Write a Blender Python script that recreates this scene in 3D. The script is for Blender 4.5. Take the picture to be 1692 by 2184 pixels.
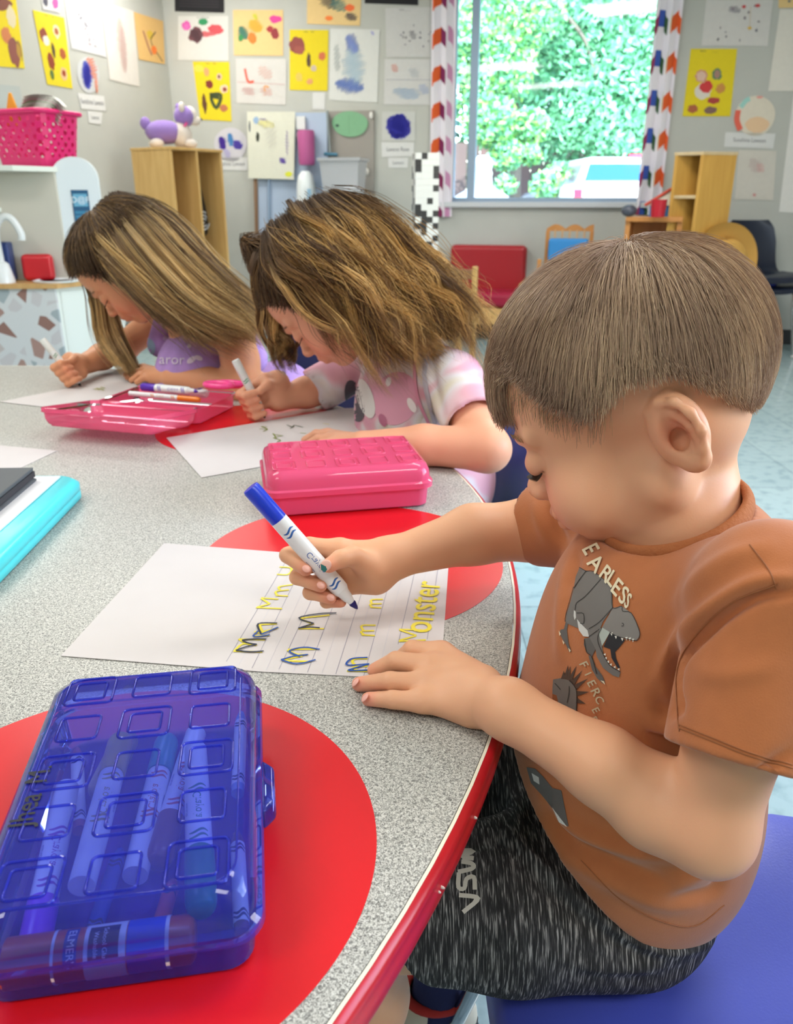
import bpy, bmesh, math, random, os, time
import numpy as np
from mathutils import Vector, Matrix
from mathutils.bvhtree import BVHTree
random.seed(7); RNG = np.random.default_rng(7)
for o in list(bpy.data.objects): bpy.data.objects.remove(o, do_unlink=True)
SC = bpy.context.scene; COL = SC.collection
# ------------------------------------------------------------------ camera
FPX = 1700.0; TH = math.radians(21.4); CAMH = 0.98; TABLE = 0.60
cam_d = bpy.data.cameras.new('camera'); cam = bpy.data.objects.new('camera', cam_d); COL.objects.link(cam)
cam_d.sensor_fit = 'VERTICAL'; cam_d.sensor_height = 24.0; cam_d.lens = 24.0 * FPX / 2184.0
cam.location = (0, 0, CAMH); cam.rotation_euler = (math.pi / 2 - TH, 0, 0)
cam_d.clip_start = 0.02; cam_d.clip_end = 200
cam_d.dof.use_dof = True; cam_d.dof.focus_distance = 0.62; cam_d.dof.aperture_fstop = cam_d.lens / 2.5
SC.camera = cam
SC.view_settings.view_transform = 'Standard'; SC.view_settings.look = 'None'
SC.view_settings.gamma = 1.0; SC.view_settings.use_curve_mapping = False
SC.view_settings.exposure = 0.1
SC.cycles.use_denoising = True
SC.cycles.max_bounces = 10; SC.cycles.transparent_max_bounces = 24; SC.cycles.transmission_bounces = 8
SC.cycles.sample_clamp_indirect = 6.0
# ------------------------------------------------------------------ daylight and lamps
world = bpy.data.worlds.new('sky'); SC.world = world; world.use_nodes = True
wn = world.node_tree.nodes; wl = world.node_tree.links
sky = wn.new('ShaderNodeTexSky'); sky.sky_type = 'NISHITA'; sky.sun_disc = False
sky.sun_elevation = math.radians(50); sky.sun_rotation = math.radians(150)
bg = wn['Background']; wl.new(sky.outputs[0], bg.inputs[0]); bg.inputs[1].default_value = 1.5
def lamp(name, kind, loc, tgt, energy, col=(1, 1, 1), **kw):
    d = bpy.data.lights.new(name, kind); d.energy = energy; d.color = col
    for k, v in kw.items(): setattr(d, k, v)
    o = bpy.data.objects.new(name, d); COL.objects.link(o); o.location = loc
    o.rotation_euler = (Vector(tgt) - Vector(loc)).to_track_quat('-Z', 'Y').to_euler()
    return o
lamp('sun', 'SUN', (-5, -5, 12), (0, 10, 0), 9.0, (1, .97, .92), angle=0.01)
LAMPS = [(-1.6, 1.2), (1.1, 1.2), (-1.6, 3.9), (1.1, 3.9), (-1.6, 6.0), (1.1, -0.9), (-1.6, -0.9)]
for (x, y) in LAMPS:
    l = lamp('ceiling_lamp_light', 'AREA', (x, y, 2.64), (x, y, 0), (24.0 if x < 0 else 31.0) if y > 3 else 20.0, (1.0, .965, .91), shape='RECTANGLE', size=1.15, size_y=.55)
lamp('window_daylight', 'AREA', (3.3, 1.6, 1.5), (0, 1.3, .5), 48.0, (.93, .97, 1.0), shape='RECTANGLE', size=2.0, size_y=1.4)
# ------------------------------------------------------------------ layout helpers
C0 = np.array([0, 0, CAMH]); FW = np.array([0, math.cos(TH), -math.sin(TH)]); UP = np.array([0, math.sin(TH), math.cos(TH)]); RT = np.array([1., 0, 0])
def J(px, py, d): return C0 + d * (FW + (px - 846) / FPX * RT - (py - 1092) / FPX * UP)
def ray(px, py): return FW + (px - 846) / FPX * RT - (py - 1092) / FPX * UP
def onz(px, py, h=TABLE):
    r = ray(px, py); return C0 + r * ((h - CAMH) / r[2])
def onpl(px, py, p, n):
    r = ray(px, py); return C0 + r * (np.dot(np.asarray(p) - C0, n) / np.dot(r, n))
def A(*v): return np.array(v, float)
def nrm(v): v = np.asarray(v, float); return v / (np.linalg.norm(v) + 1e-12)
def frame(z, x=(1, 0, 0)):
    z = nrm(z); x = np.asarray(x, float); x = x - z * x.dot(z)
    if np.linalg.norm(x) < 1e-4: x = np.cross((0, 1, 0), z)
    x = nrm(x); return np.stack([x, np.cross(z, x), z])       # rows = axes
def rz(a): c, s = math.cos(a), math.sin(a); return A((c, s, 0), (-s, c, 0), (0, 0, 1))   # rows = axes
def hexl(h):
    h = h.lstrip('#'); v = [int(h[i:i + 2], 16) / 255 for i in (0, 2, 4)]
    return tuple(x / 12.92 if x <= .04045 else ((x + .055) / 1.055) ** 2.4 for x in v)
def smooth_pts(pts, n=6, closed=False):
    P = np.asarray(pts, float); out = []; N = len(P)
    if N < 3: return P
    rng = range(N if closed else N - 1)
    for i in rng:
        p0 = P[(i - 1) % N] if (closed or i > 0) else 2 * P[0] - P[1]
        p1 = P[i]; p2 = P[(i + 1) % N]
        p3 = P[(i + 2) % N] if (closed or i + 2 < N) else 2 * P[-1] - P[-2]
        for k in range(n):
            t = k / n
            out.append(.5 * (2 * p1 + (p2 - p0) * t + (2 * p0 - 5 * p1 + 4 * p2 - p3) * t * t + (3 * p1 - p0 - 3 * p2 + p3) * t ** 3))
    if not closed: out.append(P[-1])
    return np.array(out)
# ------------------------------------------------------------------ materials
MATS = {}
def mat(name, col='#ffffff', rough=.5, metal=0., spec=.5, vcol=False, noise=0., nscale=200., bump=0., bscale=300., sheen=0., sss=0., emit=0., coat=0., bdist=.001):
    if name in MATS: return MATS[name]
    m = bpy.data.materials.new(name); m.use_nodes = True; MATS[name] = m
    nt = m.node_tree; b = nt.nodes['Principled BSDF']; c = (*hexl(col), 1)
    b.inputs['Base Color'].default_value = c; b.inputs['Roughness'].default_value = rough
    b.inputs['Metallic'].default_value = metal; b.inputs['Specular IOR Level'].default_value = spec
    b.inputs['Sheen Weight'].default_value = sheen; b.inputs['Coat Weight'].default_value = coat
    if sss:
        b.inputs['Subsurface Weight'].default_value = sss; b.inputs['Subsurface Radius'].default_value = (1, .35, .2); b.inputs['Subsurface Scale'].default_value = .006
    if emit:
        b.inputs['Emission Color'].default_value = c; b.inputs['Emission Strength'].default_value = emit
    src = None
    if vcol:
        a = nt.nodes.new('ShaderNodeAttribute'); a.attribute_name = 'Col'; src = a.outputs['Color']
    tc = nt.nodes.new('ShaderNodeTexCoord')
    if noise:
        nz = nt.nodes.new('ShaderNodeTexNoise'); nz.inputs['Scale'].default_value = nscale; nz.inputs['Detail'].default_value = 4
        nt.links.new(tc.outputs['Object'], nz.inputs['Vector'])
        mr = nt.nodes.new('ShaderNodeMapRange'); mr.inputs[1].default_value = .3; mr.inputs[2].default_value = .7; mr.inputs[3].default_value = 1 - noise; mr.inputs[4].default_value = 1 + noise
        nt.links.new(nz.outputs['Fac'], mr.inputs[0])
        mx = nt.nodes.new('ShaderNodeMix'); mx.data_type = 'RGBA'; mx.blend_type = 'MULTIPLY'; mx.inputs[0].default_value = 1
        if src: nt.links.new(src, mx.inputs[6])
        else: mx.inputs[6].default_value = c
        nt.links.new(mr.outputs[0], mx.inputs[7]); src = mx.outputs[2]
    if src: nt.links.new(src, b.inputs['Base Color'])
    if bump:
        nz = nt.nodes.new('ShaderNodeTexNoise'); nz.inputs['Scale'].default_value = bscale; nz.inputs['Detail'].default_value = 3
        nt.links.new(tc.outputs['Object'], nz.inputs['Vector'])
        bp = nt.nodes.new('ShaderNodeBump'); bp.inputs['Strength'].default_value = bump; bp.inputs['Distance'].default_value = bdist
        nt.links.new(nz.outputs['Fac'], bp.inputs['Height']); nt.links.new(bp.outputs[0], b.inputs['Normal'])
    return m
def nodes_of(m): return m.node_tree.nodes, m.node_tree.links, m.node_tree.nodes['Principled BSDF']
def clear_plastic(name, col, body, haze=.25, gloss=.05):
    """thin tinted see-through plastic"""
    if name in MATS: return MATS[name]
    m = bpy.data.materials.new(name); m.use_nodes = True; MATS[name] = m
    n = m.node_tree.nodes; l = m.node_tree.links; n.clear()
    out = n.new('ShaderNodeOutputMaterial'); tr = n.new('ShaderNodeBsdfTransparent'); tr.inputs[0].default_value = (*hexl(col), 1)
    df = n.new('ShaderNodeBsdfDiffuse'); df.inputs[0].default_value = (*hexl(body), 1)
    tl = n.new('ShaderNodeBsdfTranslucent'); tl.inputs[0].default_value = (*hexl(body), 1)
    ad = n.new('ShaderNodeMixShader'); ad.inputs[0].default_value = .22; l.new(df.outputs[0], ad.inputs[1]); l.new(tl.outputs[0], ad.inputs[2])
    mx = n.new('ShaderNodeMixShader'); mx.inputs[0].default_value = haze; l.new(tr.outputs[0], mx.inputs[1]); l.new(ad.outputs[0], mx.inputs[2])
    gl = n.new('ShaderNodeBsdfGlossy'); gl.inputs['Roughness'].default_value = gloss
    fr = n.new('ShaderNodeFresnel'); fr.inputs[0].default_value = 1.45
    m2 = n.new('ShaderNodeMixShader'); l.new(fr.outputs[0], m2.inputs[0]); l.new(mx.outputs[0], m2.inputs[1]); l.new(gl.outputs[0], m2.inputs[2])
    l.new(m2.outputs[0], out.inputs[0]); return m
INK = lambda: mat('painted_colour', rough=.6, vcol=True)
GLOSSY = lambda: mat('glossy_plastic', rough=.28, vcol=True)
WAX = lambda: mat('crayon_marks', rough=.8, vcol=True, noise=.12, nscale=90)
# ------------------------------------------------------------------ object helpers
def tag(o, label=None, cat=None, group=None, kind=None):
    if label: o['label'] = label
    if cat: o['category'] = cat
    if group: o['group'] = group
    if kind: o['kind'] = kind
    return o
def thing(name, loc, label, cat, group=None):
    o = bpy.data.objects.new(name, None); o.empty_display_size = .05; COL.objects.link(o); o.location = tuple(loc)
    return tag(o, label, cat, group)
def link_mesh(name, me, parent=None):
    o = bpy.data.objects.new(name, me); COL.objects.link(o)
    if parent is not None:
        o.parent = parent; w = Vector((0, 0, 0)); p = parent
        while p is not None: w += p.location; p = p.parent
        o.location = -w          # geometry is given in world coordinates, parents are unrotated
    return o
class MB:
    def __init__(s): s.V = []; s.F = []; s.C = []; s.n = 0; s.c = (1, 1, 1)
    def col(s, h): s.c = hexl(h) if isinstance(h, str) else tuple(h); return s
    def add(s, V, F):
        V = np.asarray(V, float).reshape(-1, 3); s.V.append(V); s.F += [tuple(i + s.n for i in f) for f in F]; s.C += [s.c] * len(F); s.n += len(V); return s
    def box(s, c, size, R=None):
        R = np.eye(3) if R is None else np.asarray(R); h = np.asarray(size) / 2
        V = [np.asarray(c) + (A(x, y, z) * h) @ R for z in (-1, 1) for y in (-1, 1) for x in (-1, 1)]
        return s.add(V, [(0, 2, 3, 1), (4, 5, 7, 6), (0, 1, 5, 4), (2, 6, 7, 3), (0, 4, 6, 2), (1, 3, 7, 5)])
    def loft(s, rings, cap=True, closed=True):
        n = len(rings[0]); V = np.concatenate(rings); F = []
        for i in range(len(rings) - 1):
            for k in range(n if closed else n - 1):
                k2 = (k + 1) % n; F.append((i * n + k, i * n + k2, (i + 1) * n + k2, (i + 1) * n + k))
        if cap: F += [tuple(range(n))[::-1], tuple((len(rings) - 1) * n + k for k in range(n))]
        return s.add(V, F)
    def tube(s, pts, r, n=10, cap=True, flat=1., x=None):
        P = np.asarray(pts, float); m = len(P); r = np.full(m, r) if np.isscalar(r) else np.interp(np.linspace(0, 1, m), np.linspace(0, 1, len(r)), r)
        a = np.linspace(0, 2 * np.pi, n, endpoint=False); rings = []; xx = A(0.31, .2, .93) if x is None else np.asarray(x, float)
        for i in range(m):
            t = nrm(P[min(i + 1, m - 1)] - P[max(i - 1, 0)]); f = frame(t, xx); xx = f[0]
            rings.append(P[i] + r[i] * (np.cos(a)[:, None] * f[0] + flat * np.sin(a)[:, None] * f[1]))
        return s.loft(rings, cap)
    def cyl(s, a, b, ra, rb=None, n=20): return s.tube([a, b], [ra, ra if rb is None else rb], n)
    def lathe(s, prof, o, axis=(0, 0, 1), n=24, cap=True, x=(1, 0, 0)):
        f = frame(axis, x); a = np.linspace(0, 2 * np.pi, n, endpoint=False)
        return s.loft([np.asarray(o) + h * f[2] + max(r, 1e-5) * (np.cos(a)[:, None] * f[0] + np.sin(a)[:, None] * f[1]) for r, h in prof], cap)
    def ell(s, c, r, R=None, n=16):
        R = np.eye(3) if R is None else np.asarray(R); rings = []; a = np.linspace(0, 2 * np.pi, n, endpoint=False)
        for t in np.linspace(-np.pi / 2 + .02, np.pi / 2 - .02, n // 2 + 1):
            L = np.stack([np.cos(a) * np.cos(t), np.sin(a) * np.cos(t), np.full(n, np.sin(t))], 1) * np.asarray(r); rings.append(np.asarray(c) + L @ R)
        return s.loft(rings)
    def prism(s, pts, th):
        """polygon (3D, planar) thickened by vector th"""
        P = np.asarray(pts, float); n = len(P); th = np.asarray(th)
        V = np.concatenate([P, P + th]); F = [tuple(range(n))[::-1], tuple(range(n, 2 * n))] + [(k, (k + 1) % n, n + (k + 1) % n, n + k) for k in range(n)]
        return s.add(V, F)
    def ribbon(s, pts, w, nvec, lift=0.):
        P = np.asarray(pts, float); m = len(P); nvec = nrm(nvec)
        if m < 2: return s
        w = np.full(m, w) if np.isscalar(w) else np.interp(np.linspace(0, 1, m), np.linspace(0, 1, len(w)), w)
        T = np.array([nrm(P[min(i + 1, m - 1)] - P[max(i - 1, 0)]) for i in range(m)]); S = np.cross(nvec, T); S /= np.linalg.norm(S, axis=1)[:, None] + 1e-9
        A_ = P + S * w[:, None] / 2 + nvec * lift; B_ = P - S * w[:, None] / 2 + nvec * lift
        return s.add(np.concatenate([A_, B_]), [(i, i + m, i + 1 + m, i + 1) for i in range(m - 1)])
    def build(s, name, m, parent=None, smooth=None, bevel=0., label=None, subd=0, weld=False):
        me = bpy.data.meshes.new(name); V = np.concatenate(s.V) if s.V else np.zeros((0, 3)); me.from_pydata(V.tolist(), [], s.F); me.update()
        ca = me.color_attributes.new('Col', 'FLOAT_COLOR', 'CORNER')
        cols = np.ones((len(me.loops), 4), np.float32); k = 0
        for f, c in zip(s.F, s.C): cols[k:k + len(f), :3] = c; k += len(f)
        if len(me.loops) == k: ca.data.foreach_set('color', cols.ravel())
        bm = bmesh.new(); bm.from_mesh(me)
        if weld: bmesh.ops.remove_doubles(bm, verts=bm.verts, dist=1e-5)
        if not getattr(s, 'open', False): bmesh.ops.recalc_face_normals(bm, faces=bm.faces)
        bm.to_mesh(me); bm.free()
        me.materials.append(m)
        o = link_mesh(name, me, parent)
        if label: o['label'] = label
        if smooth is not None:
            me.polygons.foreach_set('use_smooth', [True] * len(me.polygons)); me.set_sharp_from_angle(angle=math.radians(smooth))
        if bevel:
            b = o.modifiers.new('bevel', 'BEVEL'); b.width = bevel; b.segments = 3; b.limit_method = 'ANGLE'; b.angle_limit = math.radians(40)
            me.polygons.foreach_set('use_smooth', [True] * len(me.polygons)); b.harden_normals = True
        if subd:
            b = o.modifiers.new('subd', 'SUBSURF'); b.levels = b.render_levels = subd
        return o
def struct(o): o['kind'] = 'structure'; return o
def text_polys(s, size, res=3):
    cu = bpy.data.curves.new('t', 'FONT'); cu.body = s; cu.size = size; cu.align_x = 'CENTER'; cu.align_y = 'CENTER'; cu.resolution_u = res; cu.fill_mode = 'FRONT'
    o = bpy.data.objects.new('t', cu); COL.objects.link(o); dg = bpy.context.evaluated_depsgraph_get()
    me = bpy.data.meshes.new_from_object(o.evaluated_get(dg)); V = np.array([v.co[:] for v in me.vertices]).reshape(-1, 3); F = [tuple(p.vertices) for p in me.polygons]
    bpy.data.objects.remove(o); bpy.data.curves.remove(cu); bpy.data.meshes.remove(me); return V, F
TXT = {}
def text(mb, s, size, o, ex, ey, bold=0., sx=1.):
    """flat lettering in the plane ex, ey about o"""
    k = (s,)
    if k not in TXT: TXT[k] = text_polys(s, 1.0)
    V, F = TXT[k]; ex = nrm(ex); ey = nrm(ey); P = np.asarray(o) + V[:, :1] * ex * size * sx + V[:, 1:2] * ey * size
    mb.add(P, F)
    if bold:
        for i, (dx, dy) in enumerate(((bold, 0), (0, bold), (bold, bold))): mb.add(P + dx * ex + dy * ey + np.cross(ex, ey) * 4e-5 * (i + 1), F)
    return mb
# ------------------------------------------------------------------ room shell
YAW = math.radians(15)
W0 = onz(1690, 735, 0.0); WR = A(math.cos(YAW), -math.sin(YAW), 0); WN = A(-math.sin(YAW), -math.cos(YAW), 0); ZU = A(0, 0, 1)
def bw(px, py, off=0.): return onpl(px, py, W0 + WN * off, WN)
CORN = bw(365, 200); CORN[2] = 0
LR = -A(math.sin(YAW), math.cos(YAW), 0); LN = A(math.cos(YAW), -math.sin(YAW), 0)     # left wall: runs towards the camera, faces right
def lw(px, py, off=0.): return onpl(px, py, CORN + LN * off, LN)
def wu(p): return float(np.dot(np.asarray(p) - CORN, WR))
HC = 2.7; WLEN = 5.6; LLEN = 9.5
wallm = mat('wall_paint', '#b9bab3', .75, bump=.25, bscale=120, noise=.02, nscale=8)
RF = np.stack([WR, -WN, ZU])     # rows: along back wall, outwards, up
UW0, UW1, ZW0, ZW1 = wu(bw(950, 400)), wu(bw(1398, 400)), float(bw(1150, 432)[2]), 2.42
def wbox(mb, u0, u1, w0, w1, z0, z1, o=None):
    """box in back wall coordinates: u along the wall, w outwards, z up"""
    c = (CORN if o is None else o) + WR * (u0 + u1) / 2 - WN * (w0 + w1) / 2 + ZU * (z0 + z1) / 2
    return mb.box(c, (u1 - u0, w1 - w0, z1 - z0), RF)
m = MB()
for a in ((-.12, UW0, 0, HC), (UW1, WLEN, 0, HC), (UW0, UW1, 0, ZW0), (UW0, UW1, ZW1, HC)): wbox(m, a[0], a[1], 0, .14, a[2], a[3])
struct(m.build('wall_back', wallm))
m = MB(); m.box(CORN + LR * LLEN / 2 - LN * .06 + ZU * HC / 2, (LLEN, .12, HC), np.stack([LR, LN, ZU])); struct(m.build('wall_left', wallm))
m = MB(); RC = CORN + WR * WLEN
Q0, Q1 = 3.9, 5.6          # daylight window of the right wall, measured from the back corner
for a in ((0, Q0, 0, HC), (Q1 + .3, LLEN, 0, HC), (Q0, Q1 + .3, 0, .8), (Q0, Q1 + .3, 2.2, HC)):
    m.box(RC + LR * (a[0] + a[1]) / 2 + LN * .06 + ZU * (a[2] + a[3]) / 2, (a[1] - a[0], .12, a[3] - a[2]), np.stack([LR, LN, ZU]))
struct(m.build('wall_right', wallm))
m = MB(); m.box(CORN + WR * WLEN / 2 + LR * LLEN + ZU * HC / 2, (WLEN, .12, HC), RF); struct(m.build('wall_front', wallm))
# floor tiles
fm = mat('vinyl_tile', '#a9bcbd', .16, spec=.6); n, l, b = nodes_of(fm)
tc = n.new('ShaderNodeTexCoord'); br = n.new('ShaderNodeTexBrick'); br.offset = 0; br.inputs['Scale'].default_value = 1; br.inputs['Brick Width'].default_value = .305; br.inputs['Row Height'].default_value = .305
br.inputs['Mortar Size'].default_value = .0016; br.inputs['Color1'].default_value = (*hexl('#a6bdc0'), 1); br.inputs['Color2'].default_value = (*hexl('#9db5b9'), 1); br.inputs['Mortar'].default_value = (*hexl('#6f8286'), 1)
l.new(tc.outputs['Object'], br.inputs['Vector'])
nz = n.new('ShaderNodeTexNoise'); nz.inputs['Scale'].default_value = 24; nz.inputs['Detail'].default_value = 6; l.new(tc.outputs['Object'], nz.inputs['Vector'])
cr = n.new('ShaderNodeValToRGB'); cr.color_ramp.elements[0].position = .32; cr.color_ramp.elements[0].color = (.62, .68, .70, 1); cr.color_ramp.elements[1].position = .5; cr.color_ramp.elements[1].color = (1, 1, 1, 1); l.new(nz.outputs['Fac'], cr.inputs[0])
mx = n.new('ShaderNodeMix'); mx.data_type = 'RGBA'; mx.blend_type = 'MULTIPLY'; mx.inputs[0].default_value = .7; l.new(br.outputs[0], mx.inputs[6]); l.new(cr.outputs[0], mx.inputs[7]); l.new(mx.outputs[2], b.inputs['Base Color'])
m = MB(); m.box(CORN + WR * WLEN / 2 + LR * LLEN / 2 - ZU * .05, (WLEN + .2, LLEN + .2, .1), RF); struct(m.build('floor', fm))
m = MB(); m.box(CORN + WR * WLEN / 2 + LR * LLEN / 2 + ZU * (HC + .05), (WLEN + .2, LLEN + .2, .1), RF); struct(m.build('ceiling', mat('ceiling_tile', '#e6e6e0', .9, bump=.3, bscale=60)))
bbm = mat('black_vinyl_baseboard', '#1b1c1e', .45)
m = MB(); wbox(m, 0.012, WLEN, -.012, 0, 0, .105); struct(m.build('baseboard_back', bbm))
m = MB(); m.box(CORN + LR * LLEN / 2 + LN * .006 + ZU * .052, (LLEN, .012, .104), np.stack([LR, LN, ZU])); struct(m.build('baseboard_left', bbm))
LN_ = ['above the play kitchen side of the table', 'above the boy and the window side', 'above the middle of the side wall', 'above the red sofa side', 'above the locker corner', 'behind the camera on the window side', 'behind the camera on the side wall']
for (x, y), l_ in zip(LAMPS, LN_):
    t = thing('ceiling_light', (x, y, 2.64), 'flat white ceiling light panel ' + l_, 'ceiling light', 'ceiling light panels')
    m = MB(); m.box((x, y, 2.675), (1.24, .64, .05)); m.build('frame', mat('lamp_metal', '#e9e9e9', .5), t)
    m = MB(); m.box((x, y, 2.648), (1.16, .56, .006)); m.build('diffuser', mat('lamp_diffuser', '#ffffff', .5, emit=3.0), t)
# ------------------------------------------------------------------ window
t = MB(); fw = .045
for a in ((UW0, UW0 + fw, ZW0, ZW1), (UW1 - fw, UW1, ZW0, ZW1), (UW0 + fw, UW1 - fw, ZW0, ZW0 + .035), (UW0 + fw, UW1 - fw, ZW1 - fw, ZW1)): wbox(t, a[0], a[1], .03, .10, a[2], a[3])
UM = wu(bw(1005, 300)); wbox(t, UM - .028, UM + .028, .035, .095, ZW0 + .035, ZW1 - fw); wbox(t, UM - .16, UM - .13, .04, .085, ZW0 + .035, ZW1 - fw)
win = struct(t.build('window_1', mat('window_aluminium', '#9fb2c8', .35, metal=.3), bevel=.003))
gm = bpy.data.materials.new('window_glass'); gm.use_nodes = True; n = gm.node_tree.nodes; l = gm.node_tree.links; n.clear()
o_ = n.new('ShaderNodeOutputMaterial'); tr = n.new('ShaderNodeBsdfTransparent'); tr.inputs[0].default_value = (.93, .98, 1, 1); gl = n.new('ShaderNodeBsdfGlossy'); gl.inputs['Roughness'].default_value = .03
fr = n.new('ShaderNodeFresnel'); fr.inputs[0].default_value = 1.5; mx = n.new('ShaderNodeMixShader'); l.new(fr.outputs[0], mx.inputs[0]); l.new(tr.outputs[0], mx.inputs[1]); l.new(gl.outputs[0], mx.inputs[2]); l.new(mx.outputs[0], o_.inputs[0])
m = MB(); wbox(m, UW0 + fw, UW1 - fw, .062, .066, ZW0 + .03, ZW1 - fw); m.build('pane', gm, win)
m = MB(); wbox(m, UW0 - .03, UW1 + .03, -.045, .03, ZW0 - .035, ZW0 + .004); m.build('window_sill', mat('sill_white', '#c9ccd0', .4), win, bevel=.006)
# curtains -----------------------------------------------------------
def curtain(p0, p1, zb, zt, cols, label, white='#e9e4ec', amp=.022, folds=4):
    """pleated chevron cloth between wall points p0 and p1"""
    W = float(np.linalg.norm((p1 - p0)[:2])); nu, nv = 84, 300; cloth = W * 1.35; V = []
    d = nrm(A(*(p1 - p0)[:2], 0)); mb = MB()
    for j in range(nv + 1):
        z = zb + (zt - zb) * j / nv; tt = 1 - j / nv
        for i in range(nu + 1):
            s = i / nu; a = s * folds * 2 * math.pi
            V.append(p0 * A(1, 1, 0) + d * (W * s + .006 * math.sin(2 * a)) + WN * (.035 + amp * (.7 + .4 * tt) * math.sin(a + .5 * math.sin(z * 3))) + ZU * z)
    F = []; C = []; wc = hexl(white)
    for j in range(nv):
        for i in range(nu):
            F.append((j * (nu + 1) + i, j * (nu + 1) + i + 1, (j + 1) * (nu + 1) + i + 1, (j + 1) * (nu + 1) + i))
            s = (i + .5) / nu; tv = (zt - zb) * (j + .5) / nv; c = wc
            for (s0, s1, col, dirn) in cols:
                if s0 <= s < s1:
                    q = (s - s0) / (s1 - s0); zz = 1 if dirn == 2 else (q if dirn > 0 else 1 - q) if dirn else abs(q - .5) * -2 + 1
                    if (tv - zz * .055 + 1) % .235 < .095: c = hexl(col)
            C.append(c)
    mb.add(V, F); mb.C = C; mb.open = True
    cm = mat('curtain_cloth', rough=.85, vcol=True, bump=.2, bscale=500)
    o = mb.build('curtain', cm, smooth=80); return tag(o, label, 'curtain')
zc0 = float(bw(940, 462)[2]); O = '#e2602a'
curtain(bw(921, 200), bw(972, 200), zc0, 2.58, [(.02, .40, O, 1), (.40, .60, '#7a1f55', -1), (.72, .92, '#c98fb4', -1)], 'white chevron curtain with orange zigzags hanging beside the block tower', amp=.018, folds=2)
curtain(bw(1382, 200), bw(1436, 200), zc0 + .02, 2.58, [(0, .18, '#8c2f55', 1), (.18, .32, '#3957b0', 2), (.32, .50, '#365a38', -1), (.55, .62, '#d8d0a0', 0), (.64, .84, O, 1), (.84, 1.0, O, -1)], 'white curtain with maroon, blue, green and orange chevrons near the wooden shelf', amp=.02, folds=2)
m = MB(); m.tube([CORN + WR * (UW0 - .3) + WN * .04 + ZU * 2.6, CORN + WR * (UW1 + .3) + WN * .04 + ZU * 2.6], .012); tag(m.build('curtain_rod', mat('rod', '#dddddd', .3, metal=.8), smooth=60), 'slim pale curtain rod over the window', 'curtain rod')
# ------------------------------------------------------------------ outdoors
m = MB(); m.box((0, 16, -.35), (60, 16, .1)); m.V[0][:, 1] += 0
og = tag(m.build('ground', mat('asphalt', '#8a8a86', .9, noise=.2, nscale=3)), kind='structure')
def leafmesh(centers, n, size, cols, label, name='tree', trunk=None, seed=1, cat='tree'):
    r = np.random.default_rng(seed); t = thing(name, (centers[0][0], centers[0][1], -.3), label, cat)
    V = []; F = []; C = []; k = 0
    tot = sum(c[3] for c in centers)
    for c in centers:
        for _ in range(int(n * c[3] / tot)):
            d = nrm(r.normal(size=3)); p = A(*c[:3]) + d * A(1, 1, .85) * c[3] * (r.random() ** .3)
            a = nrm(r.normal(size=3)); b = nrm(np.cross(a, r.normal(size=3))); s = size * (.6 + .8 * r.random())
            V += [p - a * s, p + b * s * .45, p + a * s, p - b * s * .45]; F.append((k, k + 1, k + 2, k + 3)); k += 4
            C.append(hexl(cols[int(r.integers(len(cols)))]))
    mb = MB(); mb.add(V, F); mb.C = C; mb.open = True
    lm = mat('leaves', rough=.5, vcol=True); mb.build('foliage', lm, t)
    if trunk:
        mb = MB().col('#6e6458')
        for pts, rr in trunk: mb.tube(smooth_pts(pts), rr)
        mb.build('trunk', INK(), t, smooth=60)
    return t
GR = ['#6fb583', '#86cf98', '#9adba8', '#5fa57c', '#a5e0b4', '#79c79a']; YG = ['#a3cf6a', '#9fd97a', '#8fc97a', '#b4e07a']
def out(px, py, y):       # outdoor point on the vertical plane at distance y
    r = ray(px, py); return C0 + r * (y / r[1])
def cl(l): return [(*out(a, b, y), r) for a, b, y, r in l]
leafmesh(cl([(1300, 120, 12, 1.3), (1230, 220, 12, 1.0), (1325, 225, 11.5, .75), (1350, 20, 12, 1.2), (1250, 30, 12.5, 1.1), (1170, 60, 13, .9), (1220, 270, 11.5, .35), (1430, 150, 12, 1.2)]), 34000, .05, GR, 'dense green tree beyond the window, above the parked car', trunk=[([out(1380, 420, 12.4) * A(1, 1, 0), out(1330, 200, 12.4), out(1200, 0, 12.4), out(1180, -120, 12.4)], [.12, .07]), ([out(1215, 40, 11.2), out(1250, 90, 11.1), out(1270, 160, 11)], [.03, .015])], seed=2)
leafmesh(cl([(1040, 60, 11, .6), (1060, 150, 11, .5), (1045, 260, 10.6, .35), (1080, 330, 10.6, .22), (1120, 20, 11, .5), (1130, 270, 10.8, .25), (980, 120, 11, .8), (1130, 330, 10.6, .14)]), 14000, .042, GR + YG, 'light green vine-hung tree close to the window beam', trunk=[([out(1100, 420, 11.6) * A(1, 1, 0), out(1100, 200, 11.6), out(1080, 0, 11.6)], [.10, .06])], seed=3)
leafmesh(cl([(1080, 395, 10.3, .14), (1165, 395, 10.3, .2), (1190, 370, 10.5, .16)]), 700, .05, YG + GR, 'small yellow-green shrub by the fence outside', 'shrub', seed=4, cat='shrub')
# hedge wall far behind
leafmesh([(x, 15.5, z, 1.5) for x in (-1, 1, 3, 5, 7, 9) for z in (2.2, 4.0, 5.6)], 16000, .13, ['#2f6a44', '#3d7a50', '#55935f', '#274f3c'], 'dark green hedge of trees far behind the car', 'hedge', seed=5, cat='hedge')
m = MB().col('#6f5a50')
for i in range(60): m.col(['#75605a', '#69554c', '#80625c'][i % 3]); m.box((-2 + i * .2, 13.6, .75), (.19, .03, 2.1))
tag(m.build('wooden_fence', INK()), 'brown board fence beneath the trees outdoors', 'fence')
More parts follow.
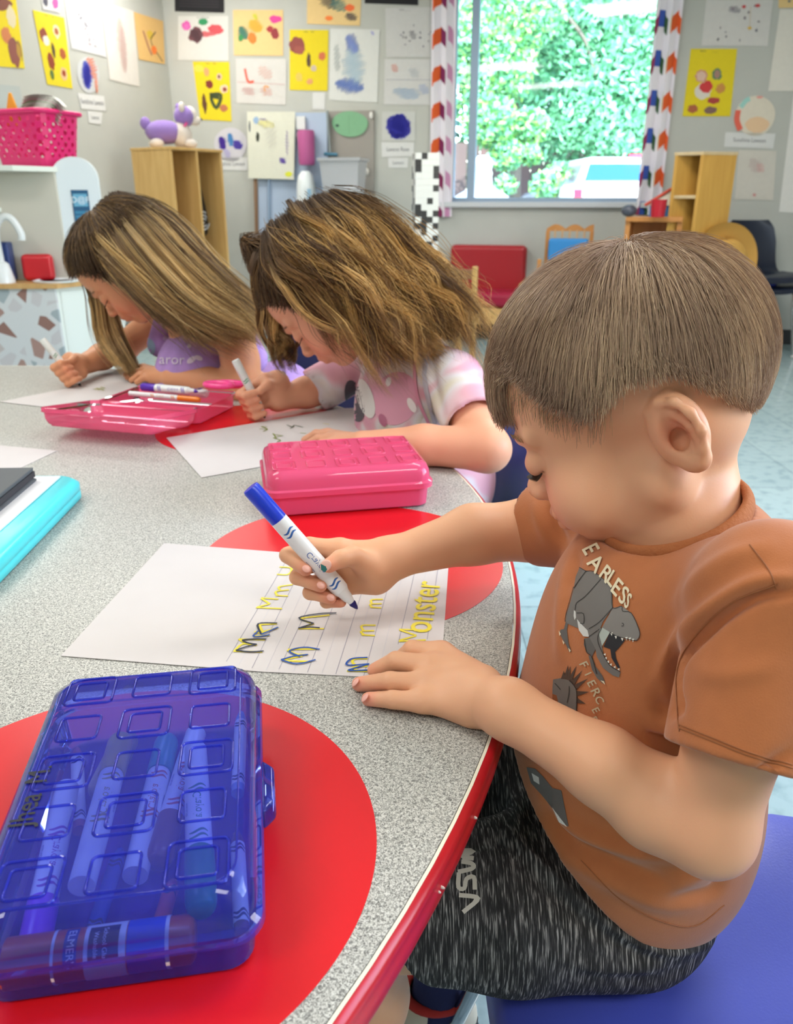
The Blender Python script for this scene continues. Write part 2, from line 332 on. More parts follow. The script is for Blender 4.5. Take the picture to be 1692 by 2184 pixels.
# car
c0 = out(1290, 400, 9.6); ct = thing('car', (c0[0] + .6, c0[1], -.3), 'white parked car with blue-tinted rear glass, outside the window', 'car')
cw = MB(); zt_, zm = float(out(1290, 335, 9.6)[2]), float(out(1290, 400, 9.6)[2]); xl = float(out(1218, 390, 9.6)[0]); W_ = 1.75
def ring(y, x0, x1, z0, z1, r=.10):
    pts = []
    for (cx, cz, a0) in ((x1 - r, z1 - r, 0), (x0 + r, z1 - r, 90), (x0 + r, z0 + r, 180), (x1 - r, z0 + r, 270)):
        for k in range(5): a = math.radians(a0 + k * 22.5); pts.append((cx + r * math.cos(a), y, cz + r * math.sin(a)))
    return A(*pts) if False else np.array(pts)
cw.loft([ring(9.55, xl + .03, xl + W_ - .03, .15, zm + .03), ring(9.62, xl, xl + W_, .1, zm + .05), ring(13.4, xl, xl + W_, .1, zm - .02), ring(14.1, xl + .05, xl + W_ - .05, .15, zm - .15)])
cw.loft([ring(9.72, xl + .06, xl + W_ - .06, zm - .1, zm + .1), ring(10.05, xl + .2, xl + W_ - .2, zm, zt_ + .02, .12), ring(12.2, xl + .2, xl + W_ - .2, zm, zt_ + .04, .12), ring(12.9, xl + .1, xl + W_ - .1, zm - .1, zm + .05)])
cw.build('body', mat('white_car_paint', '#f4f6f8', .15, coat=.6), ct, smooth=40)
m = MB().col('#2a5f8c'); a_, b_ = .10, .22
P = [A(xl + .17, 9.72, zm + .07), A(xl + W_ - .17, 9.72, zm + .07), A(xl + W_ - .27, 9.98, zt_ - .06), A(xl + .27, 9.98, zt_ - .06)]
m.prism(P, (0, -.03, .01)); m.build('rear_window', GLOSSY(), ct)
for s in (0, 1):
    m = MB().col('#d8405a'); m.box((xl + .08 + s * (W_ - .16), 9.60, zm - .12), (.10, .12, .22)); m.build('tail_light', GLOSSY(), ct, bevel=.02)
    for yy in (10.4, 13.2):
        m = MB().col('#1c1c1e'); m.cyl((xl - .02 + s * (W_ - .16), yy, .02), (xl + .2 + s * (W_ - .16), yy, .02), .32, n=28); m.build('wheel', INK(), ct, smooth=50)
m = MB().col('#d8405a'); m.box((xl + W_ / 2, 10.0, zt_ + .035), (.3, .05, .03)); m.build('brake_light', GLOSSY(), ct)
# white standpipe outside left
p = out(1028, 425, 8.6); m = MB().col('#f4f8fb'); m.lathe([(.30, -.0), (.26, .05), (.10, .14), (.085, .3), (.10, .36), (.05, .42)], A(p[0], p[1], p[2] - .02), n=20); m.lathe([(.34, -p[2] - .3), (.34, 0)], A(p[0], p[1], p[2] - .02), n=20)
tag(m.build('utility_post', INK(), smooth=50), 'squat white utility post just outside the window', 'post')
# ------------------------------------------------------------------ papers on the walls
paper_m = lambda: mat('paper', rough=.85, vcol=True, noise=.02, nscale=40)
def wallpaper_sheet(name, px, fn, col, label, cat='drawing', group='children\'s drawings on the walls', off=.004, draw=None, shape=None, thick=.0015, wn=None):
    """a sheet pinned to a wall; px = four corner pixels TL, TR, BR, BL"""
    c = [fn(x, y, off) for x, y in px]; wn_ = WN if fn is bw else LN
    base = (c[2] + c[3]) / 2
    t = thing(name, base, label, cat, group)
    m = MB().col(col)
    if shape == 'round':
        o = sum(c) / 4; ex = (c[1] - c[0] + c[2] - c[3]) / 4; ey = (c[0] - c[3] + c[1] - c[2]) / 4
        m.prism([o + ex * math.cos(a) * (1 + .03 * math.sin(3 * a)) + ey * math.sin(a) for a in np.linspace(0, 2 * np.pi, 36, endpoint=False)], -wn_ * thick)
    else: m.prism([c[3], c[2], c[1], c[0]], -wn_ * thick)
    m.build('sheet', paper_m(), t)
    if draw:
        d = MB(); S = lambda u, v: (c[0] * (1 - u) + c[1] * u) * (1 - v) + (c[3] * (1 - u) + c[2] * u) * v
        ex = nrm(c[1] - c[0]); ey = nrm(c[0] - c[3]); W = np.linalg.norm(c[1] - c[0]); H = np.linalg.norm(c[0] - c[3]); lay = [0]
        def lift(): lay[0] += 1; return .0006 + .00012 * lay[0]
        def scrib(u, v, ru, rv, h, n=14, w=.006, ang=60):
            d.col(h); P = []; ca, sa = math.cos(math.radians(ang)), math.sin(math.radians(ang))
            for i in range(n * 2):
                q = i / (n * 2 - 1) * 2 - 1; s = math.sqrt(max(.02, 1 - q * q)) * (1 if i % 2 else -1) * random.uniform(.7, 1.05)
                a, b = q, s; P.append(S(u + ru * (a * ca - b * sa), v + rv * (a * sa + b * ca)))
            d.ribbon(smooth_pts(P, 3), w, wn_, lift())
        def blob(u, v, ru, rv, h, k=9, rag=.18):
            d.col(h); L = lift(); d.add([S(u + ru * math.cos(a) * random.uniform(1 - rag, 1 + rag), v + rv * math.sin(a) * random.uniform(1 - rag, 1 + rag)) + wn_ * L for a in np.linspace(0, 2 * np.pi, k * 2, endpoint=False)], [tuple(range(k * 2))])
        def line(p, h, w=.004): d.col(h); d.ribbon(smooth_pts([S(*q) for q in p], 4), w, wn_, lift())
        def tx(s, u, v, size, h='#3a3a40', sx=1.): d.col(h); text(d, s, size * H, S(u, v) + wn_ * lift(), ex, ey, sx=sx)
        def dots(n, hs, u0=.1, v0=.1, u1=.9, v1=.9, r=.02):
            for _ in range(n): blob(random.uniform(u0, u1), random.uniform(v0, v1), r * random.uniform(.4, 1.2), r * random.uniform(.4, 1.4) * W / H, random.choice(hs), 5, .4)
        draw(scrib, blob, line, tx, dots)
        if d.V: d.open = True; d.build('lettering' if cat == 'label' else 'crayon_print', INK(), t)
    return t
WH, YE, TA = '#d3d2cc', '#e0ca1e', '#e3c387'
def foods(scrib, blob, line, tx, dots):
    tx('name          date', .5, .03, .035); random.seed(3)
    for (u, v, a, b, h) in ((.2, .32, .13, .1, '#8a3f2c'), (.26, .38, .1, .07, '#e8ddd0'), (.66, .22, .12, .09, '#e6cfa8'), (.66, .22, .07, .05, '#a25a35'), (.78, .52, .11, .08, '#a8562e'), (.3, .66, .12, .11, '#8d3b22'), (.72, .8, .13, .1, '#dcb78a'), (.72, .8, .07, .05, '#973f22'), (.45, .5, .06, .1, '#5a4a2c'), (.25, .85, .07, .07, '#55703a')): blob(u, v, a, b, h)
sh = wallpaper_sheet
sh('framed_sign', [(372, -34), (478, -30), (478, 27), (373, 24)], bw, '#1d1c20', 'black framed board above the pink and green blob painting', 'sign', 'dark boards near the ceiling', thick=.012, draw=lambda s, b, l, t, d: [l([(.1, .5 + .1 * k), (.9, .5 + .1 * k)], '#39333a', .004) for k in range(4)])
sh('framed_sign', [(778, -36), (892, -34), (892, 11), (778, 7)], bw, '#1d1c20', 'black board just beside the curtain top, above a white sheet', 'sign', 'dark boards near the ceiling', thick=.012)
sh('child_drawing', [(380, 34), (487, 34), (488, 130), (380, 128)], bw, WH, 'white sheet with a brown ball, green and pink paint blobs', draw=lambda s, b, l, t, d: (t('my scribble story', .5, .03, .05), b(.17, .22, .09, .11, '#d65aa8'), b(.5, .13, .1, .07, '#1f8a55'), b(.75, .3, .15, .12, '#cc4a52'), b(.55, .4, .18, .06, '#c95d62'), b(.36, .43, .15, .17, '#6e4148'), s(.36, .43, .13, .15, '#4d2d36', 10), b(.17, .24, .05, .07, '#e069b4')))
sh('child_drawing', [(497, 21), (604, 21), (604, 119), (499, 118)], bw, TA, 'tan sheet with crayon blobs, magenta and dark red at its upper corner', draw=lambda s, b, l, t, d: (s(.2, .5, .12, .16, '#3f7a66', 10), s(.45, .35, .16, .15, '#e9b53a', 12), b(.38, .62, .09, .12, '#ef7a22'), b(.85, .2, .13, .08, '#e52f8d'), b(.74, .42, .07, .08, '#a3242a'), b(.84, .52, .08, .12, '#8d1f26'), b(.15, .62, .05, .08, '#2f8a4a'), s(.45, .15, .06, .07, '#cfca3a', 5)))
sh('child_drawing', [(655, -40), (772, -40), (768, 55), (655, 51)], bw, TA, 'tan sheet with black loops and orange spots near the ceiling', draw=lambda s, b, l, t, d: (s(.4, .45, .2, .2, '#4a4438', 8), s(.6, .55, .18, .15, '#4f7a70', 6), b(.8, .6, .09, .08, '#ee6a2a'), b(.42, .85, .07, .06, '#ee7a22'), s(.83, .8, .12, .1, '#3f3440', 6, .004)))
sh('child_drawing', [(822, 17), (928, 15), (928, 122), (824, 122)], bw, '#c9c8c6', 'pale sheet with faint dark specks half behind the curtain', draw=lambda s, b, l, t, d: (t('name ______', .4, .04, .05), s(.55, .55, .08, .1, '#55505e', 5, .003), d(14, ['#5b5666', '#777388'], .3, .3, .95, .8, .02)))
sh('child_drawing', [(821, 126), (926, 126), (926, 224), (819, 223)], bw, '#cccbc9', 'white sheet in four panels with faint blue marks, by the curtain', draw=lambda s, b, l, t, d: (l([(.03, .45), (.97, .45)], '#8a8a9c', .003), s(.2, .2, .08, .1, '#d98a7a', 5, .003), s(.6, .3, .12, .12, '#a8b0b8', 5, .003), s(.45, .75, .3, .14, '#8fa9c4', 7, .004), s(.8, .65, .12, .12, '#8fa2c8', 6, .003)))
sh('child_drawing', [(503, 125), (611, 126), (610, 224), (505, 220)], bw, '#d0cdc8', 'white sheet in four panels with an orange L and red line drawings', draw=lambda s, b, l, t, d: (l([(.02, .52), (.98, .55)], '#c98d8d', .003), l([(.18, .22), (.24, .5), (.36, .5)], '#e2543a', .018), s(.58, .3, .16, .16, '#d79a8c', 6, .003), s(.6, .72, .14, .1, '#d49c90', 5, .003), l([(.58, .72), (.57, .6), (.66, .62)], '#dd9545', .01), s(.25, .72, .14, .1, '#cc9c98', 6, .003)))
sh('child_drawing', [(705, 61), (810, 63), (805, 219), (702, 213)], bw, '#d5d6d2', 'tall white sheet covered in blue crayon scribble', draw=lambda s, b, l, t, d: (s(.5, .5, .26, .3, '#a8bcc8', 22, .006, 80), s(.45, .2, .15, .16, '#6f82c0', 12, .005, 40), s(.42, .78, .3, .13, '#5a73b4', 16, .006, 20), s(.15, .4, .08, .2, '#a3aaa8', 7, .004), s(.86, .05, .04, .03, '#8f8fd0', 3, .004)))
sh('child_drawing', [(527, 238), (630, 238), (627, 383), (530, 380)], bw, '#d6d6c6', 'large cream sheet with purple strokes and a yellow square corner', off=.10, draw=lambda s, b, l, t, d: (b(.19, .13, .06, .05, '#93afce'), s(.35, .13, .1, .04, '#7c6aa0', 4, .004), b(.22, .37, .04, .07, '#2d3328'), b(.05, .22, .02, .08, '#5b6168'), s(.84, .45, .04, .18, '#8876a8', 8, .004, 85), s(.75, .72, .09, .05, '#5a3fa4', 6, .004), b(.88, .92, .08, .04, '#d9dc3c'), s(.4, .18, .2, .06, '#dcd79a', 6, .006), s(.5, .35, .14, .2, '#c7c4bd', 6, .003)))
for px, l_ in (([(411, 131), (489, 132), (494, 259), (427, 255)], 'yellow sheet with food pictures and a green watermelon wedge, above the locker'), ([(618, 63), (701, 64), (699, 194), (618, 192)], 'yellow sheet with one large brown cut-out, beside the blue scribble'), ([(1474, 104), (1573, 104), (1558, 248), (1456, 248)], 'yellow sheet with food cut-outs and a red bowl, beyond the curtain')):
    if 'watermelon' in l_: dr = lambda s, b, l, t, d: (t('name     date', .5, .03, .04), b(.15, .12, .15, .06, '#e3d04a'), b(.35, .17, .08, .07, '#d9a06a'), b(.7, .25, .08, .06, '#d8b79a'), b(.7, .25, .04, .03, '#6a3a30'), b(.4, .38, .11, .07, '#7a2a20'), b(.82, .45, .12, .07, '#e4c3a6'), b(.84, .46, .06, .04, '#8a3f34'), b(.2, .72, .07, .16, '#5f3a22'), l([(.38, .56), (.72, .56), (.55, .78), (.42, .6), (.66, .6)], '#3f4a24', .028), b(.78, .78, .12, .06, '#b86f4a'))
    elif 'large' in l_: dr = lambda s, b, l, t, d: (t('name     date', .5, .03, .04), b(.2, .25, .2, .13, '#8a3a30'), b(.25, .33, .14, .07, '#9b4a3c'), b(.5, .5, .05, .12, '#4a2f1c'), b(.84, .42, .09, .07, '#c9663a'), b(.63, .63, .08, .05, '#c3b0a0'), b(.25, .78, .09, .08, '#d8bd55'), b(.53, .85, .08, .05, '#d89a62'))
    else: dr = lambda s, b, l, t, d: (t('name        ____', .4, .03, .045), b(.3, .4, .14, .1, '#c98a72'), b(.3, .4, .1, .07, '#d8b6a2'), b(.63, .37, .1, .09, '#4c7a52'), b(.63, .37, .07, .06, '#a27a6c'), b(.38, .62, .17, .12, '#d7cfc2'), b(.43, .56, .13, .09, '#c92a2c'), b(.74, .58, .1, .07, '#c98a3a'), b(.62, .76, .13, .05, '#a8332a'), b(.2, .89, .11, .06, '#a8582e'), b(.57, .91, .14, .06, '#7a5a50'))
    sh('child_drawing', px, bw, YE, l_, draw=dr)
sh('child_drawing', [(1509, -22), (1652, -22), (1638, 98), (1497, 97)], bw, '#cfccc8', 'white sheet with red and dark splattered dots, above the yellow food sheet', draw=lambda s, b, l, t, d: (s(.45, .35, .1, .07, '#6a6070', 5, .003), d(12, ['#5c5660', '#7a7078', '#6b6474'], .2, .2, .85, .95, .018), b(.58, .3, .03, .03, '#c5474a'), b(.78, .28, .04, .03, '#c5474a'), l([(.68, .3), (.7, .7)], '#c7b08a', .003), b(.7, .68, .03, .03, '#d8b04a')))
sh('child_drawing', [(1664, 20), (1720, 19), (1712, 194), (1639, 194)], bw, '#ded9cf', 'plain cream sheet with one pink mark', draw=lambda s, b, l, t, d: (b(.75, .18, .1, .05, '#e3b3ac'),))
sh('child_drawing', [(1662, -30), (1720, -30), (1718, 16), (1661, 17)], bw, TA, 'corner of a tan sheet near the ceiling, above the plain cream sheet', draw=lambda s, b, l, t, d: (b(.4, .7, .06, .06, '#6a6a70'),))
sh('painted_circle', [(1571, 205), (1655, 203), (1653, 290), (1569, 290)], bw, '#dcd3c2', 'round cream painting with a red and cyan rim, above a name strip', shape='round', draw=lambda s, b, l, t, d: (b(.55, .72, .3, .2, '#e3bf98', 12, .05), l([(.06, .35), (.03, .6), (.12, .85)], '#e0604a', .035), l([(.12, .28), (.25, .12), (.35, .07)], '#9ccfc6', .03), b(.6, .04, .08, .03, '#e3958a')))
sh('child_drawing', [(1577, 320), (1657, 322), (1650, 427), (1568, 425)], bw, '#cdc8be', 'pale sheet with a faint red crayon figure beside the wooden shelf', draw=lambda s, b, l, t, d: (s(.45, .3, .2, .16, '#b59a98', 7, .003), s(.6, .35, .12, .1, '#d39a94', 5, .003), b(.5, .9, .05, .03, '#c98d88')))
sh('child_drawing', [(1693, 200), (1730, 200), (1722, 455), (1662, 452)], bw, '#e0ded9', 'tall white poster with a green leaf shape, cut by the picture edge', draw=lambda s, b, l, t, d: (b(.75, .4, .15, .06, '#4f9a4a'),))
tagm = [([(1548, 282), (1655, 285), (1650, 317), (1545, 313)], 'Sunshine Lawson', 'white name strip under the round cream painting', bw, .42), ([(457, 336), (528, 336), (528, 364), (457, 362)], 'Sunshine Lawson', 'white name strip under the purple and blue butterfly painting', bw, .5),
        ([(814, 303), (884, 303), (883, 333), (815, 335)], 'Lawson Rose', 'white name strip under the dark blue scribble ball', bw, .4), ([(828, 336), (871, 336), (870, 358), (829, 358)], 'Lawson', 'small lower name strip under the dark blue scribble ball', bw, .5), ([(667, 197), (694, 197), (693, 234), (667, 233)], '', 'blank little white card hanging under a yellow sheet', bw, .5),
        ([(165, 198), (222, 205), (226, 237), (174, 232)], 'Sunshine Lawson', 'white name strip under the blue and red oval scribble', lw, .5), ([(186, 236), (219, 240), (216, 265), (190, 262)], 'Lawson', 'small lower name strip on the side wall', lw, .5)]
for px, s_, l_, fn, k in tagm: sh('name_strip', px, fn, '#d6d6d4', l_, 'label', 'name strips on the walls', draw=(lambda s, b, l, t, d, s_=s_, k=k: (t(s_, .5, .5, k, '#6a6a72', .8),)) if s_ else None)
sh('child_drawing', [(815, 238), (886, 238), (886, 301), (815, 301)], bw, '#c5c6c2', 'dark blue scribbled ball on a pale sheet beside the block tower', draw=lambda s, b, l, t, d: (s(.5, .5, .38, .46, '#4a48b8', 26, .008, 30), s(.5, .5, .34, .42, '#2a2aa8', 22, .01, 110), s(.5, .5, .28, .36, '#2626a0', 22, .012, 70), s(.5, .5, .24, .3, '#2a2ab0', 16, .012, 20)))
sh('painted_circle', [(457, 272), (527, 272), (527, 345), (457, 345)], bw, '#c9c6cc', 'round painting of a purple and blue butterfly, beside the locker', shape='round', draw=lambda s, b, l, t, d: (s(.25, .45, .13, .2, '#4a2aa0', 9, .009), s(.5, .35, .1, .2, '#4a8ac8', 8, .008), s(.72, .5, .16, .14, '#5a4ab8', 10, .007), s(.4, .75, .12, .15, '#b0a8d0', 6, .005)))
# side wall
sh('child_drawing', [(-50, -10), (33, -12), (53, 146), (-25, 140)], lw, YE, 'yellow collage of brown paper shapes farthest along the side wall', draw=lambda s, b, l, t, d: (b(.55, .12, .3, .1, '#7a3f2a'), b(.8, .3, .12, .15, '#d8cba8'), b(.6, .55, .12, .12, '#c87a4a'), b(.75, .78, .16, .2, '#8a4f45'), b(.9, .75, .08, .12, '#b08a3a'), l([(.8, .62), (.95, .7), (.95, .9)], '#6a5a3a', .006)))
sh('child_drawing', [(70, 21), (137, 38), (155, 189), (101, 180)], lw, YE, 'yellow food collage on the side wall, above the pink basket', draw=foods)
sh('child_drawing', [(84, -24), (126, -20), (128, 27), (92, 20)], lw, '#d2cfcd', 'small white sheet with dark and pink dabs at the ceiling edge', draw=lambda s, b, l, t, d: (b(.2, .6, .15, .2, '#4a4a58'), b(.75, .6, .18, .25, '#e0559a')))
sh('child_drawing', [(136, -18), (210, -2), (227, 122), (153, 103)], lw, '#cfcfd0', 'white sheet sprinkled with tiny dark dots on the side wall', draw=lambda s, b, l, t, d: (t('name ____', .6, .1, .05), s(.5, .5, .06, .06, '#54506a', 4, .003), d(22, ['#55506a', '#a08a98', '#77708a'], .25, .2, .8, .9, .02)))
sh('child_drawing', [(216, 4), (285, 23), (298, 185), (235, 170)], lw, '#d6d1ca', 'tall cream sheet with a pale pink scribbled column', draw=lambda s, b, l, t, d: (s(.5, .5, .17, .36, '#cdb0a6', 26, .003, 88), s(.55, .55, .12, .3, '#c9a3a0', 18, .003, 100)))
sh('child_drawing', [(285, 25), (348, 45), (352, 137), (297, 127)], lw, '#dfb673', 'tan sheet with black strokes and an orange spot in the corner', draw=lambda s, b, l, t, d: (b(.5, .4, .12, .1, '#d9b53a'), l([(.25, .35), (.4, .7), (.5, .85)], '#a8705a', .02), l([(.7, .3), (.5, .55), (.9, .95)], '#5a4a35', .01), b(.6, .72, .1, .1, '#ee7a2a')))
sh('painted_circle', [(162, 118), (212, 125), (212, 202), (168, 196)], lw, '#c3c5c6', 'oval scribble of blue with a red-orange edge on the side wall', shape='round', draw=lambda s, b, l, t, d: (s(.62, .3, .3, .3, '#d08a78', 8, .008, 70), s(.85, .7, .1, .3, '#d88a72', 6, .006), s(.42, .5, .28, .38, '#5a62c0', 16, .008, 80), s(.42, .52, .2, .3, '#3438b0', 14, .01, 95)))
sh('wall_poster', [(-20, 178), (42, 184), (50, 232), (-20, 230)], lw, '#aeb4b2', 'grey sheet on the side wall just above the pink basket', 'poster', 'posters on the walls')
# ------------------------------------------------------------------ hanging grey board corner
t = thing('hanging_board', bw(745, 445), 'grey corrugated board hanging on the wall with pale doorlike panel', 'board')
m = MB().col('#98938c'); m.prism([bw(697, 440, .02), bw(798, 445, .02), bw(798, 235, .02), bw(697, 237, .02)], -WN * .018); m.build('panel', INK(), t)
for p in ((792, 246), (783, 366)):
    m = MB().col('#e8e6e0'); m.ell(bw(*p, .03), (.015, .01, .024)); m.build('clip', GLOSSY(), t, smooth=60)
sh('paper_cutout', [(705, 238), (784, 236), (786, 292), (712, 292)], bw, '#7fb08a', 'green paper watermelon slice taped over the grey board', 'paper cut-out', None, off=.03, shape='round', draw=lambda s, b, l, t, d: (b(.14, .55, .05, .06, '#2f4a44'), l([(.5, .15), (.45, .9)], '#719f7c', .004)))
t = thing('play_house_door', bw(590, 700, .05), 'pale blue play door panel with a brown edge post against the wall', 'door panel')
m = MB().col('#a9b9cf'); m.prism([bw(555, 640, .06), bw(700, 640, .06), bw(697, 240, .06), bw(548, 240, .06)], -WN * .03); m.build('panel', INK(), t)
m = MB().col('#8fa3bb'); m.tube([bw(576, 640, .075), bw(573, 380, .075)], .012); m.build('trim', INK(), t)
m = MB().col('#8a6a50'); m.tube([bw(551, 640, .07), bw(545, 378, .07)], .015); m.build('edge_post', INK(), t)
t = thing('hanging_pocket', bw(650, 360, .09), 'magenta and white cloth pocket hanging beside the cream sheet', 'pocket')
m = MB().col('#b5588f'); m.lathe([(.055, 0), (.062, .02), (.065, .22), (.06, .24)], bw(655, 352, .13), n=18); m.build('cloth_tube', INK(), t, smooth=50)
m = MB().col('#7d7a86'); m.ell(bw(645, 290, .12), (.05, .03, .045)); m.build('tied_top', INK(), t, smooth=60)
m = MB().col('#d9dcdc'); m.box(bw(642, 262, .08), (.07, .02, .09), RF); m.build('paper_tag', INK(), t)
t = thing('play_kettle', bw(655, 430, .25), 'white plastic bottle shape with a blue label behind the curly-haired child', 'bottle')
m = MB().col('#dfe5e6'); m.lathe([(.07, 0), (.075, .1), (.07, .2), (.055, .27), (.03, .30)], bw(655, 455, .2), n=20); m.build('body', GLOSSY(), t, smooth=50)
m = MB().col('#8fb4cc'); m.box(bw(660, 415, .29), (.03, .005, .08), RF); m.build('label', INK(), t)
t = thing('squeegee', bw(706, 330, .06), 'thin grey squeegee hanging upside down with a blue blade', 'squeegee')
m = MB().col('#8c9698'); m.tube([bw(698, 236, .06), bw(704, 326, .06)], .009); m.build('handle', INK(), t); m = MB().col('#3c7590'); m.tube([bw(692, 328, .06), bw(720, 330, .06)], .012); m.build('blade', INK(), t)
t = thing('storage_bin', bw(735, 460, .3), 'clear plastic tub stacked behind the curly-haired child', 'tub')
m = MB(); m.loft([np.array([bw(735, 445, .28) + RF.T @ (A(x, y, z)) for x, y in ((-.13, -.1), (.13, -.1), (.13, .1), (-.13, .1))]) for z in ()] or [np.array([bw(735, 450, .25) + (A(x * k, y * k, z)) @ RF for x, y in ((-1, -.7), (1, -.7), (1, .7), (-1, .7))]) for k, z in ((.12, 0), (.15, .34), (.165, .345), (.165, .365))])
m.build('tub', clear_plastic('clear_tub', '#eef1f4', '#e6e9ee', .6), t); m = MB().col('#c3c3cc'); m.box(bw(735, 430, .25), (.2, .14, .12), RF); m.build('contents', INK(), t)
m = MB().col('#cfd4da'); m.box(bw(755, 405, .38), (.13, .09, .03), RF); tag(m.build('box_lid', GLOSSY(), bevel=.008), 'small white box lid resting by the clear tub', 'lid')
# ------------------------------------------------------------------ wood furniture
def wood(name, c1, c2, sc=3., rough=.45):
    if name in MATS: return MATS[name]
    m = mat(name, c1, rough); n, l, b = nodes_of(m); tc = n.new('ShaderNodeTexCoord'); mp = n.new('ShaderNodeMapping'); mp.inputs['Scale'].default_value = (sc * 6, sc * 6, sc * .6)
    nz = n.new('ShaderNodeTexNoise'); nz.inputs['Scale'].default_value = 1.5; nz.inputs['Detail'].default_value = 6; nz.inputs['Distortion'].default_value = .6
    cr = n.new('ShaderNodeValToRGB'); cr.color_ramp.elements[0].position = .3; cr.color_ramp.elements[0].color = (*hexl(c2), 1); cr.color_ramp.elements[1].position = .7; cr.color_ramp.elements[1].color = (*hexl(c1), 1)
    l.new(tc.outputs['Object'], mp.inputs[0]); l.new(mp.outputs[0], nz.inputs['Vector']); l.new(nz.outputs['Fac'], cr.inputs[0]); l.new(cr.outputs[0], b.inputs['Base Color']); return m
BIRCH = wood('birch_plywood', '#d9b373', '#c79d5c'); OAK = wood('oak_laminate', '#c99a48', '#b98a3c')
# locker
kc = J(362, 312, 5.2); HT = kc[2]; K0 = A(kc[0], kc[1], 0); a = math.radians(32)
sd = A(-math.cos(a), math.sin(a), 0); fd = A(math.sin(a), math.cos(a), 0); KR = np.stack([fd, sd, ZU]); D_, W_ = .375, .48
t = thing('cubby_locker', K0 + sd * D_ / 2 + fd * W_ / 2, 'birch plywood two-bay cubby locker standing in the room corner', 'locker')
def kb(name, x0, x1, y0, y1, z0, z1, m_=None, par=None, bev=.002):
    m = MB(); m.box(K0 + fd * (x0 + x1) / 2 + sd * (y0 + y1) / 2 + ZU * (z0 + z1) / 2, (x1 - x0, y1 - y0, z1 - z0), KR); return m.build(name, m_ or BIRCH, par or t, bevel=bev)
kb('side_panel', 0, .018, 0, D_, 0, HT - .018); kb('side_panel', W_ - .018, W_, 0, D_, 0, HT - .018); kb('divider', W_ / 2 - .009, W_ / 2 + .009, 0, D_, .06, HT - .018)
kb('top_panel', -.006, W_ + .006, -.006, D_, HT - .018, HT); kb('back_panel', .018, W_ - .018, D_ - .012, D_, 0, HT - .018); kb('shelf', .018, W_ - .018, .01, D_ - .012, .06, .08); kb('shelf', .018, W_ - .018, .01, D_ - .012, .34, .36)
for x in (.12, .36):
    m = MB(); o = K0 + fd * x + sd * (D_ - .03) + ZU * (HT - .18); m.tube(smooth_pts([o, o - sd * .04, o - sd * .05 + ZU * .03]), .006); m.build('coat_hook', mat('hook_metal', '#8f8f8f', .4, metal=.8), t, smooth=60)
bt = thing('drawstring_bag', K0 + fd * .36 + sd * .16 + ZU * .72, 'black drawstring bag with a white swirl print hanging in the locker', 'bag')
m = MB().col('#17171b'); R_ = KR; c = K0 + fd * .35 + sd * .15
m.loft([np.array([c + (A(w * math.cos(q), .045 * math.sin(q) * w / .1 + 0, 0)) @ R_ + ZU * z for q in np.linspace(0, 2 * np.pi, 20, endpoint=False)]) for w, z in ((.02, .72), (.075, .75), (.09, .82), (.075, .94), (.055, 1.03), (.035, 1.09), (.02, 1.12))]); m.build('pouch', mat('black_nylon', '#141417', .6, bump=.4, bscale=40), bt, smooth=60)
m = MB().col('#d9d9dc'); o = c - sd * .052 + ZU * .84
for k in range(3): m.ribbon(smooth_pts([o + fd * (.012 + .016 * k) * math.cos(q) * 1.2 + ZU * (.015 + .022 * k) * math.sin(q) for q in np.linspace(.5 * k, 5 + .5 * k, 14)]), .007, -sd, .004)
m.build('swirl_print', INK(), bt)
m = MB().col('#101014'); m.tube(smooth_pts([c + ZU * 1.11, c + fd * .02 + sd * .06 + ZU * 1.14, K0 + fd * .36 + sd * .33 + ZU * (HT - .17)]), .005); m.tube(smooth_pts([c + ZU * 1.11, c - fd * .02 + sd * .06 + ZU * 1.15, K0 + fd * .36 + sd * .33 + ZU * (HT - .17)]), .005); m.build('cord', INK(), bt, smooth=60)
# plush dog
P0 = K0 + fd * .20 + sd * .16 + ZU * HT; pd = nrm(fd * .8 - sd * .6); pq = np.cross(ZU, pd); PR = np.stack([pd, pq, ZU]); pp = lambda x, y, z: P0 + A(x, y, z) @ PR
t = thing('plush_dog', P0, 'purple and white plush dog with a pink collar on the locker', 'soft toy')
fur = mat('plush_fur', rough=.95, vcol=True, bump=.8, bscale=160, sheen=.3, bdist=.004)
def el(name, specs):
    m = MB()
    for h, c_, r_ in specs: m.col(h); m.ell(pp(*c_), r_, PR, 18)
    m.build(name, fur, t, smooth=80)
PU, CR = '#8f72b8', '#d9cfc6'
el('body', [(PU, (-.06, 0, .10), (.13, .085, .075)), (CR, (.05, 0, .085), (.07, .075, .085))]); el('head', [(PU, (.08, 0, .20), (.07, .072, .065)), (CR, (.115, .0, .205), (.05, .05, .06)), (CR, (.15, 0, .175), (.04, .035, .03))])
el('ear', [(PU, (.05, .05, .25), (.02, .03, .035))]); el('ear', [(CR, (.06, -.05, .25), (.02, .03, .035))]); el('nose', [('#2b2226', (.19, 0, .185), (.01, .012, .009))])
for x, y in ((.10, .05), (.10, -.05), (-.12, .05), (-.12, -.05)): el('paw', [(CR, (x, y, .03), (.045, .035, .03))])
el('tail', [(PU, (-.18, 0, .15), (.035, .025, .04))]); m = MB().col('#e0559a'); m.tube([pp(.075 + .055 * math.cos(q) * .3, .058 * math.sin(q), .145 + .05 * math.cos(q) * .35) for q in np.linspace(0, 2 * np.pi, 20)], .009); m.build('collar', INK(), t, smooth=60)
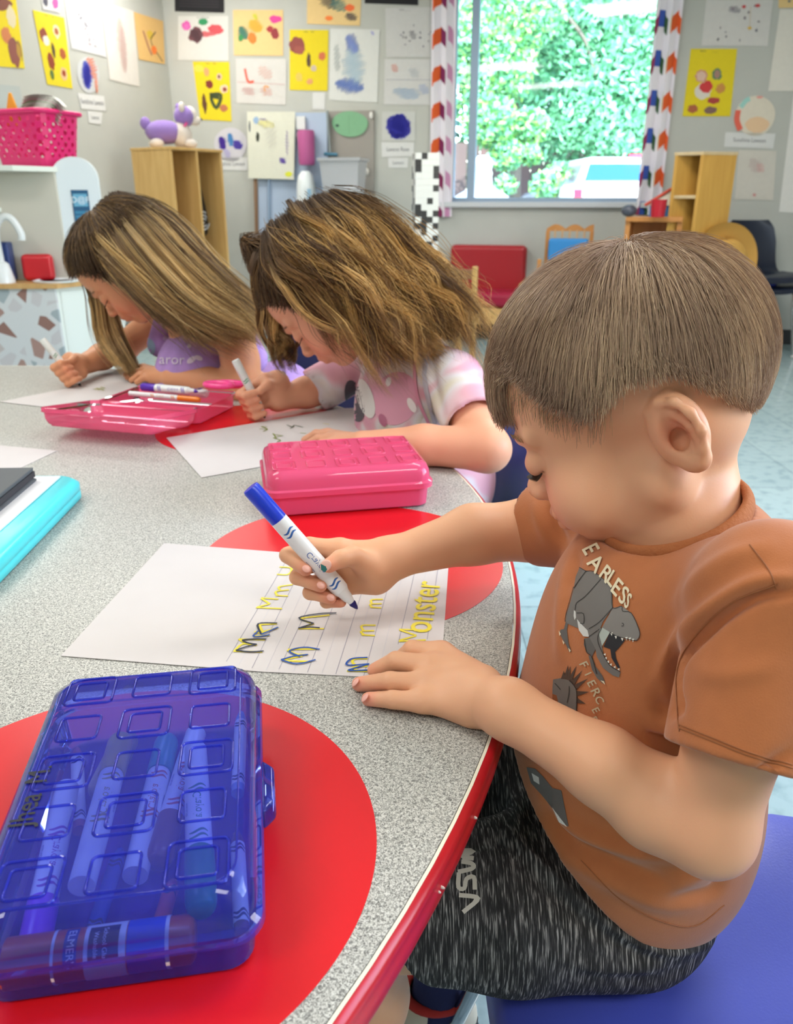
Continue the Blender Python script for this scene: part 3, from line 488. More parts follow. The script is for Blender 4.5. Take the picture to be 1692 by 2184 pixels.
# red sofa ------------------------------------------------------------
s0 = onz(1010, 716, 0) ; SX = WR; SB = WN; SRm = np.stack([SX, -SB, ZU])
def sb(mb, x0, x1, y0, y1, z0, z1): return mb.box(s0 + SX * (x0 + x1) / 2 + SB * (y0 + y1) / 2 + ZU * (z0 + z1) / 2, (x1 - x0, y1 - y0, z1 - z0), SRm)
t = thing('child_sofa', s0, 'small red vinyl sofa with wooden frame under the window', 'sofa'); RV = mat('red_vinyl', '#a81e28', .3, spec=.6, bump=.15, bscale=90)
m = MB(); sb(m, -.22, .36, -.20, -.10, .26, .66); m.build('back_cushion', RV, t, bevel=.035); m = MB(); sb(m, -.22, .36, -.12, .22, .24, .35); m.build('seat_cushion', mat('magenta_red_vinyl', '#a3183c', .25, spec=.6), t, bevel=.04)
m = MB(); sb(m, -.24, .38, -.2, .22, .12, .235); m.build('base_rail', BIRCH, t, bevel=.006)
for x in (-.25, .355):
    m = MB(); sb(m, x, x + .035, -.24, .24, 0, .42); m.build('arm_frame', BIRCH, t, bevel=.01)
# wooden toddler chair
p = J(955, 640, 4.9); b0 = A(p[0], p[1], 0); R_ = rz(math.radians(-25))
t = thing('wooden_chair', b0, 'small wooden chair with a slatted back before the red sofa', 'chair')
for x, y in ((-.13, .12), (.13, .12)):
    m = MB(); m.box(b0 + A(x, y, .30) @ R_, (.032, .028, .60), R_); m.build('back_leg', BIRCH, t, bevel=.006)
for x, y in ((-.13, -.13), (.13, -.13)):
    m = MB(); m.box(b0 + A(x, y, .14) @ R_, (.032, .032, .28), R_); m.build('front_leg', BIRCH, t, bevel=.006)
m = MB(); m.box(b0 + A(0, 0, .29) @ R_, (.30, .29, .02), R_); m.build('seat', BIRCH, t, bevel=.006)
for z in (.55, .43):
    m = MB(); m.box(b0 + A(0, .12, z) @ R_, (.24, .018, .06), R_); m.build('back_rail', wood('brown_wood', '#9c7350', '#86603f'), t, bevel=.005)
# block tower and its little table
p = J(905, 590, 4.6); b0 = A(p[0], p[1], 0); zt = float(p[2])
t = thing('round_table', b0, 'small round wooden table carrying the black and white tower', 'table')
m = MB(); m.lathe([(.17, zt - .025), (.175, zt - .02), (.175, zt - .004), (.17, zt)], b0, n=40); m.build('table_top', wood('orange_wood', '#c98a4a', '#b87838'), t, smooth=40)
m = MB(); m.cyl(b0 + ZU * .03, b0 + ZU * (zt - .025), .03); m.build('pedestal', INK(), t, smooth=40); m = MB().col('#c98a4a'); m.lathe([(.13, 0), (.13, .02), (.04, .04)], b0, n=30); m.build('foot', INK(), t, smooth=40)
h = J(905, 327, 4.6)[2] - zt; bs = .0325; nx = 4; nz_ = int(h / bs)
t = thing('block_tower', b0 + ZU * zt, 'tall tower of black and white building bricks standing beside the window', 'block tower')
mw = MB().col('#dcdcd6'); mk = MB().col('#141416'); rr = random.Random(4); R_ = rz(math.radians(8))
for k in range(nz_):
    for i in range(nx):
        for j in range(nx):
            if 0 < i < nx - 1 and 0 < j < nx - 1: continue
            mm = mk if rr.random() < .36 else mw; mm.box(b0 + A((i - 1.5) * bs, (j - 1.5) * bs, 0) @ R_ + ZU * (zt + bs * (k + .5)), (bs * .985, bs * .985, bs * .98), R_)
mw.build('white_bricks', GLOSSY(), t, label='white bricks')['kind'] = 'stuff'; mk.build('black_bricks', GLOSSY(), t, label='black bricks')['kind'] = 'stuff'
m = MB().col('#aebdd0'); m.lathe([(.03, 0), (.045, .03), (.042, .03), (.028, .004)], b0 + A(.12, -.08, zt), n=20); tag(m.build('toy_bowl', GLOSSY(), smooth=50), 'pale blue toy bowl at the foot of the block tower', 'bowl')
# doll bed / crib
p = J(1205, 640, 5.7); b0 = A(p[0], p[1], 0); z1 = float(J(1205, 476, 5.6)[2])
t = thing('doll_crib', b0, 'wooden doll crib with scalloped headboard and blue bedding', 'doll crib')
m = MB(); m.add([], []); W2 = .16
pts = [b0 - WR * W2 + ZU * (z1 - .05)] + [b0 + WR * (W2 * (2 * q - 1)) + ZU * (z1 - .035 + .03 * abs(math.sin(q * math.pi * 2.5))) for q in np.linspace(0, 1, 26)] + [b0 + WR * W2 + ZU * (z1 - .05)]
m.prism(pts[::-1], -WN * .02); m.build('headboard_rail', wood('orange_wood', '#c98a4a', '#b87838'), t)
for x in (-W2, W2 - .02):
    for w in (0, -.5):
        m = MB(); m.box(b0 + WR * (x + .01) - WN * w + ZU * (z1 - .05) / 2 * (1 if w == 0 else .8), (.026, .026, (z1 - .05) * (1 if w == 0 else .8)), RF); m.build('post', MATS['orange_wood'], t, bevel=.004)
for k in range(5):
    m = MB().col('#d3a878'); m.cyl(b0 + WR * (-.1 + .05 * k) + ZU * (z1 - .28), b0 + WR * (-.1 + .05 * k) + ZU * (z1 - .04), .006, n=8); m.build('spindle', INK(), t)
m = MB(); m.box(b0 + WN * .25 + ZU * .2, (.30, .48, .02), RF); m.build('slat_base', MATS['orange_wood'], t); m = MB().col('#2f86c9'); m.box(b0 + WN * .06 + ZU * (z1 - .17), (.27, .07, .15), RF); m.build('pillow', INK(), t, bevel=.02)
# wood shelf, dollhouse, cup, tall unit
zt = float(J(1400, 462, 5.0)[2]); a0 = J(1335, 470, 5.0); a0[2] = 0; uR = nrm(A(1, -.35, 0)); UR_ = np.stack([uR, np.cross(ZU, uR), ZU])
t = thing('low_shelf', a0 + uR * .25, 'low wooden shelf unit carrying the toy house', 'shelf')
sbx = lambda mb, x0, x1, y0, y1, z0, z1: mb.box(a0 + A((x0 + x1) / 2, (y0 + y1) / 2, (z0 + z1) / 2) @ UR_, (x1 - x0, y1 - y0, z1 - z0), UR_)
m = MB(); sbx(m, 0, .34, -.02, .34, zt - .03, zt); m.build('top_board', MATS['orange_wood'], t, bevel=.004)
for x in (0, .31): m = MB(); sbx(m, x, x + .03, 0, .32, 0, zt - .03); m.build('side_panel', MATS['orange_wood'], t)
m = MB(); sbx(m, .03, .31, .30, .32, .05, zt - .03); m.build('back_panel', MATS['orange_wood'], t)
for z in (.1, .45): m = MB(); sbx(m, .03, .31, 0, .3, z, z + .02); m.build('shelf', MATS['orange_wood'], t)
hp = a0 + A(.13, .12, zt) @ UR_
t = thing('toy_house', hp + uR * .12, 'toy house with white sloping roof and blue walls', 'toy house')
hb = lambda mb, x0, x1, y0, y1, z0, z1: mb.box(hp + A((x0 + x1) / 2, (y0 + y1) / 2, (z0 + z1) / 2) @ UR_, (x1 - x0, y1 - y0, z1 - z0), UR_)
m = MB().col('#2e6fa8'); hb(m, 0, .20, 0, .16, 0, .065); m.build('walls', INK(), t)
m = MB().col('#e3dccb'); q = lambda x, y, z: hp + A(x, y, z) @ UR_
m.prism([q(-.02, -.01, .065), q(.205, -.01, .065), q(.205, -.01, .21)], UR_[1] * .18); m.build('roof', INK(), t)
m = MB().col('#c9452c'); m.tube([q(-.03, -.015, .065), q(.205, -.015, .218)], .009); m.build('roof_edge', INK(), t)
m = MB().col('#b81d2e'); m.lathe([(.040, 0), (.048, .10), (.046, .10), (.038, .01)], J(1400, 486, 4.86) * A(1, 1, 0) + ZU * (zt + .0), n=24); tag(m.build('toy_cup', GLOSSY(), smooth=50), 'red plastic cup standing in front of the toy house', 'cup')
m = MB().col('#4a4c58'); m.ell(J(1330, 470, 5.0) * A(1, 1, 0) + uR * .03 + ZU * (zt + .035), (.05, .035, .035)); tag(m.build('toy_animal', GLOSSY(), smooth=60), 'small dark grey toy lump at the end of the low shelf', 'toy')
kc = J(1502, 330, 4.7); HT = kc[2]; K0 = A(kc[0], kc[1], 0); fd = nrm(A(-.82, .6, 0)); sd = nrm(A(.97, .24, 0)); W_, D_ = .17, .225
def qb(mb, x0, x1, y0, y1, z0, z1):
    P = [K0 + fd * x + sd * y for x, y in ((x0, y0), (x1, y0), (x1, y1), (x0, y1))]; return mb.prism([p_ + ZU * z0 for p_ in P], ZU * (z1 - z0))
t = thing('tall_shelf', K0 + fd * W_ / 2 + sd * D_ / 2, 'tall honey-coloured wooden shelf unit, open on the window side', 'shelf')
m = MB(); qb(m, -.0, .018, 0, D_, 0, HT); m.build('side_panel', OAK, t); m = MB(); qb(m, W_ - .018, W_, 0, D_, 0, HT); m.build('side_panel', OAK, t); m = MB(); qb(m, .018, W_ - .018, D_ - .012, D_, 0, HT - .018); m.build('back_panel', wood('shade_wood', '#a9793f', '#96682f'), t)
m = MB(); qb(m, -.003, W_ + .003, -.003, D_ + .003, HT, HT + .018); m.build('top_panel', wood('pale_wood', '#cdb68f', '#bfa67c'), t)
for z in (HT - .24, HT - .55, .6, .3, .05): m = MB(); qb(m, .018, W_ - .018, .004, D_ - .012, z, z + .018); m.build('shelf', MATS['pale_wood'], t)
# ------------------------------------------------------------------ shell chairs
CHROME = mat('chrome', '#d8d8d8', .12, metal=1.)
def shell_chair(o, yaw, sh_, col, label, w=.36, back=.33, rough=.35, mname=None, group=None, chrome=True, sd_=.34):
    """moulded stacking chair; local +y is the way it faces"""
    R = rz(yaw); t = thing('school_chair', o, label, 'chair', group); pl = mat(mname or ('chair_plastic' + col), col, rough, bump=.25, bscale=420, bdist=.0006)
    L = lambda x, y, z: np.asarray(o, float) + A(x, y, z) @ R
    nu, nv = 22, 34; V = []; sp = smooth_pts([(sd_ * .53, -.035), (sd_ * .5, -.008), (sd_ * .3, .006), (0, -.006), (-sd_ * .32, -.004), (-sd_ * .5, .03), (-sd_ * .58, .10), (-sd_ * .64, .2), (-sd_ * .74, back)], 5); sp = sp[np.linspace(0, len(sp) - 1, nv).round().astype(int)]
    for th in (0, 1):
        for j, (y, z) in enumerate(sp):
            s = j / (nv - 1); ww = w / 2 * (1 - .10 * max(0, (s - .55) / .45)) * (1 - (max(0, s - .86) / .14) ** 2.5 * .30) * (1 - (max(0, .10 - s) / .10) ** 2 * .22)
            for i in range(nu):
                q = 2 * i / (nu - 1) - 1; cz = .018 * abs(q) ** 3 * (1 if s < .5 else .2); cy = .035 * q * q * max(0, (s - .5) * 2)
                V.append(L(q * ww, y + cy - (.006 if s > .55 else 0) * th, sh_ + z + cz - (.007 * th if s < .55 else 0)))
    F = []; N = nu * nv
    for j in range(nv - 1):
        for i in range(nu - 1): a = j * nu + i; F.append((a, a + 1, a + nu + 1, a + nu)); F.append((N + a, N + a + nu, N + a + nu + 1, N + a + 1))
    B = [i for i in range(nu)] + [j * nu + nu - 1 for j in range(1, nv)] + [(nv - 1) * nu + i for i in range(nu - 2, -1, -1)] + [j * nu for j in range(nv - 2, 0, -1)]
    for k in range(len(B)): a, b = B[k], B[(k + 1) % len(B)]; F.append((a, a + N, b + N, b))
    m = MB(); m.add(V, F); m.build('shell', pl, t, smooth=50)
    for sx in (-1, 1):
        m = MB(); x = sx * w * .36; m.tube(smooth_pts([L(x * 1.25, sd_ * .58, .012), L(x * 1.12, sd_ * .48, sh_ * .5), L(x, sd_ * .42, sh_ - .035), L(x, sd_ * .3, sh_ - .022), L(x, -sd_ * .3, sh_ - .022), L(x, -sd_ * .42, sh_ - .04), L(x * 1.12, -sd_ * .55, sh_ * .5), L(x * 1.25, -sd_ * .68, .012)], 6), .010, 12); m.build('leg_frame', CHROME, t, smooth=60)
        for yy in (.58, -.68): m = MB().col('#c9c9c4' if chrome else '#222'); m.ell(L(x * 1.25, sd_ * yy, .012), (.014, .014, .013)); m.build('foot_glide', GLOSSY(), t, smooth=60)
    m = MB(); m.tube([L(-w * .36, sd_ * .2, sh_ - .03), L(w * .36, sd_ * .2, sh_ - .03)], .008); m.build('cross_bar', CHROME, t, smooth=60)
    return t
p = onz(1598, 752, 0)
NAVY = '#1c2336'
shell_chair(p, math.radians(185), .45, NAVY, 'dark navy moulded chair with chrome legs against the back wall', w=.40, back=.37, sd_=.40, group='stacked navy chairs')
shell_chair(p + A(0, -.012, .0), math.radians(185), .52, NAVY, 'upper navy chair nested on another, carrying the straw hat', w=.40, back=.33, sd_=.40, group='stacked navy chairs')
b0 = p + A(-.03, -.05, 0)
# straw hat on the chair back
hc = J(1545, 548, 4.95); t = thing('straw_hat', hc, 'tan straw cowboy hat hanging off the navy chairs', 'hat'); hx = nrm(A(.35, -.9, .28)); HF = frame(hx, (1, 0, -.45))
hatm = mat('straw', '#c9994a', .8, bump=.5, bscale=300); m = MB(); rings = []
for r_, z_ in ((.21, .045), (.18, .010), (.145, 0), (.115, .003), (.106, .035), (.096, .09), (.066, .115), (.005, .10)):
    rings.append(np.array([hc + (r_ * 1.05 * math.cos(q)) * HF[0] + r_ * .85 * math.sin(q) * HF[1] + (z_ + (.045 * abs(math.sin(q)) ** 2 if r_ > .13 else 0)) * HF[2] for q in np.linspace(0, 2 * np.pi, 40, endpoint=False)]))
m.loft(rings, cap=False); m.build('brim_and_crown', hatm, t, smooth=70)
m = MB().col('#3a2a1c'); m.tube([hc + .108 * (1.05 * math.cos(q) * HF[0] + .85 * math.sin(q) * HF[1]) + .014 * HF[2] for q in np.linspace(0, 2 * np.pi, 40)], .006); m.build('hat_band', INK(), t, smooth=60)
m = MB().col('#2334a8'); m.box(b0 + A(-.05, .03, .475), (.26, .24, .07), rz(.1)); tag(m.build('folded_cloth', INK(), bevel=.02), 'bright blue folded cloth lying between the stacked navy chairs', 'cloth')
m = MB().col('#d9d9d6'); c_ = onz(1612, 742, 0); m.loft([np.array([c_ + A(w * math.cos(q), w * .5 * math.sin(q), z) for q in np.linspace(0, 2 * np.pi, 16, endpoint=False)]) for w, z in ((.09, .005), (.10, .08), (.105, .2), (.085, .26), (.04, .3))]); tag(m.build('white_bag', mat('bag_plastic', '#d9d9d6', .4, bump=.8, bscale=30, bdist=.01), smooth=70), 'crumpled white bag on the floor beside the navy chair legs', 'bag')
# ------------------------------------------------------------------ play kitchen
kx = J(118, 604, 3.35); ZC = float(kx[2]); K0 = A(kx[0], kx[1], 0)
ku = nrm(A(-1, -.05, 0)); kv = nrm(A(.52, .85, 0))       # along the tiled face, and back along the white face
t = thing('play_kitchen', K0 + ku * .35 + kv * .15, 'white toy kitchen with pebble-patterned front and wooden counter', 'play kitchen')
def kq(mb, x0, x1, y0, y1, z0, z1): P = [K0 + ku * x + kv * y for x, y in ((x0, y0), (x1, y0), (x1, y1), (x0, y1))]; return mb.prism([p_ + ZU * z0 for p_ in P], ZU * (z1 - z0))
WK = mat('white_laminate', '#dfe3da', .4)
tz = mat('pebble_panel', '#c9c6c4', .5); n, l, b = nodes_of(tz); tc = n.new('ShaderNodeTexCoord'); vo = n.new('ShaderNodeTexVoronoi'); vo.feature = 'DISTANCE_TO_EDGE'; vo.inputs['Scale'].default_value = 13; vc = n.new('ShaderNodeTexVoronoi'); vc.inputs['Scale'].default_value = 13
for v in (vo, vc): l.new(tc.outputs['Object'], v.inputs['Vector'])
sp = n.new('ShaderNodeSeparateColor'); l.new(vc.outputs['Color'], sp.inputs[0]); cr = n.new('ShaderNodeValToRGB'); cr.color_ramp.interpolation = 'CONSTANT'
E_ = cr.color_ramp.elements; E_[0].color = (*hexl('#c6c1c0'), 1); E_[1].position = .3; E_[1].color = (*hexl('#9fa8aa'), 1)
for p_, h_ in ((.5, '#8f6a5f'), (.68, '#bfb4ae'), (.82, '#a58378'), (.93, '#15171b')): e = E_.new(p_); e.color = (*hexl(h_), 1)
gt = n.new('ShaderNodeMath'); gt.operation = 'GREATER_THAN'; gt.inputs[1].default_value = .13; l.new(vo.outputs['Distance'], gt.inputs[0]); mx = n.new('ShaderNodeMix'); mx.data_type = 'RGBA'; mx.inputs[6].default_value = (*hexl('#cfcfcd'), 1)
l.new(sp.outputs[0], cr.inputs[0]); l.new(cr.outputs[0], mx.inputs[7]); l.new(gt.outputs[0], mx.inputs[0]); l.new(mx.outputs[2], b.inputs['Base Color'])
m = MB(); kq(m, .0, .9, .0, .34, .02, ZC - .02); m.build('cabinet', WK, t)
m = MB(); kq(m, .0, .9, -.008, 0, .02, ZC - .02); m.build('front_panel', tz, t, label='pebble-patterned front panel')
m = MB(); kq(m, -.03, .93, -.03, .36, ZC - .02, ZC); m.build('counter', wood('counter_wood', '#cfa46a', '#bf9258'), t)
m = MB(); kq(m, -.008, 0, .012, .33, .04, ZC - .035); d_ = m.build('cabinet_door', WK, t); m = MB().col('#e9ebe6'); m.ell(K0 - ku * .018 + kv * .19 + ZU * (ZC - .10), (.016, .016, .018)); m.build('knob', GLOSSY(), d_, smooth=60)
zb = float(J(160, 338, 3.6)[2])
m = MB(); kq(m, .11, .9, .20, .215, ZC, zb - .06); m.build('splash_panel', mat('beige_panel', '#c9c4b6', .6), t)
# arched end panel facing the camera side
ea = K0 + kv * .20 - A(.125, 0, 0); m = MB(); ex = nrm(A(1, .10, 0)); w_ = .19
pts = [ea + ex * x + ZU * z for x, z in [(0, ZC), (w_, ZC), (w_, zb - .09)] + [(w_ / 2 + w_ / 2 * math.cos(q), zb - .09 + .085 * math.sin(q)) for q in np.linspace(0, np.pi, 20)][1:-1] + [(0, zb - .09)]]
m.prism(pts, nrm(np.cross(ex, ZU)) * -.02); ap = m.build('arched_side_panel', mat('white_melamine', '#e4ebef', .35), t)
o_ = ea + ex * .108 + ZU * (zb - .21) + np.cross(ex, ZU) * .003; m = MB().col('#245a80'); m.prism([o_ + ex * x + ZU * z for x, z in ((-.035, -.16), (.035, -.16), (.035, .075), (-.035, .075))], np.cross(ex, ZU) * .001); m.col('#6fb0d0'); m.prism([o_ + ex * x + ZU * z + np.cross(ex, ZU) * .002 for x, z in ((-.029, .01), (.029, .01), (.029, .06), (-.029, .06))], np.cross(ex, ZU) * .0005)
m.col('#3f86ac')
for k in range(9): m.prism([o_ + ex * x + ZU * (z - .008 - .017 * k) + np.cross(ex, ZU) * .002 for x, z in ((-.029, -.012), (.029, -.012), (.029, 0), (-.029, 0))], np.cross(ex, ZU) * .0005)
m.col('#eef6fa'); text(m, 'D@F', .034, o_ + ZU * .035 + np.cross(ex, ZU) * .004, ex, ZU); m.build('sticker', INK(), ap)
m = MB(); kq(m, .10, .95, .0, .36, zb - .065, zb - .045); m.build('top_shelf', WK, t); m = MB(); kq(m, .35, .95, .08, .2, zb - .22, zb - .205); m.build('small_shelf', WK, t)
m = MB().col('#e3e6e4'); sc_ = K0 + ku * .07 + kv * .09 + ZU * ZC; m.lathe([(.092, 0), (.097, .006), (.087, .008), (.078, -.012), (.03, -.015)], sc_, n=40); m.build('sink', GLOSSY(), t, smooth=50)
fc = K0 + ku * .245 + kv * .04 + ZU * ZC; m = MB().col('#dcdedd'); m.lathe([(.045, 0), (.043, .02), (.03, .075), (.018, .085)], fc, n=24)
m.tube(smooth_pts([fc + ZU * .08, fc + ZU * .20, fc + ZU * .255 - ku * .03, fc + ZU * .255 - ku * .07, fc + ZU * .20 - ku * .10, fc + ZU * .17 - ku * .10], 6), .015, 14); m.build('tap', GLOSSY(), t, smooth=50)
m = MB().col('#c3cacf'); m.lathe([(.03, 0), (.03, .05), (.015, .09), (.018, .11)], fc + ku * .09 + kv * .03, n=18); tag(m.build('soap_pump', GLOSSY(), smooth=50), 'pale dispenser bottle beside the toy tap', 'bottle')
m = MB().col('#c8232c'); q_ = K0 + ku * .19 + kv * .15 + ZU * ZC; m.box(q_ + ZU * .055, (.13, .05, .11), rz(.1)); o_ = m.build('toy_phone', GLOSSY(), bevel=.02); tag(o_, 'bright red toy telephone standing behind the tap', 'toy phone')
m = MB().col('#2c3f78'); m.box(q_ + ku * .15 + ZU * .08, (.09, .07, .16), rz(.1)); o_ = m.build('toy_box', GLOSSY(), bevel=.01); tag(o_, 'blue and red toy carton standing on the toy kitchen counter', 'carton')
# pink basket
bc = J(60, 350, 3.5); bc = A(bc[0] + .05, bc[1] + .0, zb - .045); t = thing('plastic_basket', bc, 'hot pink perforated plastic basket full of papers above the toy kitchen', 'basket')
BH = .215; hm = mat('pink_plastic', '#d81f6d', .35)
def brect(w, d, z, r=.04, n=6):
    P = []
    for (cx, cy, a0) in ((w - r, d - r, 0), (-w + r, d - r, 90), (-w + r, -d + r, 180), (w - r, -d + r, 270)):
        for k in range(n): a = math.radians(a0 + k * 90 / (n - 1)); P.append((cx + r * math.cos(a), cy + r * math.sin(a), z))
    return np.array(P)
RB = rz(math.radians(-22)); bb = MB(); P0_ = [bc + brect(.135, .10, 0) @ RB, bc + brect(.16, .12, BH) @ RB]
def pt(u, z):   # u in perimeter 0..1
    n_ = len(P0_[0]); i = int(u * n_) % n_; f_ = u * n_ - int(u * n_); a = P0_[0][i] * (1 - f_) + P0_[0][(i + 1) % n_] * f_; b = P0_[1][i] * (1 - f_) + P0_[1][(i + 1) % n_] * f_; return a * (1 - z) + b * z
seg = np.linalg.norm(np.roll(P0_[1], -1, 0) - P0_[1], axis=1); cum = np.concatenate([[0], np.cumsum(seg)]); tot = cum[-1]; idx = np.arange(len(cum)) / (len(cum) - 1)
U_ = lambda s: float(np.interp(s * tot, cum, idx)); NU, NZ = 44, 8
for i in range(NU):
    for j in range(NZ):
        u0, u1, z0, z1 = i / NU, (i + 1) / NU, .06 + j * .86 / NZ, .06 + (j + 1) * .86 / NZ; c_ = [(u0, z0), (u1, z0), (u1, z1), (u0, z1)]; um, zm_ = (u0 + u1) / 2, (z0 + z1) / 2
        if (i + j) % 2 or j in (0,):
            bb.add([pt(U_(a % 1) if a < 1 else .99999, b) for a, b in c_], [(0, 1, 2, 3)]); continue
        r_ = .34 + .08 * ((i * 7 + j * 3) % 3); ring_ = [(um + (u1 - u0) * r_ * math.cos(q), zm_ + (z1 - z0) * r_ * math.sin(q)) for q in np.radians([225, 270, 315, 360, 45, 90, 135, 180])]
        sq = [(u0, z0), (um, z0), (u1, z0), (u1, zm_), (u1, z1), (um, z1), (u0, z1), (u0, zm_)]
        V = [pt(U_(a % 1) if a < 1 else .99999, b) for a, b in sq + ring_]; bb.add(V, [(k, (k + 1) % 8, 8 + (k + 1) % 8, 8 + k) for k in range(8)])
for z0, z1 in ((0, .06), (.92, 1)):
    for i in range(NU): u0, u1 = i / NU, (i + 1) / NU; bb.add([pt(U_(u0), z0), pt(U_(u1) if u1 < 1 else .99999, z0), pt(U_(u1) if u1 < 1 else .99999, z1), pt(U_(u0), z1)], [(0, 1, 2, 3)])
bb.add(P0_[0], [tuple(range(len(P0_[0])))]); bb.open = True; o_ = bb.build('basket_wall', hm, t, weld=True); md = o_.modifiers.new('solid', 'SOLIDIFY'); md.thickness = .003
m = MB(); rim = [bc + p_ @ RB for p_ in brect(.168, .128, BH)]; m.tube(rim + [rim[0]], .009, 8); m.build('rim', hm, t, smooth=60)
rr = random.Random(2); PC = ['#d8d6ce', '#c9ceb8', '#e3e1da', '#9fb38a', '#d3a9b2', '#c3beb4', '#dedcd6']
for k in range(7):
    m = MB().col(PC[k]); o_ = bc + A(.03 + .005 * k, .0, BH - .03 + .012 * k) ; R_ = rz(.6) @ np.eye(3); pts = smooth_pts([o_ + A(-.08, 0, .015), o_ + A(-.03, 0, .05 - .004 * k), o_ + A(.05, -.01, .035 - .003 * k), o_ + A(.095, -.02, -.02)], 4)
    V = []; F = []
    for i, p_ in enumerate(pts): V += [p_ + A(.02, -.075, 0), p_ + A(-.02, .075, .01)]
    F = [(2 * i, 2 * i + 2, 2 * i + 3, 2 * i + 1) for i in range(len(pts) - 1)]; m.add(V, F); m.open = True; o2 = m.build('loose_paper', paper_m()); md = o2.modifiers.new('solid', 'SOLIDIFY'); md.thickness = .0015
    tag(o2, ['bent white paper on top of the pink basket', 'bent pale green paper in the pink basket', 'curled off-white paper in the pink basket', 'curled green sheet in the pink basket', 'curled pink sheet in the pink basket', 'curled grey sheet in the pink basket', 'curled light sheet at the back of the pink basket'][k], 'paper', 'papers heaped in the pink basket')
m = MB().col('#e39a2a'); o_ = bc + A(-.055, -.06, BH - .05); m.loft([np.array([o_ + A(w * x, w * .5 * y, z) for x, y in ((-1, -1), (1, -1), (1, 1), (-1, 1))]) for w, z in ((.028, 0), (.022, .06), (.006, .125))]); tag(m.build('foam_cone', INK(), bevel=.004), 'yellow-orange pointed foam piece sticking out of the pink basket', 'toy')
# ------------------------------------------------------------------ activity table
TC = A(-.98, .85, 0); TR_ = 1.11
def outline(r, n=90):
    P = [TC + A(r * math.cos(a), r * math.sin(a), 0) for a in np.linspace(math.radians(-90), math.radians(90), n)]
    ri = 2 * .33 * 1. - .33 + (TR_ - r)
    P += [TC + A(-.55, r, 0), TC + A(-.66, r - .12, 0), TC + A(-.66, ri + .0, 0)] + [TC + A(ri * math.cos(a), ri * math.sin(a), 0) for a in np.linspace(math.radians(90), math.radians(-90), 40)] + [TC + A(-.66, -ri, 0), TC + A(-.66, -r + .12, 0), TC + A(-.55, -r, 0)]
    return np.array(P)
tt = thing('activity_table', TC, 'large curved classroom table with speckled grey top, red spots and red edge', 'table')
tm = mat('speckled_laminate', '#b4b3ac', .38, spec=.4); n, l, b = nodes_of(tm); tc = n.new('ShaderNodeTexCoord')
n1 = n.new('ShaderNodeTexNoise'); n1.inputs['Scale'].default_value = 620; n1.inputs['Detail'].default_value = 1.5; n1.inputs['Distortion'].default_value = 1.2
n2 = n.new('ShaderNodeTexNoise'); n2.inputs['Scale'].default_value = 900; n2.inputs['Detail'].default_value = 1
for q in (n1, n2): l.new(tc.outputs['Object'], q.inputs['Vector'])
cr = n.new('ShaderNodeValToRGB'); E_ = cr.color_ramp.elements; E_[0].position = .36; E_[0].color = (*hexl('#757470'), 1); E_[1].position = .5; E_[1].color = (*hexl('#b0aea6'), 1); e = E_.new(.62); e.color = (*hexl('#d0cec6'), 1)
l.new(n1.outputs['Fac'], cr.inputs[0]); cr2 = n.new('ShaderNodeValToRGB'); cr2.color_ramp.elements[0].position = .34; cr2.color_ramp.elements[0].color = (.5, .5, .5, 1); cr2.color_ramp.elements[1].position = .42; cr2.color_ramp.elements[1].color = (1, 1, 1, 1); l.new(n2.outputs['Fac'], cr2.inputs[0])
mx = n.new('ShaderNodeMix'); mx.data_type = 'RGBA'; mx.blend_type = 'MULTIPLY'; mx.inputs[0].default_value = 1; l.new(cr.outputs[0], mx.inputs[6]); l.new(cr2.outputs[0], mx.inputs[7]); l.new(mx.outputs[2], b.inputs['Base Color'])
P = outline(TR_ - .004); m = MB(); m.prism(P + ZU * (TABLE - .026), ZU * .026); m.build('table_top', tm, tt)
Po = outline(TR_ + .0005); rings = []
for off, z in ((-.0035, TABLE - .0002), (-.0012, TABLE - .0002)): rings.append(outline(TR_ + off) + ZU * z)
m = MB().col('#e6dfc9'); m.loft(rings, cap=False); m.open = True; m.build('laminate_seam', INK(), tt)
rings = [outline(TR_ + off) + ZU * z for off, z in ((-.0012, TABLE - .0004), (.0028, TABLE - .0025), (.0042, TABLE - .008), (.0034, TABLE - .0115), (.0046, TABLE - .014), (.0048, TABLE - .022), (.003, TABLE - .029), (-.002, TABLE - .031))]
m = MB(); m.loft(rings, cap=False); m.open = True; m.build('edge_band', mat('red_edge_band', '#c01823', .3, noise=.06, nscale=30, bump=.12, bscale=60), tt, smooth=50)
m = MB().col('#e9ded4')
for (px, py, sx, sy) in ((982, 1735, .002, .0012), (898, 1876, .0025, .0013), (893, 1886, .0016, .001)):
    q = onz(px, py, TABLE - .015); d = nrm((q - TC) * A(1, 1, 0)); q = TC * A(1, 1, 0) + d * (TR_ + .0046) + ZU * (TABLE - .015); m.ell(q, (sx, .0007, sy), frame(ZU, d))
m.build('chip_stain', INK(), tt, smooth=60)
rm = mat('red_laminate', '#d3121c', .33, spec=.45, noise=.03, nscale=10)
for (x, y) in ((-.184, .391), (-.052, .822), (-.255, 1.385)):
    m = MB(); m.prism([A(x, y, TABLE) + A(.1715 * math.cos(q), .1715 * math.sin(q), 0) for q in np.linspace(0, 2 * np.pi, 128, endpoint=False)], ZU * .0004); m.build('red_spot', rm, tt)
for a, r in ((-62, .9), (0, .94), (52, .92), (95, .8), (-100, .8)):
    a = math.radians(a); q = TC + A(r * math.cos(a), r * math.sin(a), 0); m = MB(); m.tube([q + ZU * .02, q + ZU * (TABLE - .03)], .0165, 16); lg = m.build('leg', CHROME, tt, smooth=60)
    m = MB().col('#2a2a2c'); m.cyl(q + ZU * 0.001, q + ZU * .025, .022); m.build('foot_cap', INK(), lg, smooth=50)
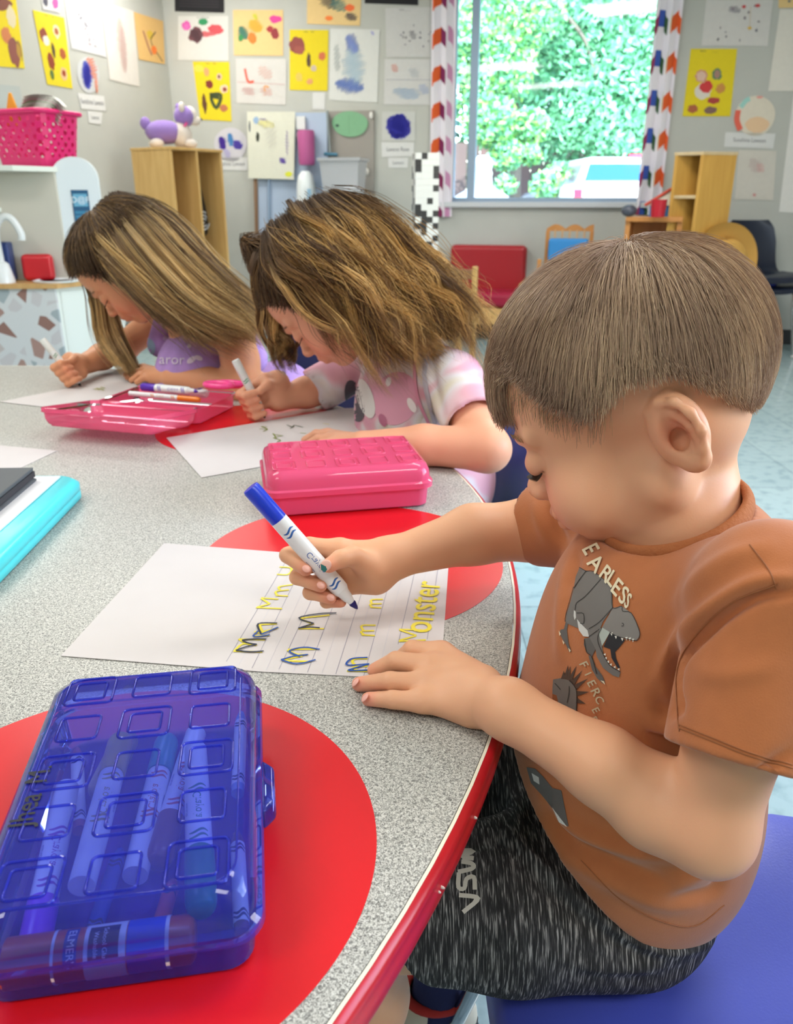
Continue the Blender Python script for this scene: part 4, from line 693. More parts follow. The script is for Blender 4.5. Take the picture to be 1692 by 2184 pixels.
# ------------------------------------------------------------------ worksheets
PM = mat('white_paper', '#cfc8c6', .8, noise=.01, nscale=30)
def sheet(pts, label, z=TABLE + .0006, thick=.0004, name='worksheet'):
    t = thing(name, np.mean(pts, 0) * A(1, 1, 0) + ZU * z, label, 'paper', 'papers on the table'); m = MB(); m.prism([p * A(1, 1, 0) + ZU * z for p in pts], ZU * thick); m.build('sheet', PM, t); return t
ZP = TABLE + .0012
tp = lambda x, y: onz(x, y, ZP)
wc = [tp(130, 1398), tp(350, 1158), tp(957, 1205), tp(940, 1452)]
ws = sheet([wc[0], tp(560, 1432), tp(785, 1443), wc[3], wc[2], wc[1]][::-1], 'ruled writing sheet with yellow and blue letters under the boy\'s hands')
zc = lambda x, y: (480 + x / 3.384, 1170 + y / 3.384)
def hit_far(p, q):      # extend p->q to the far edge of the sheet
    a, b = wc[1][:2], wc[2][:2]; d = (q - p)[:2]; e = b - a; M_ = np.array([d, -e]).T; s, u = np.linalg.solve(M_, a - p[:2]); return p + (q - p) * min(max(s, 1) * .985, 4)
m = MB().col('#9c98a4'); dd = MB().col('#c3c0c6')
for a, b in (((10, 815), (400, 160)), ((195, 862), (505, 235)), ((390, 870), (640, 340)), ((595, 893), (790, 390)), ((800, 905), (945, 450)), ((1000, 925), (1190, 230)), ((1250, 690), (1370, 170)), ((1460, 655), (1535, 165))):
    p, q = tp(*zc(*a)), tp(*zc(*b)); m.ribbon([p, hit_far(p, q)], .0006, ZU)
for a, b in (((100, 840), (450, 200)), ((295, 880), (570, 290)), ((495, 885), (715, 365)), ((700, 900), (865, 420)), ((900, 915), (1060, 340)), ((1130, 800), (1275, 210)), ((1350, 670), (1450, 170))):
    p, q = tp(*zc(*a)), tp(*zc(*b)); dd.ribbon([p, hit_far(p, q)], .0004, ZU)
m.open = dd.open = True; m.build('ruled_line_print', INK(), ws); dd.build('midline_print', INK(), ws)
lays = [0]
def strokes(par, name, cmap, lines, w=.0022, zz=.0004):
    for col, ls in lines:
        m = MB().col(col); m.open = True
        for L in ls: lays[0] += 1; m.ribbon(smooth_pts([cmap(*p) for p in L], 4) if len(L) > 2 else [cmap(*p) for p in L], w, ZU, zz + .000004 * lays[0])
        m.build(name, INK(), par)
zt_ = lambda x, y: tp(*zc(x, y))
YL = '#e8d63c'
strokes(ws, 'yellow_letter_print', zt_, [(YL, [[(60, 742), (270, 748)], [(70, 738), (130, 690), (230, 700)], [(100, 655), (160, 690), (225, 695)], [(100, 655), (290, 660)], [(205, 632), (320, 630)], [(215, 600), (250, 612), (300, 595), (380, 575)], [(245, 552), (375, 545)], [(250, 555), (270, 600)],
    [(530, 580), (715, 580)], [(545, 575), (640, 545)], [(545, 508), (640, 548)], [(540, 505), (755, 482)], [(450, 735), (520, 765), (600, 768)], [(455, 730), (660, 728)], [(420, 805), (560, 778)], [(430, 812), (620, 818)], [(880, 885), (1030, 888)], [(960, 885), (925, 860), (1030, 850)], [(950, 850), (920, 822), (940, 800), (1030, 796)],
    [(985, 625), (1082, 630)], [(1000, 622), (985, 600), (1078, 595)], [(1000, 595), (985, 568), (1002, 556), (1088, 556)], [(1048, 425), (1130, 430)], [(1062, 424), (1050, 404), (1132, 400)], [(1058, 398), (1060, 372), (1140, 368)], [(1110, 235), (1185, 240)],
    [(225, 428), (412, 436)], [(232, 425), (322, 402)], [(262, 362), (325, 402)], [(262, 358), (385, 368)], [(365, 340), (455, 345)], [(375, 338), (370, 312), (462, 300)], [(398, 300), (392, 278), (490, 262)], [(375, 188), (450, 190), (480, 165), (470, 140), (395, 135)],
    [(1255, 672), (1450, 662)], [(1262, 665), (1380, 632)], [(1262, 590), (1382, 630)], [(1258, 586), (1400, 590), (1455, 594)]]),], w=.0024)
m = MB().col(YL); c_ = zt_(1432, 415); text(m, 'onster', .042, c_ + ZU * .0006, zt_(1462, 290) - zt_(1398, 560), zt_(1380, 412) - zt_(1500, 420), bold=.0006, sx=.98); m.open = True; m.build('yellow_letter_print', INK(), ws)
strokes(ws, 'traced_letter_print', zt_, [('#18213a', [[(80, 740), (185, 750), (280, 745)], [(80, 740), (160, 712), (230, 697)], [(230, 697), (160, 685), (130, 665), (210, 658), (298, 658)], [(530, 580), (640, 545)], [(640, 545), (535, 505), (680, 475), (805, 470)], [(530, 580), (610, 572), (685, 577)], [(378, 543), (240, 548), (262, 625)]]),
    ('#1a4fa0', [[(262, 625), (385, 572)], [(325, 628), (240, 640), (205, 635), (240, 600)], [(405, 808), (500, 782), (600, 770)], [(540, 785), (465, 745), (570, 718), (685, 733)], [(405, 808), (520, 838), (655, 808)], [(1030, 792), (920, 800), (878, 832), (900, 848), (1042, 838)], [(1042, 838), (960, 862), (890, 885), (960, 886), (1030, 883)]])], w=.0019, zz=.0008)
w2 = sheet([onz(355, 935), onz(430, 1020), onz(620, 985), onz(905, 925), onz(800, 870), onz(730, 872)][::-1], 'white writing sheet under the curly-haired girl\'s hand', TABLE + .0008)
zq = lambda x, y: onz(500 + x / 4.7, 860 + y / 4.7, TABLE + .0014)
m = MB().col('#c9c0c6'); 
for k in range(7): m.ribbon([zq(420 + 150 * k, 420 - 25 * k), zq(150 + 170 * k, 230 - 26 * k)], .0006, ZU)
m.open = True; m.build('ruled_line_print', INK(), w2)
strokes(w2, 'traced_letter_print', zq, [('#7f8a2a', [[(250, 260), (330, 262)], [(270, 235), (330, 240)], [(270, 235), (330, 262), (290, 285)], [(380, 310), (480, 330)], [(390, 350), (490, 325)], [(390, 350), (460, 372), (430, 390)], [(390, 305), (420, 350)], [(660, 300), (720, 305)]]), ('#3a4a2a', [[(525, 220), (590, 240), (600, 222), (690, 245)], [(560, 255), (600, 235)]]), ('#cfc26a', [[(890, 205), (950, 215)], [(1200, 215), (1280, 230)], [(1340, 300), (1420, 285)], [(860, 262), (900, 268)]])], w=.0022)
w1 = sheet([onz(-60, 872), onz(170, 824), onz(330, 812), onz(240, 795), onz(255, 880), onz(60, 905)][:0] or [onz(0, 858), onz(160, 826), onz(225, 796), onz(400, 820), onz(235, 880), onz(120, 872)][::-1], 'white writing sheet under the long-haired girl\'s pen', TABLE + .0008)
strokes(w1, 'traced_letter_print', lambda x, y: onz(x, y, TABLE + .0014), [('#9a9a3a', [[(206, 828), (212, 832)], [(212, 829), (222, 833)], [(215, 826), (224, 829)], [(200, 830), (206, 831)]])], w=.004)
sheet([onz(-60, 945), onz(122, 962), onz(0, 1020), onz(-90, 1060)][::-1], 'blank white sheet lying between the pink case and teal case', TABLE + .0004)
# ------------------------------------------------------------------ markers
def wrap_text(mb, s, size, a, ax, r, perp, sx=1.0, ang0=0.):
    """lettering running along the axis of a round barrel"""
    k = (s,)
    if k not in TXT: TXT[k] = text_polys(s, 1.0)
    V, F = TXT[k]; p = nrm(perp - ax * np.dot(perp, ax)); q = np.cross(ax, p); th = ang0 + V[:, 1:2] * size / r
    mb.add(np.asarray(a) + V[:, :1] * ax * size * sx + (r * 1.01) * (np.cos(th) * p + np.sin(th) * q), F)
def wrap_wave(mb, a, ax, r, perp, s0, n=2, L=.0045, ang=1.5, gap=.004):
    p = nrm(perp - ax * np.dot(perp, ax)); q = np.cross(ax, p)
    for k in range(n):
        P = []; Nn = []
        for u in np.linspace(-ang / 2, ang / 2, 12):
            x = s0 + k * gap + .0012 * math.sin(u * 4); d = math.cos(u) * p + math.sin(u) * q; P.append((a + ax * x, d))
        V = []; w = .0022 / 2
        for (c, d), u in zip(P, np.linspace(0, 1, 12)): ww = w * math.sin(math.pi * (.12 + .76 * u)); V += [c + ax * ww + d * r * 1.012, c - ax * ww + d * r * 1.012]
        mb.add(V, [(2 * i, 2 * i + 1, 2 * i + 3, 2 * i + 2) for i in range(11)])
def marker(tip, back, color, label, r=.0078, capped=False, nib=None, cat='marker', group='felt-tip markers', end=True, perp=None, mk='#2f62a8', body='#e9ecec', txt='Crayola'):
    tip, back = np.asarray(tip, float), np.asarray(back, float); ax = nrm(back - tip); L = np.linalg.norm(back - tip); t = thing('marker', tip, label, cat, group); pz = C0 - (tip + back) / 2 if perp is None else perp
    lo = .30 if capped else .17
    m = MB().col(body); prof = [(r * .97, L * lo), (r, L * (lo + .03)), (r, L * .72), (r * .97, L * .80)] + ([(r * .95, L)] if not end else [])
    if not capped: prof = [(r * .34, L * .055), (r * .62, L * .10), (r * .72, L * .14), (r * .98, L * .17)] + prof
    m.lathe(prof, tip, ax, 28); m.build('barrel', GLOSSY(), t, smooth=50)
    if capped:
        m = MB().col(color); m.lathe([(r * .75, 0), (r * .98, L * .015), (r * 1.1, L * .05), (r * 1.1, L * lo), (r * 1.0, L * (lo + .001))], tip, ax, 28); m.build('cap', GLOSSY(), t, smooth=50)
    else:
        m = MB().col(nib or color); m.lathe([(r * .05, 0), (r * .2, L * .012), (r * .42, L * .045), (r * .40, L * .06)], tip, ax, 18); m.build('nib', INK(), t, smooth=60)
    if end: m = MB().col(color); m.lathe([(r * .93, L * .72), (r * .99, L * .74), (r * .99, L * .985), (r * .9, L)], tip, ax, 28); m.build('end_cap', GLOSSY(), t, smooth=50, label='coloured end piece')
    m = MB().col(mk); wrap_wave(m, tip, ax, r, pz, L * (lo + .05)); wrap_wave(m, tip, ax, r, pz, L * .64); wrap_text(m, txt, r * .95, tip + ax * L * (lo + .24), -ax, r, pz, 1.0)
    m.col('#4a6a9a'); wrap_text(m, 'washable', r * .42, tip + ax * L * (lo + .24), -ax, r, pz, 1.0, 1.0); m.open = True; m.build('logo_print', INK(), t); return t
# the boy's marker is placed with his hand, see below
# ------------------------------------------------------------------ pencil cases
def rrect(w, d, z, r, n=8):
    P = []
    for (cx, cy, a0) in ((w - r, d - r, 0), (-w + r, d - r, 90), (-w + r, -d + r, 180), (w - r, -d + r, 270)):
        for k in range(n): a = math.radians(a0 + k * 90 / (n - 1)); P.append((cx + r * math.cos(a), cy + r * math.sin(a), z))
    return np.array(P)
def frame_squares(mb, T, w, d, z, cols=3, rows=5, th=.0009):
    for i in range(cols):
        for j in range(rows):
            big = (i + j) % 2 == 0; cx = (i - (cols - 1) / 2) * w * .56; cy = (j - (rows - 1) / 2) * d * .375
            for s in ((.78, .5) if big else (.62,)):
                hx, hy = w * .27 * s, d * .175 * s; q = rrect(hx, hy, z, min(hx, hy) * .25, 5); Q = [T(cx + a, cy + b, c) for a, b, c in q]; mb.tube(Q + [Q[0]], th, 6, cap=False)
def pencil_case(o, yaw, W, L, H, cols, label, plastics, openlid=None):
    """snap-lid plastic case, short side W along local x, long side L along local y"""
    R = rz(yaw); T = lambda x, y, z: np.asarray(o) + A(x, y, z) @ R; t = thing('pencil_case', o, label, 'pencil case', 'plastic pencil cases'); w, d = W / 2, L / 2
    zb = H * .52; mb = MB(); rr_ = [(w - .007, d - .007, 0.0008, .012), (w - .004, d - .004, .003, .015), (w - .002, d - .002, zb - .004, .016), (w + .0015, d + .0015, zb - .003, .018), (w + .0015, d + .0015, zb, .018)]
    rings = [np.array([T(*p) for p in rrect(a, b, c, r)]) for a, b, c, r in rr_]; mb.loft(rings, cap=False); mb.add(rings[0], [tuple(range(len(rings[0])))]); mb.open = True; mb.build('base', plastics, t, smooth=40)
    if openlid is None: TL = T; l_o = None
    else:
        hv, ang = openlid; ca, sa = math.cos(ang), math.sin(ang)
        def TL(x, y, z):     # rotate about the hinge line x = hv * w
            dx = x - hv * w; dz = z - zb; return T(hv * w + dx * ca - dz * sa * -hv * -1 if False else hv * w + (dx * ca + hv * dz * sa), y, zb + (-hv * dx * sa + dz * ca))
    lid = MB(); rr_ = [(w + .003, d + .003, zb - .003, .018), (w + .003, d + .003, zb + .004, .018), (w, d, zb + .006, .018), (w - .001, d - .001, H - .012, .018), (w - .004, d - .004, H - .004, .018), (w - .010, d - .010, H, .016)]
    rings = [np.array([TL(*p) for p in rrect(a, b, c, r)]) for a, b, c, r in rr_]; lid.loft(rings, cap=False); lid.add(rings[-1], [tuple(range(len(rings[-1])))]); lid.open = True; lo = lid.build('lid', plastics, t, smooth=40)
    e = MB(); frame_squares(e, TL, W * .52, L * .51, H + .0003)
    q = [TL(*p) for p in rrect(w - .0105, d - .0105, H - .0003, .016)]; e.tube(q + [q[0]], .0007, 6, cap=False)
    e.build('square_rib_pattern', plastics, lo, smooth=60)
    return t, T, TL, lo
BL = clear_plastic('blue_clear_plastic', '#b6c4ff', '#545bff', .24, .04); PK = clear_plastic('pink_clear_plastic', '#ffc0d2', '#ff6490', .80, .05)
by = math.atan2(.037, .222); bo = A(-.160, .4, TABLE + .0006)
bcase, TB, TBL, blid = pencil_case(bo, by, .145, .225, .056, None, 'blue see-through pencil case full of markers on the near red spot', BL)
m = MB(); m.loft([np.array([TB(x, y, z) for y, x in ((-.03, .0745), (.022, .0745), (.012, .083), (-.02, .083))]) for z in (.018, .034)]); m.build('latch', BL, bcase, bevel=.003)
m = MB().col('#1a1a22'); m.open = True
nm = [TBL(-.056, -.047, .0575), TBL(-.056, .008, .0575)]; ex_ = nrm(nm[1] - nm[0]); text(m, 'Jhea  M.', .018, (nm[0] + nm[1]) / 2 + ZU * -.0006, ex_, nrm(np.cross(ZU, ex_)), bold=.00025, sx=.9); m.build('marker_lettering', INK(), blid, label='black handwritten name')
zi = TABLE + .0105
def inb(x0, y0, x1, y1, z0=.012, z1=None): return TB(x0, y0, z0), TB(x1, y1, z0 if z1 is None else z1)
marker(*inb(-.045, -.098, -.052, .03, .013, .02), '#a33ad0', 'purple-capped marker along the name side of the blue case', capped=True, group='things in the blue case', end=False, mk='#9a4aa8')
marker(*inb(-.022, .066, -.024, -.064, .028), '#c9b64a', 'white marker with yellow marks in the middle of the blue case', capped=True, group='things in the blue case', mk='#b8a83a', end=False)
marker(*inb(.006, .082, .0, -.045, .012), '#1c9a8a', 'teal-capped marker beneath the centre squares of the blue case', capped=True, group='things in the blue case', mk='#d07048', end=False)
marker(*inb(.042, -.092, .030, .045, .028), '#0f8a62', 'green-capped marker on the latch side of the blue case', capped=True, group='things in the blue case', mk='#1f8a5a', end=False)
marker(*inb(.012, -.038, .026, .085, .012), '#8a5a3a', 'white marker with orange waves at the hinge end of the blue case', capped=True, group='things in the blue case', mk='#c9532f', end=False)
def crayon(a, b, col, label, r=.0042, group='things in the blue case', wrap='#e6e6e0'):
    a, b = np.asarray(a), np.asarray(b); ax = nrm(b - a); L = np.linalg.norm(b - a); t = thing('crayon', a, label, 'crayon', group)
    m = MB().col(col); m.lathe([(r * .3, 0), (r * .45, L * .01), (r * .95, L * .11), (r * .95, L * .14), (r * .98, L)], a, ax, 18); m.build('wax_stick', INK(), t, smooth=50)
    m = MB().col(wrap); m.lathe([(r * 1.05, L * .15), (r * 1.05, L * .93)], a, ax, 18, cap=False); m.open = True; w_ = m.build('paper_wrap', INK(), t, smooth=50)
    m = MB().col('#33333a'); wrap_wave(m, a, ax, r * 1.05, C0 - a, L * .2, 2, ang=2.4, gap=.003); wrap_wave(m, a, ax, r * 1.05, C0 - a, L * .85, 2, ang=2.4, gap=.003); m.open = True; m.build('band_print', INK(), w_)
crayon(*inb(.060, .088, .059, .0, .025), '#8fa6c8', 'pale blue crayon standing along the latch edge of the blue case')
crayon(*inb(.058, -.02, .062, -.095, .012), '#7c4a3a', 'brown crayon by the latch inside the blue case')
crayon(*inb(-.058, .085, -.040, .0, .01), '#b04a3a', 'dark red crayon near the hinge corner of the blue case')
crayon(*inb(-.012, -.02, -.018, -.085, .010), '#3a4a8a', 'dark blue crayon low in the middle of the blue case', wrap='#4a5a9a')
crayon(*inb(.022, -.05, .016, -.092, .01), '#a33a3a', 'short red crayon low in the blue case', wrap='#c9574a')
t = thing('eraser', TB(-.025, .07, .006), 'tan block eraser at the hinge end of the blue case', 'eraser', 'things in the blue case'); m = MB().col('#b3a06a'); m.box(TB(-.028, .06, .012), (.018, .06, .012), rz(by - .15)); m.build('rubber', INK(), t, bevel=.004)
ga, gb = TB(-.055, -.0935, .0155), TB(.040, -.0945, .0155); ga, gb = TB(-.056, -.097, .0155) , TB(.05, -.097, .0155); ax = nrm(gb - ga); t = thing('glue_stick', ga, 'orange glue stick lying across the near end of the blue case', 'glue stick', 'things in the blue case'); rg = .0125; gz = nrm(ZU + A(0, -.5, 0))
m = MB().col('#c8572a'); m.lathe([(rg, 0), (rg, .02), (rg * .98, .04), (rg * .98, .092), (rg * .8, .094)], ga, ax, 28); m.build('tube', GLOSSY(), t, smooth=50)
m = MB().col('#dfe4ea'); m.lathe([(rg * 1.01, .040), (rg * 1.01, .0605)], ga, ax, 28, cap=False); m.col('#1f55c8'); m.lathe([(rg * 1.01, .061), (rg * 1.01, .080)], ga, ax, 28, cap=False); m.col('#dfe4ea'); m.lathe([(rg * 1.015, .0800), (rg * 1.015, .082)], ga, ax, 28, cap=False); m.lathe([(rg * 1.015, .024), (rg * 1.015, .0255)], ga, ax, 28, cap=False); m.open = True; lb_ = m.build('label_wrap', INK(), t, smooth=50)
m = MB().col('#1a3a8a'); m.open = True
pz_ = nrm(gz); qz = np.cross(ax, pz_)
def patch(mb, x0, x1, a0, a1, rr__):
    V = []; N_ = 8
    for i in range(N_ + 1): a = a0 + (a1 - a0) * i / N_; dd_ = math.cos(a) * pz_ + math.sin(a) * qz; V += [ga + ax * x0 + dd_ * rr__, ga + ax * x1 + dd_ * rr__]
    mb.add(V, [(2 * i, 2 * i + 1, 2 * i + 3, 2 * i + 2) for i in range(N_)])
patch(m, .031, .0375, -.9, .6, rg * 1.02); m.col('#23232a'); patch(m, .043, .058, -.8, .7, rg * 1.03); m.col('#e9ecef')
k = nrm(np.cross(pz_, ax))
for s_, x_, sz in (("ELMER'S", .0343, .0055), ('Washable', .0467, .0032), ('School Glue', .0512, .0034)):
    kk = (s_,); TXT.setdefault(kk, text_polys(s_, 1.0)); V, F = TXT[kk]; th = V[:, 0] * sz / rg; P_ = ga + ax * (x_ + V[:, 1:2] * sz) * 1.0; P_ = ga + (ax[None] * (x_ + -V[:, 1:2] * sz * -1)) + (rg * 1.04) * (np.cos(th)[:, None] * pz_ + np.sin(-th)[:, None] * qz * -1); m.add(P_, F)
m.build('label_print', INK(), t)
# pink closed case
pyaw = math.atan2(.042, .205) - math.pi / 2; po = A(-.073, 1.037, TABLE + .0006)
pc, TP, TPL, pl_ = pencil_case(po, pyaw, .150, .215, .060, None, 'closed pink see-through pencil case behind the boy\'s red spot', PK)
inp = lambda a, b, za, zb_=None: (TP(a[0], a[1], za), TP(b[0], b[1], za if zb_ is None else zb_))
marker(*inp((.055, -.085), (.056, .05), .010), '#e0559a', 'marker lying along the front wall inside the closed pink case', capped=True, group='things in the closed pink case', mk='#8a3a6a', end=False)
marker(*inp((.030, .085), (.028, -.05), .012), '#d04a3a', 'second marker behind it inside the closed pink case', capped=True, group='things in the closed pink case', mk='#8a3a6a', end=False)
def pencil(a, b, col, label, group):
    a, b = np.asarray(a), np.asarray(b); ax = nrm(b - a); L = np.linalg.norm(b - a); t = thing('pencil', a, label, 'pencil', group); r = .0036
    m = MB().col(col); m.lathe([(r, L * .08), (r, L * .9)], a, ax, 6); m.build('shaft', GLOSSY(), t); m = MB().col('#d9b98a'); m.lathe([(r * .25, L * .01), (r * .98, L * .08)], a, ax, 12); m.build('sharpened_tip', INK(), t); m = MB().col('#d98a8a'); m.lathe([(r, L * .9), (r, L)], a, ax, 12); m.build('rubber_end', INK(), t)
pencil(*inp((.062, .09), (.066, -.088), .026), '#f07a2a', 'orange pencil leaning on the front wall of the closed pink case', 'things in the closed pink case')
crayon(*inp((.0, .06), (.01, -.03), .012), '#7a2a3a', 'dark crayon in the middle of the closed pink case', group='things in the closed pink case')
# pink open case
oyaw = math.atan2(-.27, .9) - math.pi / 2; oo = A(-.435, 1.495, TABLE + .0006)
oc, TO, TOL, ol_ = pencil_case(oo, oyaw, .150, .215, .058, None, 'open pink pencil case with its lid folded back beside the long-haired girl', PK, openlid=(1, math.radians(172)))
TOf = lambda x, y, z: TO(x, -y, z)
marker(TO(.005, .068, .045), TO(.0, -.055, .045), '#5a2fb0', 'purple-ended marker lying in the open pink case', capped=False, nib='#5a2fb0', mk='#6a4ab8', group='things in the open pink case')
marker(TOf(-.025, -.07, .034), TOf(-.028, .04, .034), '#f2f0f4', 'white marker half hidden behind the purple one in the open pink case', capped=True, group='things in the open pink case')
marker(TOf(.03, -.085, .036), TOf(.028, .065, .038), '#f0862a', 'slim orange marker along the near wall of the open pink case', r=.005, capped=True, mk='#e0863a', group='things in the open pink case', end=False)
t = thing('scissors', TOf(-.02, -.1, .05), 'bright pink scissor handles poking out of the open pink case', 'scissors'); m = MB().col('#ff4f9a')
for k in (-1, 1):
    c_ = TOf(-.012 + .022 * k, -.115, .058 + .004 * k); m.tube(smooth_pts([c_ + .026 * math.cos(q) * nrm(TOf(0, -1, 0) - TOf(0, 0, 0)) + .014 * math.sin(q) * nrm(TOf(1, 0, 0) - TOf(0, 0, 0)) for q in np.linspace(0, 2 * np.pi, 12)], 3), .0055, 10)
m.build('handle', GLOSSY(), t, smooth=60); m = MB().col('#c9ccd0'); m.prism([TOf(-.02, -.085, .05), TOf(-.005, -.085, .05), TOf(.0, .0, .035), TOf(-.005, .0, .035)], ZU * .002); m.build('blade', CHROME, t)
# ------------------------------------------------------------------ teal case with papers
tz0 = TABLE + .0006; R_ = rz(math.radians(2)); c_ = A(-.545, .875, tz0); T_ = lambda x, y, z: c_ + A(x, y, z) @ R_
t = thing('storage_clipboard', c_, 'teal plastic storage clipboard holding white paper and a dark folder', 'clipboard'); m = MB().col('#4fd3d8')
m.loft([np.array([T_(*p) for p in rrect(a, b, z, .03)]) for a, b, z in ((.119, .158, 0), (.122, .161, .003), (.122, .161, .012), (.1215, .1605, .0125), (.122, .161, .013), (.122, .161, .022), (.116, .155, .028))]); m.build('body', GLOSSY(), t, smooth=50)
m = MB().col('#8c8674'); m.loft([np.array([T_(x, .150 + y, z) for y, z in ((0, .0285), (.008, .032), (.006, .040), (-.004, .0385), (-.012, .0295))]) for x in (-.06, .052)]); m.build('metal_clip', mat('clip_metal', '#a39c88', .3, metal=.9), t, bevel=.001)
t2 = thing('paper_stack', T_(0, 0, .0285), 'white paper pad clipped on the teal clipboard', 'paper'); m = MB().col('#e3dedd'); m.prism([T_(x, y, .0285) for x, y in ((-.1, -.14), (.092, -.14), (.094, .146), (-.1, .146))], ZU * .002); m.build('sheet', paper_m(), t2)
t3 = thing('tablet_case', T_(0, 0, .031), 'dark grey tablet cover on top of the white paper pad', 'tablet case'); m = MB().col('#55585b'); m.loft([np.array([T_(x * a - .012, y * b - .008, z) for x, y in ((-1, -1), (1, -1), (1, 1), (-1, 1))]) for a, b, z in ((.082, .135, .031), (.082, .135, .0335), (.078, .133, .036), (.080, .134, .046), (.0805, .1345, .0495))]); m.build('cover', mat('dark_cover', '#4d5053', .55, bump=.1, bscale=900), t3, bevel=.0008)
m = MB().col('#26242a'); m.loft([np.array([T_(x * a - .012, y * b - .008, z) for x, y in ((-1, -1), (1, -1), (1, 1), (-1, 1))]) for a, b, z in ((.0812, .1345, .037), (.0812, .1345, .0445))]); m.build('page_edges', INK(), t3)
shell_chair(A(.305, .530, 0), math.radians(91), .338, '#4b57bd', 'bright blue moulded chair the boy sits on', w=.33, back=.30, sd_=.42, rough=.32)
shell_chair(A(.0, 1.46, 0), math.radians(105), .335, '#1f2f78', 'dark blue moulded chair behind the curly-haired girl', w=.36, back=.26, sd_=.36, mname='chair_plastic_blue2')
shell_chair(A(-.30, 2.08, 0), math.radians(150), .335, '#1d2452', 'navy moulded chair of the long-haired girl, showing between the two girls', w=.38, back=.31, sd_=.36, mname='chair_plastic_navy2')
